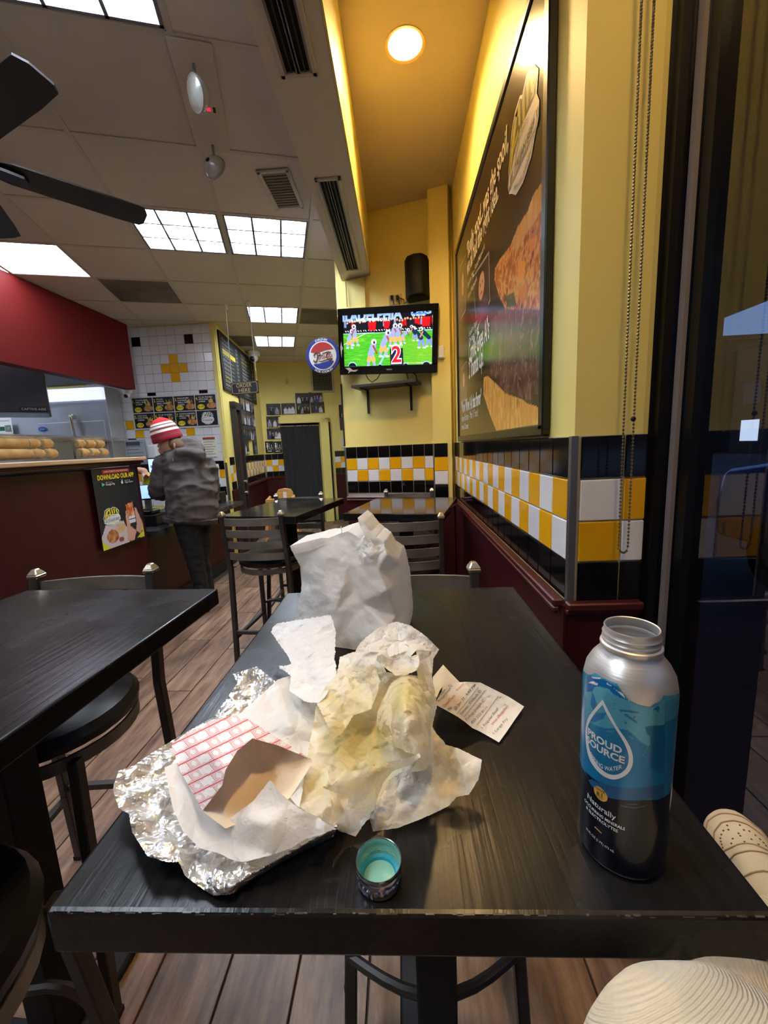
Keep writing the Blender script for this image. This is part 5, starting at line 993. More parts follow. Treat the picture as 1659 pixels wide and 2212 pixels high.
for a in ([(1021, 600), (1056, 545), (1058, 650), (1030, 710)], [(993, 580), (1006, 550), (1006, 668), (995, 690)], [(996, 796), (1008, 780), (1008, 862), (996, 868)]):
    q_ = PP(a); r.poly(q_, (58, 50, 50))
    for i in range(4): r.line(q_[i], q_[(i+1) % 4], .006, (150, 140, 130))
    cx, cy = sum(p[0] for p in q_)/4, sum(p[1] for p in q_)/4; bw, bh = abs(q_[1][0]-q_[0][0]), abs(q_[0][1]-q_[3][1])
    r.poly([(cx-bw*.42, cy-bh*.46), (cx-bw*.34, cy-bh*.2), (cx-bw*.1, cy-bh*.12), (cx+bw*.1, cy-bh*.12), (cx+bw*.34, cy-bh*.2), (cx+bw*.42, cy-bh*.46)], (96, 70, 80)); r.ell(cx, cy+bh*.16, bw*.2, bh*.22, (40, 28, 24)); r.ell(cx, cy+bh*.08, bw*.18, bh*.21, (198, 150, 124)); r.ell(cx-bw*.07, cy+bh*.12, bw*.03, bh*.02, (60, 40, 36)).ell(cx+bw*.07, cy+bh*.12, bw*.03, bh*.02, (60, 40, 36)).ell(cx, cy-bh*.03, bw*.07, bh*.015, (150, 80, 76))
r.build('print', lambda u, v: np.stack([np.full_like(u, XP-.004), yl-(yl-yr)*u, zb_+(zt_-zb_)*v], 1), M('poster_print', attr='Col', rough=.2, spec=.4), po)
CRM = txm(206, 190, 160); CRW = txm(220, 220, 212)
def pt(s, a, b, hgt, m=CRM, bold=.02):
    A = at(*a, x=XP-.0055); B = at(*b, x=XP-.0055); z = (A[2]+B[2])/2; A[2] = B[2] = z; text(s, A, B, hgt, m, po, bold=bold, name='poster_lettering')
pt('"Really good...was the spoil,', (1009, 568), (1098, 306), .085); pt('we all had the right idea."', (1009, 608), (1080, 402), .085); pt('Esquire Mag - Food Network', (1010, 628), (1047, 530), .03, bold=0); pt('Food Network', (1011, 650), (1030, 602), .03, bold=0)
pt('Esquire Says', (1013, 728), (1030, 700), .03, CRW, 0); pt('Chicago Food', (1013, 744), (1034, 712), .03, CRW, 0); pt("Camille Gives Al's", (1013, 783), (1057, 727), .1, CRW); pt('2 Thumbs Up!', (1013, 820), (1044, 786), .1, CRW); pt('"Wow! Wow! All that flavor"', (997, 893), (1040, 872), .075, CRW); pt('Adam Richman - Man V. Food', (997, 912), (1032, 898), .045, CRW, 0); pt('Travel Channel', (997, 930), (1012, 924), .04, CRW, 0)
al_logo(po, lambda u, v, d: (XP-.0055-d, 1.69-.335*u, 2.265+.285*v), M('logo_olive', (190, 178, 60), .3), txm(186, 170, 146), M('logo_dark', (56, 44, 36), .3))
# blind chain at the window corner
bc = thing('blind_chain', 'beaded metal blind chain looped before the tiled window corner', 'chain'); YB = 1.03; pts = []
for px, y0, y1 in ((1385, -330, 1185), (1412, 1180, -330)):
    n = 195
    for k in range(n+1): y = y0+(y1-y0)*k/n; x = (1386-(y/1185)*50) if px == 1385 else (1413-(y/1185)*57); pts.append(at(x, y, y=YB))
    if px == 1385:
        for k in range(1, 6): pts.append(at(1336+21*k/6, 1186+8*math.sin(PI*k/6), y=YB))
b = MB()
for i, p in enumerate(pts): b.sphere(p, .0034, 6, 4)
o = b.build('bead', M('bead_metal', (150, 134, 100), .3, .8), bc, smooth=True); o['kind'] = 'stuff'
MB().tube(pts, .0008, 4).build('thread', M('bead_metal'), bc); MB().sphere(at(1368, 905, y=YB), .006, 10, 8).build('connector', BLK, bc)
# ------------------------------------------------------------------ papers on the near table
def k1(*p): return [(580+q[0]/3.456, 1100+q[1]/3.456)+tuple(q[2:]) for q in p]
def k2(*p): return [(220+q[0]/3.072, 1380+q[1]/3.072)+tuple(q[2:]) for q in p]
def k3(*p): return [(560+q[0]/2.765, 1300+q[1]/2.765)+tuple(q[2:]) for q in p]
def k7(*p): return [(930+q[0]/7.54, 1420+q[1]/7.54)+tuple(q[2:]) for q in p]
PAP = M('white_paper', (238, 237, 234), .65, bump=(160, .12), translucent=.32, crease=(16, .8, .009)); PAPT = M('torn_paper', (242, 240, 236), .7, bump=(140, .25), translucent=.25, crease=(34, .9, .008))
WAX = M('deli_paper', (238, 236, 230), .5, bump=(120, .15), translucent=.3, crease=(24, .8, .008)); GRS = M('greasy_deli_paper', rough=.42, attr='Col', bump=(110, .2), translucent=.4, crease=(30, .9, .010)); BRN = M('fry_bag_inside', (234, 216, 188), .6, noise=(9, .1), bump=(80, .12))
FOIL = M('aluminium_foil', (246, 245, 242), .33, 1.0, bump=(190, .35), crease=(70, .9, .004))
def oily():
    m = M('oily_translucent_paper', (236, 230, 212), .35, bump=(90, .25), noise=(26, .12), crease=(26, .9, .007)); nt = m.node_tree; N, L = nt.nodes, nt.links; tr = N.new('ShaderNodeBsdfTransparent'); mx = N.new('ShaderNodeMixShader'); n = N.new('ShaderNodeTexNoise'); n.inputs['Scale'].default_value = 34; n.inputs['Detail'].default_value = 4; t = N.new('ShaderNodeTexCoord'); L.new(t.outputs['Object'], n.inputs[0])
    mr = N.new('ShaderNodeMapRange'); mr.inputs[1].default_value = .35; mr.inputs[2].default_value = .65; mr.inputs[3].default_value = .12; mr.inputs[4].default_value = .5; L.new(n.outputs[0], mr.inputs[0]); L.new(mr.outputs[0], mx.inputs[0]); L.new(N['Principled BSDF'].outputs[0], mx.inputs[1]); L.new(tr.outputs[0], mx.inputs[2]); L.new(mx.outputs[0], N['Material Output'].inputs[0]); return m
OILY = oily()
def basket():
    m = bpy.data.materials.new('red_basket_print'); m.use_nodes = True; nt = m.node_tree; N, L = nt.nodes, nt.links; p = N['Principled BSDF']; p.inputs['Roughness'].default_value = .5
    uv = N.new('ShaderNodeUVMap'); sp = N.new('ShaderNodeSeparateXYZ'); L.new(uv.outputs[0], sp.inputs[0])
    def op(o, a, b=None, c=None):
        n = N.new('ShaderNodeMath'); n.operation = o
        for i, q in enumerate((a, b, c)):
            if q is None: continue
            if isinstance(q, (int, float)): n.inputs[i].default_value = q
            else: L.new(q, n.inputs[i])
        return n.outputs[0]
    u, v = sp.outputs[0], sp.outputs[1]; row = op('FLOOR', v); u2 = op('ADD', u, op('MULTIPLY', row, .5)); ci = op('FLOOR', u2); fu = op('FRACT', u2); fv = op('FRACT', v)
    par = op('MODULO', op('ABSOLUTE', op('ADD', ci, 0)), 2)
    sv = op('ADD', op('MULTIPLY', fu, 9), 0); hat = op('LESS_THAN', op('FRACT', sv), .42); wob = op('MULTIPLY', op('SINE', op('MULTIPLY', op('FLOOR', sv), 7.3)), .14)
    edge = op('ABSOLUTE', op('SUBTRACT', fv, .5)); A = op('MULTIPLY', hat, op('GREATER_THAN', op('ADD', edge, wob), .12)); B = op('MULTIPLY', hat, op('GREATER_THAN', op('ADD', edge, op('MULTIPLY', wob, .5)), .34))
    mix = op('ADD', op('MULTIPLY', A, par), op('MULTIPLY', B, op('SUBTRACT', 1, par))); line = op('LESS_THAN', fv, .09); line2 = op('MULTIPLY', op('LESS_THAN', fu, .05), par); tot = op('MINIMUM', op('ADD', op('ADD', op('MULTIPLY', mix, .8), line), line2), 1)
    mx = N.new('ShaderNodeMix'); mx.data_type = 'RGBA'; mx.inputs['A'].default_value = lin(240, 234, 230)+(1,); mx.inputs['B'].default_value = lin(206, 40, 48)+(1,); L.new(tot, mx.inputs['Factor']); L.new(mx.outputs['Result'], p.inputs['Base Color']); return m
BASK = basket()
# foil
t = thing('foil_sheet', 'large crumpled sheet of silver foil under the papers', 'foil')
fo = [(503, 1456, .03), (555, 1440, .035), (594, 1471, .03), (640, 1500, .012), (700, 1560, .010), (718, 1700, .010), (728, 1786, .026), (721, 1806, .003), (611, 1862, .002), (545, 1901, .002), (506, 1930, .002), (490, 1933, .004), (461, 1935, .008), (428, 1914, .012), (399, 1891, .015), (386, 1862, .018), (360, 1862, .02), (318, 1849, .022), (285, 1797, .025), (279, 1759, .028), (257, 1746, .03), (243, 1705, .035), (256, 1665, .035), (290, 1653, .03), (327, 1627, .022), (396, 1585, .014), (461, 1549, .014), (490, 1510, .02), (513, 1474, .026)]
sheet('sheet', fo, [(505, 1915, .017), (560, 1882, .022), (620, 1848, .024), (690, 1808, .025), (450, 1800, .006), (600, 1750, .006), (400, 1700, .01), (340, 1720, .018), (550, 1550, .010), (330, 1790, .016), (430, 1870, .012), (290, 1700, .026), (540, 1470, .022)], 2.6, [(.045, .006, 1), (.018, .0046, 2), (.009, .0034, 3), (.0045, .0012, 4)], FOIL, t, jag=.5, seed=2, ck=1, relax=4)
# white liner
t = thing('deli_paper', 'white deli paper liner lying on the silver foil', 'paper')
sheet('sheet', [(355, 1658, .042), (368, 1720, .036), (374, 1748, .032), (395, 1795, .026), (430, 1832, .026), (470, 1842, .026), (500, 1857, .028), (523, 1862, .028), (560, 1856, .032), (600, 1838, .035), (650, 1815, .036), (702, 1800, .036), (745, 1760, .014), (790, 1620, .01), (750, 1510, .012), (690, 1460, .022), (640, 1455, .036), (600, 1468, .044), (560, 1505, .042), (516, 1543, .04), (450, 1600, .034), (400, 1640, .036)],
      [(500, 1700, .02), (600, 1600, .032), (600, 1540, .036), (620, 1560, .045), (660, 1520, .022), (520, 1790, .024), (610, 1780, .026), (440, 1790, .02)], 3.2, [(.05, .006, 11), (.018, .0034, 12)], WAX, t, jag=.3, seed=3, minh=.012)
sheet('folded_corner', k2((820, 1255, .03), (850, 1190, .042), (1000, 1080, .058), (1115, 938, .072), (1200, 1040, .066), (1300, 1118, .06), (1430, 1180, .052), (1490, 1225, .05), (1560, 1262, .046), (1400, 1300, .042), (1250, 1390, .04), (1110, 1440, .036), (930, 1482, .032), (880, 1430, .032), (870, 1340, .032)), k2((1000, 1200, .058), (1120, 1240, .056), (960, 1380, .034), (1250, 1260, .05), (1200, 1150, .06)), 3.0, [(.03, .005, 14), (.012, .0026, 15)], WAX, t, jag=.4, seed=6, minh=.02)
# fry bag
t = thing('fry_bag', 'open paper fry bag with red basket-weave print and brown inside', 'paper bag')
def buv(q):
    x, y = q[:, 0]-370, q[:, 1]-1608; a = np.array([.86, -.42]); b = np.array([.62, .78]); det = a[0]*b[1]-a[1]*b[0]; return np.stack([(x*b[1]-y*b[0])/det/27+40, (a[0]*y-a[1]*x)/det/24+40], 1)
sheet('printed_side', [(370, 1608, .044), (396, 1588, .05), (454, 1556, .054), (519, 1543, .056), (549, 1562, .06), (612, 1602, .062), (672, 1640, .057), (600, 1610, .083), (545, 1595, .092), (513, 1621, .096), (487, 1663, .092), (480, 1696, .082), (438, 1751, .046), (412, 1705, .044), (389, 1666, .044)], [(450, 1620, .082), (480, 1600, .086), (440, 1680, .062), (520, 1580, .078)], 3.0, [(.03, .002, 21)], BASK, t, uvfn=buv, seed=7)
sheet('brown_inside', [(546, 1590, .074), (600, 1606, .07), (673, 1639, .058), (675, 1648, .055), (627, 1723, .046), (560, 1760, .044), (487, 1790, .042), (437, 1752, .0455), (482, 1690, .052), (488, 1660, .06), (514, 1618, .07)], [(560, 1650, .046), (530, 1700, .040), (600, 1690, .045)], 3.2, [(.03, .0016, 22)], BRN, t, seed=8)
sheet('lip_corner', k2((1250, 1052, .052), (1325, 975, .062), (1335, 1000, .06), (1310, 1115, .056), (1290, 1105, .056)), [], 4, [], WAX, t, seed=9)
# white carry-out bag
t = thing('paper_bag', 'torn white paper carry-out bag standing behind the wrappers', 'paper bag')
bo = k1((160, 275, .80), (168, 300, .80), (245, 440, .81), (247, 560, .82), (240, 620, .822), (195, 825, .84), (205, 900, .82), (300, 1010, .77), (480, 1050, .74), (895, 1062, .715), (1040, 930, .775), (1046, 840, .785), (1020, 560, .79), (990, 420, .785), (970, 360, .78), (900, 320, .75), (860, 250, .75), (760, 170, .76), (700, 90, .77), (665, 65, .775), (680, 120, .77), (720, 205, .755), (690, 225, .77), (640, 190, .775), (590, 165, .78), (520, 185, .79), (450, 215, .79), (400, 215, .79))
bo_, bs_ = sheet('bag_body', bo, k1((430, 270, .784), (405, 560, .77), (390, 790, .77), (600, 400, .762), (560, 560, .752), (490, 780, .742), (890, 330, .732), (885, 600, .722), (895, 870, .714), (700, 700, .748), (640, 600, .762), (750, 560, .742), (300, 340, .797), (200, 345, .802), (820, 450, .738), (660, 320, .768), (950, 560, .762), (960, 800, .752), (280, 620, .80), (290, 800, .80), (400, 330, .779)), 3.0, [(.05, .004, 31), (.02, .004, 32), (.009, .0014, 132)], PAP, t, mode='y', jag=.35, seed=10, relax=3, thick=(.012, .095, 0))
me = bo_.data
for v in me.vertices: v.co.z = max(v.co.z, 1.0512)
sheet('folded_rim', k1((158, 274, .796), (270, 245, .792), (400, 212, .786), (428, 262, .780), (330, 300, .79), (205, 335, .796), (172, 300, .797)), [], 3.5, [(.03, .002, 33)], PAP, t, mode='y', seed=12)
sheet('torn_flap', k1((668, 330, .758), (705, 230, .752), (742, 195, .75), (800, 290, .742), (860, 252, .744), (835, 300, .738), (770, 345, .735), (800, 350, .735), (770, 400, .738), (700, 405, .75), (672, 372, .756)), k1((740, 290, .744), (730, 350, .742)), 2.6, [(.016, .006, 34), (.007, .0025, 35)], PAPT, t, mode='y', jag=.5, seed=13)
MB().tube([at(*k1((x, y))[0], y=.785) for x, y in ((520, 190), (545, 178), (548, 160), (540, 140), (543, 128))], .0009, 5).build('torn_strip', PAPT, t, smooth=True)
# torn piece
t = thing('torn_paper', 'torn piece of white bag paper leaning on the bag, left of the greasy wrapper', 'paper')
sheet('sheet', [(585, 1365, .05), (592, 1352, .056), (600, 1346, .06), (655, 1338, .068), (714, 1328, .074), (720, 1345, .072), (726, 1369, .07), (723, 1419, .068), (727, 1452, .07), (718, 1480, .07), (705, 1502, .068), (690, 1517, .062), (672, 1519, .058), (658, 1515, .056), (640, 1503, .054), (625, 1492, .05), (629, 1462, .052), (616, 1450, .045), (604, 1445, .038), (603, 1438, .038), (618, 1438, .045), (629, 1434, .05), (623, 1419, .05), (606, 1395, .048)],
      [(660, 1400, .06), (690, 1440, .066), (650, 1440, .052), (690, 1380, .07), (670, 1480, .052)], 2.8, [(.03, .006, 41), (.012, .003, 42)], PAPT, t, jag=.7, seed=14, minh=.03)
# greasy wrapper
t = thing('greasy_wrapper', 'crumpled yellow grease-stained deli wrapper in the middle of the table', 'wrapper')
R_ = np.random.RandomState(17); _sp = [(R_.randint(250, 1000), R_.randint(350, 1250), 20+60*R_.rand(), .3+.5*R_.rand()) for _ in range(60)]
def gcol(q):
    x, y = (q[:, 0]-560)*2.765, (q[:, 1]-1300)*2.765; g = .9*np.exp(-(((x-600)/260)**2+((y-820)/330)**2))+.75*np.exp(-(((x-890)/110)**2+((y-560)/130)**2))+.5*np.exp(-(((x-330)/120)**2+((y-1130)/130)**2))
    for a, b, c, d in _sp: g = g+.35*d*np.exp(-(((x-a)/c)**2+((y-b)/c)**2))*(g > .15)
    g = np.clip(g, 0, 1)[:, None]; s_ = np.zeros(len(q))
    for a, b, c, d in ((905, 450, 40, 1), (960, 575, 22, 1), (820, 400, 60, .6), (600, 1050, 60, .45), (740, 650, 60, .35), (700, 470, 50, .3), (490, 1150, 40, .5)): s_ = s_+d*np.exp(-(((x-a)/c)**2+((y-b)/c)**2))
    s_ = np.clip(s_, 0, 1)[:, None]*.32
    return (np.array(lin(250, 246, 236))*(1-g)+np.array(lin(238, 220, 150))*g)*(1-s_)+np.array(lin(196, 156, 84))*s_
GF = dict(colfn=gcol, jag=.35)
sheet('oily_flap', k3((1030, 740, .05), (1060, 790, .05), (1100, 830, .045), (1112, 852, .043), (1200, 880, .04), (1330, 945, .04), (1322, 1000, .036), (1310, 1060, .03), (1255, 1150, .024), (1180, 1165, .02), (1130, 1220, .014), (1050, 1260, .01), (960, 1300, .008), (830, 1350, .006), (680, 1372, .006), (660, 1300, .016), (780, 1060, .03), (900, 1000, .036), (1000, 880, .05)), k3((1150, 1055, .022), (1100, 950, .036), (1000, 1120, .014), (850, 1200, .014), (1200, 1000, .034)), 3.2, [(.04, .005, 51), (.016, .0032, 52), (.007, .0014, 152)], OILY, t, jag=.3, seed=20)
sheet('base_sheet', k3((240, 1220, .036), (250, 1180, .036), (270, 1000, .04), (290, 900, .042), (330, 700, .044), (340, 600, .05), (420, 480, .056), (480, 380, .06), (590, 310, .07), (700, 300, .075), (760, 420, .07), (1030, 450, .06), (1050, 540, .055), (1060, 600, .05), (1040, 700, .05), (1028, 745, .05), (1000, 880, .04), (900, 1000, .032), (780, 1060, .024), (720, 1250, .012), (640, 1310, .012), (570, 1400, .004), (530, 1385, .006), (480, 1370, .01), (430, 1330, .022), (330, 1290, .04)),
      k3((560, 700, .032), (600, 900, .028), (450, 900, .034), (450, 1100, .032), (600, 1080, .03), (700, 800, .03), (400, 700, .04), (560, 500, .045), (500, 1240, .02), (420, 1230, .036), (860, 700, .05), (650, 600, .034)), 2.7, [(.05, .007, 53), (.02, .0045, 54), (.009, .003, 55)], GRS, t, seed=21, minh=.006, **GF)
sheet('left_fold', k3((340, 600, .062), (400, 500, .072), (470, 420, .078), (480, 330, .082), (560, 300, .09), (640, 300, .096), (705, 300, .1), (690, 380, .098), (720, 470, .09), (700, 560, .08), (670, 640, .072), (560, 680, .06), (500, 780, .054), (430, 830, .058), (420, 760, .066), (380, 680, .068)), k3((560, 440, .074), (610, 360, .092), (620, 520, .07), (480, 560, .07), (450, 680, .064)), 2.6, [(.03, .007, 56), (.011, .0044, 57), (.006, .0018, 157)], GRS, t, seed=22, minh=.05, **GF)
sheet('front_ridge', k3((380, 1110, .052), (390, 1010, .056), (405, 1000, .056), (430, 1095, .062), (640, 940, .078), (800, 950, .084), (900, 930, .088), (955, 905, .09), (965, 925, .09), (900, 975, .078), (800, 1010, .07), (740, 1080, .056), (700, 1190, .04), (690, 1240, .032), (600, 1310, .02), (610, 1350, .012), (575, 1402, .006), (530, 1388, .01), (490, 1330, .02), (440, 1330, .028), (520, 1240, .04), (540, 1150, .05), (450, 1140, .05)), k3((600, 1100, .062), (640, 1030, .072), (600, 1200, .044), (560, 1290, .03), (760, 1000, .076)), 2.7, [(.03, .006, 58), (.012, .004, 59), (.006, .0018, 159)], GRS, t, seed=23, minh=.004, **GF)
sheet('right_ball', k3((700, 740, .06), (705, 660, .066), (730, 590, .074), (770, 520, .084), (800, 470, .092), (870, 430, .1), (920, 440, .1), (960, 470, .094), (990, 540, .088), (1000, 610, .084), (1040, 640, .078), (1055, 600, .07), (1062, 620, .068), (1035, 740, .066), (1045, 850, .062), (1040, 950, .05), (990, 1005, .044), (900, 1020, .045), (960, 920, .082), (880, 900, .078), (850, 880, .074), (790, 860, .064), (750, 810, .06)), k3((860, 620, .112), (900, 700, .112), (840, 720, .104), (870, 800, .1), (800, 640, .092), (960, 600, .1), (960, 720, .1), (1000, 820, .082), (990, 930, .07), (870, 520, .106), (930, 860, .092)), 2.5, [(.032, .009, 60), (.013, .006, 61), (.006, .003, 62)], GRS, t, seed=24, minh=.035, **GF)
sheet('top_flap', k3((570, 305, .10), (600, 250, .108), (640, 210, .114), (720, 150, .122), (790, 125, .126), (820, 118, .127), (900, 140, .126), (950, 172, .122), (1000, 210, .116), (1040, 250, .108), (1075, 285, .1), (1040, 340, .094), (1036, 400, .086), (1032, 450, .08), (1050, 540, .07), (1040, 640, .066), (990, 560, .084), (950, 470, .09), (940, 400, .098), (955, 350, .1), (930, 285, .106), (860, 300, .104), (780, 330, .1), (710, 300, .104), (650, 300, .102)), k3((760, 210, .114), (830, 190, .116), (900, 220, .112), (970, 270, .106), (990, 380, .092), (1000, 480, .082)), 2.8, [(.04, .005, 63), (.016, .0032, 64)], GRS, t, seed=25, minh=.05, **GF)
sheet('inner_fold', k3((700, 350, .098), (715, 240, .112), (790, 228, .114), (880, 232, .114), (970, 262, .11), (1035, 292, .104), (940, 288, .112), (900, 330, .11), (950, 310, .11), (958, 370, .104), (940, 410, .1), (870, 440, .098), (815, 440, .094), (760, 400, .092)), k3((790, 300, .104), (860, 350, .098), (900, 380, .1), (800, 390, .088)), 2.5, [(.022, .007, 65), (.009, .004, 66)], GRS, t, seed=26, minh=.06, **GF)
# receipt
t = thing('receipt', 'printed paper receipt curling up on the table right of the wrapper', 'receipt')
def rcol(q):
    x, y = (q[:, 0]-930)*7.54, (q[:, 1]-1420)*7.54; g = np.clip(.8*np.exp(-(((x-420)/150)**2+((y-720)/120)**2))+.5*np.exp(-(((x-560)/120)**2+((y-950)/110)**2))+.4*np.exp(-(((x-560)/60)**2+((y-560)/50)**2)), 0, 1)[:, None]
    return np.array(lin(244, 238, 226))*(1-g)+np.array(lin(226, 196, 146))*g
RCP = M('receipt_paper', rough=.55, attr='Col', translucent=.12)
ro, rs = sheet('slip', k7((475, 405, .04), (580, 398, .042), (700, 404, .04), (812, 410, .036), (1000, 505, .028), (1270, 640, .016), (1525, 800, .006), (1360, 1035, .004), (1250, 1200, .004), (1115, 1385, .003), (950, 1290, .004), (800, 1205, .008), (680, 1150, .014), (560, 1050, .022), (430, 960, .03), (260, 865, .038), (85, 770, .046), (110, 680, .05), (180, 560, .052), (200, 470, .05), (290, 455, .046), (360, 420, .042)), k7((500, 700, .036), (800, 800, .018), (1000, 900, .01), (600, 560, .036), (1200, 900, .007)), 4, [(.05, .0012, 71)], RCP, t, colfn=rcol, seed=30, minh=.0008)
sheet('folded_end', k7((205, 120, .04), (330, 255, .036), (475, 405, .038), (380, 425, .042), (290, 460, .046), (200, 472, .05), (150, 540, .052), (100, 660, .05), (45, 580, .05), (36, 320, .046)), k7((170, 400, .056)), 4, [(.03, .003, 72)], RCP, t, colfn=lambda q: np.tile(np.array(lin(236, 228, 204)), (len(q), 1)), seed=31, minh=.02)
IG, IR = M('ink_receipt_grey', (120, 116, 116), .6), M('ink_receipt_red', (196, 110, 110), .6)
def rt(s, a, b, hgt, m):
    p0, p1 = np.array(k7(a)[0]), np.array(k7(b)[0]); d = (p1-p0)/np.linalg.norm(p1-p0); upv = np.array([d[1], -d[0]]); upv = -upv if upv@np.array([-1, -.6]) < 0 else upv
    text(s, 0, 1, hgt/7.54, m, t, warp=lambda u, v: rs(p0+(p1-p0)*u[:, None]+upv*v[:, None])+np.array([0, 0, .0007]), name='print', bold=.004)
for a in (('1 Regular Beef', (850, 1168), (1112, 850), 42, IG), ('Wet (Regular)', (1010, 1118), (1265, 800), 42, IR), ('1 Large Fry', (1035, 1262), (1262, 1010), 42, IG), ('Pickup-Joseph C', (592, 1040), (888, 712), 42, IG), ('853-222-8111', (682, 1090), (930, 830), 42, IG), ('Server: Default D', (500, 945), (832, 560), 42, IG), ('@ Jan 11, 4:43 PM', (400, 868), (742, 462), 42, IG), ('86', (292, 872), (352, 838), 36, IG), ('DoorDash', (222, 826), (405, 640), 44, IR), ('Accepted', (432, 560), (548, 440), 36, IR), ('Pickup-Joseph C', (142, 738), (372, 470), 34, IG), ('# 2259-1 C', (130, 660), (330, 475), 34, IG)): rt(*a)
for a, b in (((430, 920), (780, 490)), ((545, 972), (885, 545)), ((750, 1112), (1105, 632))):
    p0, p1 = np.array(k7(a)[0]), np.array(k7(b)[0]); P = rs(np.array([p0+(p1-p0)*i/10 for i in range(11)]))+np.array([0, 0, .0006]); MB().tube(P, .00022, 4).build('rule', IG, t)
# bottle cap
t = thing('bottle_cap', 'small metal screw cap lying open side up, teal inside, near the table edge', 'bottle cap', (-.033, .309, TZ+.0005)); CAPS = M('cap_steel', (150, 154, 166), .22, .95); TEAL = M('cap_inner_green', (120, 176, 160), .4); TEAL2 = M('cap_liner_teal', (26, 150, 178), .35)
MB().lathe([(0, 0), (.0178, 0), (.0192, .0012), (.0196, .003), (.0196, .0085), (.0189, .0095), (.0189, .0105), (.0202, .0118), (.0203, .0145), (.0196, .0158), (.0204, .0172), (.0206, .0205), (.0203, .0216), (.0197, .0212), (.0193, .0195)], n=96, wob=lambda j, k: (1+(.028 if (k % 4) in (0, 1) else -.006)) if j in (3, 4) else 1).build('shell', CAPS, t, smooth=True)
MB().lathe([(.0198, .0212), (.0192, .0195), (.0189, .016), (.0193, .0145), (.0188, .013), (.0185, .0105), (.0185, .0105)], n=64).build('inner_wall', TEAL, t, smooth=True)
MB().lathe([(.0188, .0108), (.0186, .0105), (.0182, .0062)], n=80, wob=lambda j, k: 1-(.03 if (k % 5) in (0, 1) and j == 1 else 0)).build('inner_knurl', TEAL, t, smooth=True)
MB().lathe([(.0183, .0066), (.0150, .0058), (.0140, .0034)], n=64).build('liner_ring', TEAL2, t, smooth=True); MB().lathe([(.0143, .0036), (.0, .0036)], n=48).build('liner_disc', M('cap_liner_pale', (132, 190, 172), .3), t)
for x, y, r_ in ((.0005, .003, .0011), (.0034, .0042, .0007)): MB().sphere((x, y, .0038), (r_, r_, r_*.7), 10, 6).build('droplet', glass_mat('water_drop', (1, 1, 1), 0, 1.33), t, smooth=True)
# bottle
BX, BY, BR = .195, .341, .0366; bt = thing('water_bottle', 'open brushed aluminium water bottle with blue mountain label', 'bottle', (BX, BY, TZ)); ALB = M('brushed_aluminium', (222, 220, 216), .38, .75, bump=(60, .1, (1, 1, 14)))
MB().lathe([(0, .001), (.030, .001), (.0335, .002), (.0362, .007), (.0364, .168), (.0362, .174), (.0345, .183), (.0305, .191), (.0262, .1965), (.0232, .200), (.0224, .2025), (.0240, .204), (.0243, .2055), (.0240, .207), (.0222, .208), (.0220, .2095), (.0229, .211), (.0220, .2125), (.0219, .214), (.0228, .2155), (.0219, .217), (.0214, .2195), (.0217, .2212), (.0212, .2222), (.0203, .2216), (.0203, .215), (.0209, .2135), (.0203, .212), (.0209, .2095), (.0203, .206), (.0206, .2), (.026, .193), (.032, .183), (.034, .17), (.034, .012), (.0, .01)], n=72).build('body', ALB, bt, smooth=True)
def cyl(px, py):
    d = cF+cR*((px-FW/2)/FPX)-cU*((py-FH/2)/FPX); ox, oy = CAM[0]-BX, CAM[1]-BY; a = d[0]**2+d[1]**2; b = 2*(ox*d[0]+oy*d[1]); c = ox*ox+oy*oy-BR*BR; D = b*b-4*a*c
    if D < 0: tq = -b/2/a
    else: tq = (-b-math.sqrt(D))/2/a
    P = CAM+d*tq; return math.atan2(P[1]-BY, P[0]-BX), P[2]-TZ
ang0 = math.atan2(-BY, -BX)                      # towards the viewer
def la(x, y):                                    # crop pixel -> label (u, v)
    th, z = cyl(1240+x/7.54, 1420+y/7.54); d = (th-ang0+PI) % (2*PI)-PI; return (.5+d/(2*PI), z/LZ)
LZ = .184
rad_ = lambda z: np.interp(z, [0, .005, .007, .168, .174, .183, .191], [.0335, .0352, .0364, .0366, .0364, .0347, .0307])
r = Ras(620, 280, (10, 14, 32), 2*PI*BR/LZ); A0 = la(165, 1800)[0]-.02; A1 = la(1440, 1800)[0]+.02
LP = lambda pts, c, k=1: r.poly([la(*p) for p in pts], c, k)
r.rect(0, la(300, 2300)[1], 1, la(800, 1000)[1], (20, 120, 168)); r.rect(0, la(800, 1000)[1], 1, 1, (60, 146, 182)); yb = la(700, 2260)[1]
sky_ = [(205, 280), (270, 290), (345, 240), (420, 300), (500, 310), (600, 375), (700, 470), (770, 560), (830, 620), (880, 700), (1000, 760), (1120, 800), (1240, 825), (1300, 775), (1380, 745), (1440, 700), (1470, 640)]
sk = [la(*p) for p in sky_]; lab_ok = np.ones(r.U.shape)
xs = np.array([p[0] for p in sk]); ys = np.array([p[1] for p in sk]); line_ = np.interp(r.U, np.concatenate([[0], xs, [1]]), np.concatenate([[.86], ys, [.86]]))+.006*np.sin(r.U*300)*(abs(r.U-.5) > .3); over = r.V > line_
LP([(200, 280), (345, 240), (500, 310), (700, 480), (880, 700), (1240, 830), (1470, 700), (1470, 1090), (1260, 1110), (1150, 1130), (1190, 1260), (1240, 1350), (1200, 1440), (1080, 1370), (960, 1250), (870, 1180), (700, 1150), (480, 1150), (260, 1050), (200, 1050)], (84, 166, 190))
LP([(205, 280), (345, 300), (500, 330), (620, 420), (720, 520), (830, 640), (880, 705), (760, 660), (640, 600), (560, 520), (430, 480), (340, 480), (300, 560), (205, 560)], (14, 102, 168)); LP([(345, 240), (420, 300), (520, 330), (640, 420), (700, 490), (600, 450), (480, 370), (330, 330), (270, 300)], (76, 160, 190))
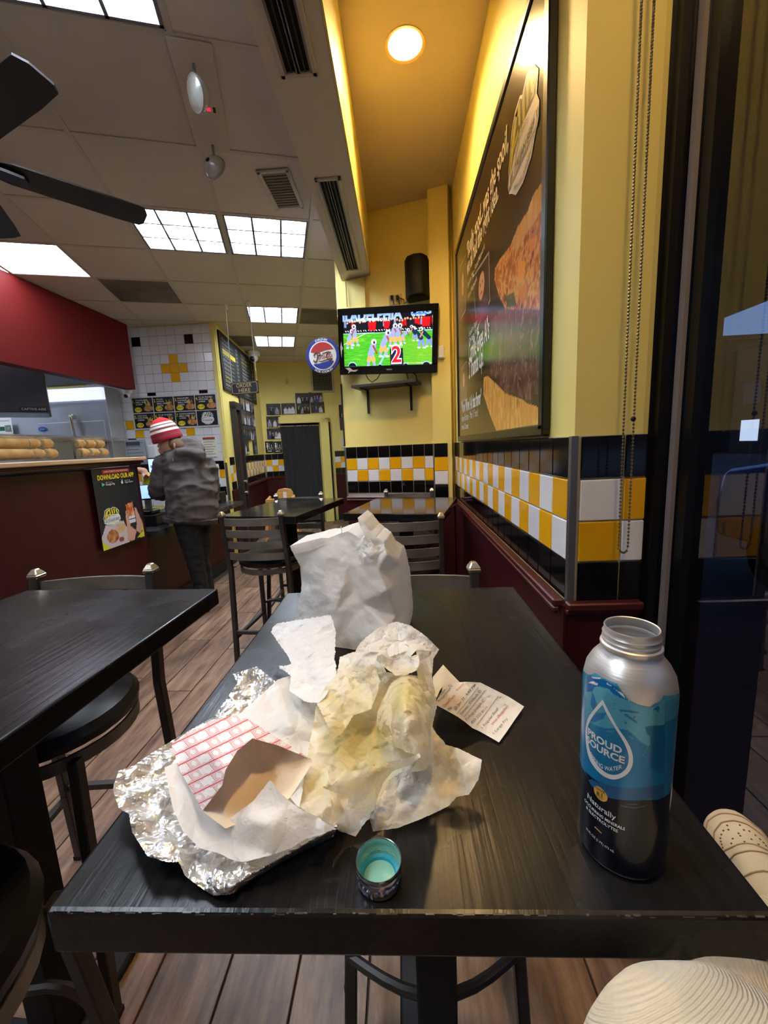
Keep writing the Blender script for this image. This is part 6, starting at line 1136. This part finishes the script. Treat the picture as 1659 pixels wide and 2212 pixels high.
for pts in ([(250, 310), (345, 330), (420, 340), (400, 360), (300, 345)], [(235, 410), (300, 390), (380, 430), (370, 455), (300, 430)], [(630, 505), (720, 560), (800, 600), (835, 670), (760, 610), (700, 560)], [(515, 420), (600, 475), (520, 445)]): LP(pts, (226, 226, 222))
LP([(1150, 1130), (1260, 1105), (1470, 1085), (1470, 1900), (1230, 1800), (1240, 1350)], (16, 104, 150)); LP([(300, 560), (340, 640), (380, 800), (330, 900), (270, 760)], (24, 116, 170)); LP([(380, 900), (530, 900), (480, 1000), (330, 1060), (260, 1040)], (26, 120, 172))
for pts in ([(720, 840), (900, 860), (1040, 880), (1050, 915), (900, 890), (760, 880)], [(600, 800), (690, 845), (640, 830)], [(810, 930), (880, 920), (860, 945)], [(880, 960), (930, 950), (900, 980)], [(960, 960), (1000, 950), (980, 1010)], [(640, 740), (700, 760), (650, 755)], [(1280, 850), (1350, 790), (1390, 800), (1380, 900), (1330, 860)]): LP(pts, (22, 112, 156))
for k in range(9): r.ell(*la(840+24*k % 190, 930+17*k), .004, .006, (24, 112, 156))
LP([(1140, 1190), (1240, 1290), (1235, 1410), (1150, 1560), (1110, 1590), (1180, 1640), (1230, 1790), (1170, 1640), (1130, 1600), (1210, 1420), (1200, 1330)], (70, 160, 186)); LP([(520, 1190), (700, 1200), (560, 1215)], (70, 156, 190)); LP([(880, 1270), (960, 1310), (980, 1340), (900, 1300)], (70, 156, 190))
LP([(150, 1830), (240, 2080), (420, 2230), (600, 2280), (850, 2325), (1040, 2320), (1200, 2300), (1460, 2280), (1460, 2050), (1200, 2100), (800, 2120), (500, 2060), (300, 1960)], (34, 92, 140)); 
r.put((r.V < np.interp(r.U, [la(*p)[0] for p in ((165, 1820), (300, 2080), (560, 2270), (850, 2325), (1150, 2310), (1440, 2290))], [la(*p)[1] for p in ((165, 1850), (300, 2110), (560, 2280), (850, 2325), (1150, 2315), (1440, 2290))])).astype(float), (8, 11, 26))
LP([(170, 1840), (260, 1920), (430, 2060), (300, 1990), (230, 1990)], (8, 12, 30)); r.line(la(760, 2410), la(960, 2450), .004, (70, 84, 104)); r.line(la(960, 2450), la(1180, 2410), .004, (70, 84, 104)); r.line(la(850, 2385), la(1040, 2395), .003, (70, 84, 104))
SIL = (206, 206, 202)
drop_o = [(470, 680), (560, 860), (700, 1120), (850, 1340), (930, 1500), (960, 1650), (940, 1780), (870, 1890), (760, 1960), (640, 1985), (520, 1950), (420, 1880), (330, 1780), (260, 1660), (215, 1500), (195, 1300), (200, 1120), (240, 980), (330, 850)]; drop_i = [(470, 770), (550, 940), (660, 1130), (800, 1360), (870, 1520), (890, 1650), (860, 1780), (790, 1860), (700, 1905), (600, 1905), (500, 1860), (400, 1770), (320, 1650), (260, 1500), (230, 1330), (225, 1180), (260, 1050), (350, 900)]
# mask: bare metal above the mountain line is left out of the label mesh
lo_ = r.build('label', lambda u, v: np.stack([(rad_(v*LZ)+.0002)*np.cos(ang0+(u-.5)*2*PI), (rad_(v*LZ)+.0002)*np.sin(ang0+(u-.5)*2*PI), np.maximum(v*LZ, .005)], 1), M('label_print', attr='Col', rough=.25, metal=.25, spec=.5, coat=.3), bt)
bm = bmesh.new(); bm.from_mesh(lo_.data); bm.faces.ensure_lookup_table(); ov = over.ravel(); bmesh.ops.delete(bm, geom=[f for f in bm.faces if all(ov[v.index] for v in f.verts)], context='FACES'); bm.to_mesh(lo_.data); bm.free(); lo_.data.polygons.foreach_set('use_smooth', [True]*len(lo_.data.polygons))
def cat(pts, n=8):
    out = []; m = len(pts)
    for k in range(m):
        p0, p1, p2, p3 = (np.array(pts[(k+q-1) % m], float) for q in range(4))
        if k == 0: p0 = p1
        if k == m-1: p3 = p2
        for i in range(n): t = i/n; out.append(.5*(2*p1+(p2-p0)*t+(2*p0-5*p1+4*p2-p3)*t*t+(3*p1-p0-3*p2+p3)*t**3))
    return np.array(out)
def even(P, n):
    Q = np.concatenate([P, P[:1]]); L = np.concatenate([[0], np.cumsum(np.hypot(*(Q[1:]-Q[:-1]).T))]); s_ = np.linspace(0, L[-1], n, endpoint=False); return np.stack([np.interp(s_, L, Q[:, 0]), np.interp(s_, L, Q[:, 1])], 1)
def cylp(u, v, d=.0004): return ((BR+d)*math.cos(ang0+(u-.5)*2*PI), (BR+d)*math.sin(ang0+(u-.5)*2*PI), v*LZ)
A_, B_ = even(cat(drop_o), 160), even(cat(drop_i), 160); n_ = 160
MB().add([cylp(*la(*p)) for p in A_]+[cylp(*la(*p)) for p in B_], [(i, (i+1) % n_, n_+(i+1) % n_, n_+i) for i in range(n_)]).build('drop_outline', M('label_white', (222, 224, 224), .35, .2), bt)
o = la(430, 2220); MB().add([cylp(o[0], o[1], .0003)]+[cylp(o[0]+.027*math.cos(2*PI*i/40), o[1]+.034*math.sin(2*PI*i/40), .0003) for i in range(40)], [(0, 1+i, 1+(i+1) % 40) for i in range(40)]).build('gold_badge', M('label_badge_gold', (212, 162, 70), .4), bt)
def bt_text(s, a, b, hz, m, bold=.0, bend=0, name='label_lettering'):
    (u0, v0), (u1, v1) = la(*a), la(*b)
    text(s, 0, 1, hz, m, bt, name=name, bold=bold, warp=lambda u, v: np.stack([(BR+.0004)*np.cos(ang0+(u0+(u1-u0)*u-.5)*2*PI), (BR+.0004)*np.sin(ang0+(u0+(u1-u0)*u-.5)*2*PI), (v0+(v1-v0)*u)*LZ+v-bend*4*u*(1-u)], 1))
LW = M('label_white', (222, 224, 224), .35, .2)
bt_text('PROUD', (232, 1240), (778, 1568), .0062, LW, .03, .0); bt_text('SOURCE', (215, 1360), (822, 1728), .0062, LW, .03, .0)
bt_text('SPRING WATER', (275, 1590), (780, 1800), .0040, LW, .015, .0065); bt_text('Naturally', (225, 2280), (680, 2650), .0052, LW, .012); bt_text('OCCURRING MINERALS', (178, 2330), (828, 2815), .0028, LW, .02); bt_text('& ELECTROLYTES', (205, 2450), (712, 2850), .0028, LW, .02)
bt_text('16 FL OZ (1 PT) 473 mL', (208, 2800), (655, 3180), .0024, LW, .01); bt_text('8.1', (372, 2230), (462, 2275), .0036, BLKM, .03); bt_text('ALKALINE', (345, 2120), (505, 2225), .0026, BLKM, .02); bt_text('PH AVG', (362, 2262), (470, 2318), .002, BLKM, .01)
(u0, v0), (u1, v1) = la(340, 2755), la(450, 2860); MB().tube([((BR+.0004)*math.cos(ang0+(u-.5)*2*PI), (BR+.0004)*math.sin(ang0+(u-.5)*2*PI), v*LZ) for u, v in ((u0+(u1-u0)*i/6, v0+(v1-v0)*i/6) for i in range(7))], .0003, 4).build('label_rule', M('label_gold', (196, 150, 90), .4), bt)
# ------------------------------------------------------------------ people
SKIN = M('skin', (206, 150, 124), .5); HOODY = M('hoodie_grey', (92, 84, 82), .9, bump=(240, .35), noise=(20, .1)); JEANS = M('dark_trousers', (24, 26, 32), .85, bump=(220, .3)); SHOED = M('dark_shoe', (22, 22, 24), .5)
cu_ = thing('person', 'customer in grey hoodie and striped knit hat bending over the order counter', 'person', (-1.72, 3.52, 0)); CX = np.array([-1.72, 3.52, 0])
pp = lambda px, py, dy=0: tuple(at(px, py, y=3.5+dy)-CX)
body = blob('body', [(pp(372, 962), pp(372, 962), .088, .088), (pp(366, 972, .0), pp(361, 972), .06, .056), (pp(380, 968, .0), pp(398, 990), .055, .06), (pp(404, 1002, .08), pp(414, 1050, .08), .09, .09), (pp(414, 1050, .08), pp(420, 1118, .08), .09, .09), (pp(402, 1130), pp(420, 1205), .085, .06), (pp(420, 1205), pp(438, 1290), .055, .038), (pp(432, 1125, .12), pp(432, 1205, .12), .085, .06), (pp(432, 1205, .12), pp(449, 1292, .12), .055, .038),
                     (pp(358, 1000), pp(340, 1060), .05, .042), (pp(340, 1060), pp(332, 1060, .3), .04, .03), (pp(444, 1004, .12), pp(448, 1060, .16), .05, .042), (pp(448, 1060, .16), pp(380, 1066, .42), .04, .03)]
            + [(pp(332, 1060, .3), pp(331, 1061, .36), .036, .034)]+[(pp(331+2.2*k-3, 1061+k, .36), pp(330+2.4*k-4, 1066+k, .43), .010, .008) for k in range(4)]+[(pp(336, 1060, .33), pp(340, 1066, .39), .011, .009)], .012, SKIN, cu_, 4)
blob('face', [(pp(358, 958, -.0), pp(356, 966, -.0), .06, .05), (pp(345, 962), pp(343, 964), .016, .014), (pp(350, 974), pp(352, 976), .03, .03), (pp(347, 953), pp(346, 953), .014, .014)], .006, SKIN, cu_, 3)
MB().sphere(pp(377, 963, -.082), (.012, .008, .024)).build('ear', SKIN, cu_, smooth=True); MB().sphere(pp(349, 957, -.045), .008).build('eye', M('eye_dark', (30, 26, 24), .2), cu_, smooth=True); MB().sphere(pp(345, 957, .04), .008).build('eye', M('eye_dark'), cu_, smooth=True); MB().sphere(pp(346, 971, -.012), (.012, .03, .005)).build('mouth', M('lip', (170, 96, 86), .5), cu_, smooth=True)
blob('hair', [(pp(378, 960, -.02), pp(386, 964, -.03), .07, .06), (pp(386, 962, .06), pp(388, 964, .05), .06, .05)], .01, M('hair_brown', (104, 78, 54), .8, bump=(200, .5)), cu_, 3)
# striped hat built band by band
hat = MB(); hc_ = np.array(pp(363, 951)); ax_ = Vector((-.10, -.02, 1)).normalized(); tilt = Euler((math.radians(6), math.radians(-13), 0)).to_matrix(); bands = [(0, .03, 1), (.03, .046, 3), (.046, .06, 0), (.06, .078, 0), (.078, .087, 2), (.087, .102, 3), (.102, .116, 2), (.116, .13, 3), (.13, .175, 1)]
HATM = [M('hat_crimson', (150, 28, 50), .95, bump=(200, .5)), M('hat_red', (196, 36, 34), .95, bump=(200, .5)), M('hat_brown', (126, 70, 62), .95, bump=(200, .5)), M('hat_white', (226, 222, 216), .95, bump=(200, .5))]
bands = [(0, .034, 0), (.034, .044, 2), (.044, .07, 0), (.07, .09, 3), (.09, .108, 2), (.108, .126, 3), (.126, .134, 2), (.134, .15, 3), (.15, .2, 1)]
def hr(z): return .126*math.sqrt(max(0, 1-(max(0, z-.03)/.166)**2)) if z > .03 else .126+.004*math.sin(z*90)
for z0, z1, mi in bands:
    n = 28; vs = []; fs = []
    zz_ = [z0+(z1-z0)*i/4 for i in range(5)]
    for z in zz_:
        for k in range(n): a = 2*PI*k/n; rr = max(hr(z), .001)*(1+.012*math.sin(k*7)); v = tilt@Vector((rr*.97*math.cos(a), rr*math.sin(a)*.92, z)); vs.append((hc_[0]+v.x, hc_[1]+v.y, hc_[2]+v.z))
    for j in range(4):
        for k in range(n): fs.append((j*n+k, j*n+(k+1) % n, (j+1)*n+(k+1) % n, (j+1)*n+k))
    hat.mat(mi).add(vs, fs)
hat.build('knit_hat', HATM, cu_, smooth=True)
hz = pp(418, 1121, .03)
hood = blob('hoodie', [(pp(384, 1000, .02), pp(430, 1000, .06), .10, .105, ((0, 1, 0), .95)), (pp(400, 1005, .03), pp(414, 1060, .03), .20, .228, ((0, 1, 0), .8)), (pp(414, 1060, .03), pp(417, 1112, .03), .228, .222, ((0, 1, 0), .8)), (pp(417, 1112, .03), pp(418, 1135, .03), .212, .208, ((0, 1, 0), .8)),
               (pp(356, 1004, .0), pp(343, 1058, -.0), .088, .076), (pp(342, 1060), pp(338, 1063, .24), .078, .06), (pp(352, 1066, .06), pp(350, 1068, .2), .06, .05), (pp(448, 1010, .1), pp(457, 1070, .14), .085, .075), (pp(457, 1070, .14), pp(400, 1070, .4), .07, .05),
               (pp(376, 972, -.02), pp(402, 962, .02), .05, .06), (pp(398, 958, .05), pp(424, 970, .03), .075, .062), (pp(384, 976, -.09), pp(432, 984, -.06), .03, .046), (pp(415, 955, .09), pp(432, 976, .07), .05, .05)], .011, HOODY, cu_, 4, cut=[(hz, (-.10, 0, -1))], fold=((.22, .045, 3.1, (1, 1, 1.8)), (.1, .014, 7.7, (1, 1, 2.0))))
MB().tube([pp(374, 972, -.06), pp(372, 985, -.11), pp(374, 996, -.13)], .004, 6).build('drawstring', M('hoodie_cord', (120, 114, 114), .9), cu_)
blob('hem_band', [(pp(386, 1116, .03), pp(450, 1110, .03), .13, .13, ((0, 1, 0), 1.15))], .01, M('hoodie_rib', (84, 77, 76), .95, bump=(300, .5, (1, 1, .1))), cu_, 4, cut=[(pp(418, 1127, .03), (-.10, 0, -1)), (pp(418, 1116, .03), (.10, 0, 1))])
blob('trousers', [(pp(404, 1112, .02), pp(434, 1106, .06), .13, .13), (pp(402, 1125), pp(419, 1200), .105, .08), (pp(419, 1200), pp(437, 1275), .078, .058), (pp(437, 1275), pp(440, 1322), .058, .056), (pp(434, 1120, .12), pp(433, 1200, .12), .105, .08), (pp(433, 1200, .12), pp(449, 1275, .12), .078, .058), (pp(449, 1275, .12), pp(452, 1322, .12), .058, .056)], .012, JEANS, cu_, 4, fold=((.09, .022, 1.3, (1, 1, 1.5)),))
for px, dy in ((440, 0), (452, .12)):
    a = np.array(pp(px, 1330, dy)); a[2] = .045; blob('shoe', [(tuple(a), tuple(a+np.array([-.13, .1, 0])), .045, .042, ((0, 0, 1), .9)), (tuple(a+np.array([0, 0, .04])), tuple(a+np.array([0, 0, .09])), .05, .05)], .01, SHOED, cu_, 3)
# cashier: arm reaching out past the bar counter, body stooping behind it
ca = thing('person', 'cashier stooping behind the bar counter, only a hand and yellow cuff in view', 'person', (-2.62, 3.85, 0)); q_ = lambda px, py, y=3.8: tuple(at(px, py, y=y)-np.array([-2.62, 3.85, 0])); CT = M('cashier_black_shirt', (26, 26, 28), .85); hx = np.array(q_(312, 1018))
blob('body', [((-.7, .1, 1.22), (-.7, .1, 1.22), .1, .1), ((-.65, .1, 1.1), (-.55, .1, 1.1), .06, .07), ((-.5, .1, 1.08), (-.5, .15, .84), .13, .13), ((-.48, .1, .84), (-.48, .1, .45), .085, .06), ((-.48, .1, .45), (-.48, .12, .05), .055, .04), ((-.48, .28, .84), (-.48, .28, .45), .085, .06), ((-.48, .28, .45), (-.48, .28, .05), .055, .04), ((-.43, .0, 1.16), tuple(hx+np.array([-.3, .1, -.05])), .05, .042), (tuple(hx+np.array([-.3, .1, -.05])), tuple(hx+np.array([-.06, .0, .012])), .038, .028), (tuple(hx+np.array([-.06, 0, .012])), tuple(hx+np.array([0, -.01, 0])), .032, .034)]
     + [(tuple(hx+np.array([.01, -.02+.014*k, -.004-.005*k])), tuple(hx+np.array([.055-.006*k, -.03+.012*k, -.05-.004*k])), .010, .008) for k in range(4)]+[(tuple(hx+np.array([-.01, -.03, -.01])), tuple(hx+np.array([.02, -.05, -.05])), .011, .009)], .008, SKIN, ca, 3)
blob('apron_shirt', [((-.65, .1, 1.08), (-.55, .1, 1.06), .07, .08), ((-.5, .1, 1.06), (-.5, .15, .8), .15, .16), ((-.43, .0, 1.15), tuple(hx+np.array([-.3, .1, -.06])), .065, .055)], .012, CT, ca, 3)
o = MB().prism([(-.04, -.09), (.045, -.1), (.03, .07), (.0, .1), (-.03, .06)], -.01, .01, lambda x, y, z: (hx[0]+x+.0, hx[1]+.03+z, hx[2]+y-.1)).build('yellow_cuff', M('cuff_yellow', (226, 206, 40), .7), ca)
# photographer: crossed leg in cream corduroy and beige suede shoe
CORD = M('cream_corduroy', (214, 202, 172), .95, sheen=.4)
nt = CORD.node_tree; w_ = nt.nodes.new('ShaderNodeTexWave'); w_.bands_direction = 'Z'; w_.inputs['Scale'].default_value = 200; w_.inputs['Distortion'].default_value = .6; tc_ = nt.nodes.new('ShaderNodeTexCoord'); mp_ = nt.nodes.new('ShaderNodeMapping'); mp_.inputs['Rotation'].default_value = (.9, .35, 0); b_ = nt.nodes.new('ShaderNodeBump'); b_.inputs['Strength'].default_value = .9; b_.inputs['Distance'].default_value = .0012
nt.links.new(tc_.outputs['Object'], mp_.inputs[0]); nt.links.new(mp_.outputs[0], w_.inputs['Vector']); nt.links.new(w_.outputs[0], b_.inputs['Height']); nt.links.new(b_.outputs[0], nt.nodes['Principled BSDF'].inputs['Normal'])
ph = thing('person', 'seated viewer, only a cream corduroy knee and a beige shoe in view', 'person', (.4, -.3, 0)); PO = np.array([.4, -.3, 0]); KN = np.array([.19, .172, .995])-PO; HP = np.array([.45, -.42, .88])-PO
toe = at(1566, 1778, x=.50)-PO; heel = at(1668, 1985, x=.475)-PO; ank = heel+np.array([-.02, -.05, .02])
LGB = [(tuple(HP), tuple(KN), .088, .07), (tuple(KN), tuple(ank), .06, .042), (tuple(HP+np.array([.0, -.05, .3])), tuple(HP), .15, .14), (tuple(HP+np.array([-.25, 0, 0])), tuple(np.array([.03, .03, .86])-PO), .088, .07), (tuple(np.array([.03, .03, .86])-PO), tuple(np.array([.0, .05, .42])-PO), .06, .045), (tuple(np.array([.0, .05, .42])-PO), tuple(np.array([-.0, .12, .36])-PO), .04, .035), (tuple(HP+np.array([-.25, 0, 0])), tuple(HP), .12, .12), (tuple(ank), tuple(heel+(toe-heel)*.5), .036, .03)]
blob('body', LGB, .014, SKIN, ph, 3)
blob('trousers', [(tuple(HP), tuple(KN+np.array([.02, -.04, 0])), .125, .104), (tuple(KN+np.array([.02, -.04, 0])), tuple(KN), .104, .102), (tuple(KN), tuple(ank), .088, .055), (tuple(HP+np.array([-.25, 0, 0])), tuple(HP), .15, .15)], .009, CORD, ph, 6)
SUE = M('beige_suede', (196, 180, 150), .9, bump=(150, .3), noise=(18, .1)); SOLE = M('cream_sole', (206, 194, 168), .6); SEAM = M('shoe_seam', (150, 126, 92), .8)
D_ = Vector(tuple(toe-heel)); L_ = D_.length; fx = D_.normalized(); nup = Vector((-.35, -.55, .76)); nup = (nup-fx*nup.dot(fx)).normalized(); sd = fx.cross(nup)
sp_ = lambda a, b, c: tuple(Vector(tuple(heel))+fx*(a*L_)+sd*(b*.8)+nup*c)
sh = blob('shoe', [(sp_(-.05, 0, .02), sp_(.35, 0, .025), .038, .041), (sp_(.35, 0, .02), sp_(.75, 0, .005), .041, .041), (sp_(.75, .008, -.002), sp_(.86, .006, -.004), .041, .037), (sp_(-.1, 0, .045), sp_(.2, 0, .055), .034, .03)], .006, SUE, ph, 6)
so = blob('sole', [(sp_(-.1, 0, -.03), sp_(.4, 0, -.03), .041, .043, (tuple(nup), .45)), (sp_(.4, 0, -.03), sp_(.82, .006, -.03), .0435, .046, (tuple(nup), .45)), (sp_(.8, .006, -.03), sp_(.9, .006, -.028), .046, .041, (tuple(nup), .45))], .006, SOLE, sh, 4)
def onshoe(a, b): return sp_(a, b, .0)
dg = bpy.context.evaluated_depsgraph_get(); from mathutils.bvhtree import BVHTree
bv = BVHTree.FromPolygons([v.co for v in sh.data.vertices], [tuple(p.vertices) for p in sh.data.polygons])
def drape(a, b, off=.0006):
    o_ = Vector(sp_(a, b, .2)); h_ = bv.ray_cast(o_, -nup); return h_[0]+h_[1]*off if h_[0] else Vector(sp_(a, b, .05))
for pts in ([(.42, -.044), (.55, -.043), (.68, -.034), (.765, -.016), (.785, .004), (.765, .024), (.68, .04), (.55, .046), (.42, .046)], [(.6, -.05), (.75, -.046), (.86, -.034), (.915, -.008), (.9, .024), (.8, .046), (.64, .054)], [(.42, -.046), (.4, -.02), (.4, .02), (.42, .046)], [(.3, -.05), (.27, -.02), (.27, .02), (.3, .048)], [(.05, -.045), (.08, 0), (.05, .04)]):
    P = []; 
    for i in range(len(pts)-1):
        for k in range(5): a_, b_2 = pts[i], pts[i+1]; P.append(drape(a_[0]+(b_2[0]-a_[0])*k/5, a_[1]+(b_2[1]-a_[1])*k/5))
    MB().tube(P, .0011, 5).build('seam', SEAM, sh, smooth=True)
for k, (a_, b_2) in enumerate([(.46+.04*i, s_*w2) for s_ in (-1, 1) for i, w2 in enumerate((.034, .033, .032, .03, .026, .02))]+[(.72, -.01), (.725, .01), (.52, -.014), (.52, .014), (.6, 0), (.66, -.012), (.66, .012), (.56, -.0), (.46, -.02), (.46, .0), (.46, .02)]):
    MB().sphere(drape(a_, b_2, .0), .0014, 8, 5).build('perforation', M('perforation_dark', (90, 72, 52), .9), sh)
# ------------------------------------------------------------------ outside the window
gr = st('trim_8', MB().box((12, 8, -.12), (22.4, 44, .1)), M('asphalt', (30, 30, 33), .85, bump=(40, .4))); sw = MB().box((2.0, 5, -.04), (2.5, 34, .1)).build('pavement', M('pavement_grey', (46, 45, 47), .85, noise=(4, .12)), gr)
MB().box((1.9, 6.2, 2.52), (2.2, 13, .14)).build('awning', M('awning_dark', (30, 28, 30), .8), gr)
tag(MB().box((.9, 8, 1.6), (.24, 9, 3.3)).build('trim_9', M('facade_dark', (26, 23, 22), .9)), kind='structure')
car = thing('car', 'dark blue car parked at the kerb outside the window', 'car', (4.3, 2.35, -.07), math.radians(-90)); CARB = M('car_blue', (62, 112, 190), .25, .1, coat=.6); CGL = M('car_glass', (10, 12, 16), .08); TYRE = M('tyre', (14, 14, 15), .8)
prof = [(-2.25, .36), (-2.3, .75), (-2.2, 1.1), (-1.3, 1.26), (-.7, 1.76), (1.7, 1.8), (2.15, 1.3), (2.26, .8), (2.22, .36)]
MB().prism(prof, -.84, .84, lambda x, y, z: (x, z, y)).build('body', CARB, car, bevel=.08, seg=3, smooth=True)
for s_ in (-1, 1):
    MB().prism([(-1.12, 1.26), (-.62, 1.68), (.12, 1.72), (.12, 1.26)], s_*.845-.006, s_*.845+.006, lambda x, y, z: (x, z, y)).build('side_window', CGL, car); MB().prism([(.2, 1.26), (.2, 1.72), (1.6, 1.7), (1.9, 1.28)], s_*.845-.006, s_*.845+.006, lambda x, y, z: (x, z, y)).build('side_window', CGL, car)
    for x in (-1.42, 1.4):
        wv = MB().lathe([(.2, -.1), (.33, -.1), (.345, -.06), (.345, .06), (.33, .1), (.2, .1)], c=(x, s_*.78, .345), n=28, ax='y').build('wheel', TYRE, car, smooth=True); MB().lathe([(0, -.03), (.2, -.05), (.21, .0), (.21, .11), (.19, .11), (.17, .09), (.0, .07)], c=(x, s_*.78, .345), n=20, ax='y').build('rim', STEEL, wv, smooth=True)
    MB().box((-.98, s_*.93, 1.3), (.1, .18, .12)).build('side_mirror', CARB, car, bevel=.03, seg=2); MB().box((.55, s_*.85, .9), (.16, .02, .03)).build('door_handle', CARB, car)
MB().prism([(-1.27, 1.27), (-.72, 1.73), (-.75, 1.765), (-1.33, 1.28)], -.74, .74, lambda x, y, z: (x, z, y)).build('windscreen', CGL, car)
for s_ in (-1, 1): MB().box((-2.24, s_*.6, .92), (.08, .34, .14)).build('headlight', M('headlight', (200, 205, 215), .1, .4), car, bevel=.02)
for k, (x, y, w2, d2, h2, lb) in enumerate(((24, 13, 8, 10, 5.4, 'low dark building across the street, seen left of the window reflection'), (26, 24, 8, 9, 6.6, 'dark flat-roofed building across the street, second from the right'), (25, 36, 8, 12, 7.6, 'taller dark building across the street, third from the right'), (24, 50, 9, 12, 8.5, 'farthest dark building across the street'),
        (25, 2, 8, 11, 7.5, 'dark building straight across the street from the window'), (24, -11, 8, 13, 9, 'dark building across the street behind the viewer'), (25, -26, 8, 15, 9, 'dark building farthest behind the viewer across the street'), (14, -48, 40, 8, 10, 'wide dark building added out of view to block reflected sky'))):  # last one is added unseen, keeps sky out of the tile reflections
    bd = thing('building', lb, 'building', (x, y, -.12)); MB().box((0, 0, h2/2), (w2, d2, h2)).build('wall', M('far_brick', (52, 42, 40), .9, noise=(2, .2)), bd)
    MB().box((0, 0, h2+.1), (w2+.3, d2+.3, .3)).build('cornice', M('far_cornice', (40, 36, 38), .9), bd)
    for i in range(3):
        for j in range(2): MB().box((-w2/2-.02, -d2/3+i*d2/3, 1.5+j*2.3), (.06, 1.3, 1.3)).build('window', M('far_window', (190, 200, 215), .3, emit=(190, 205, 225), es=.7) if (i+j+k) % 3 == 0 else CGL, bd)
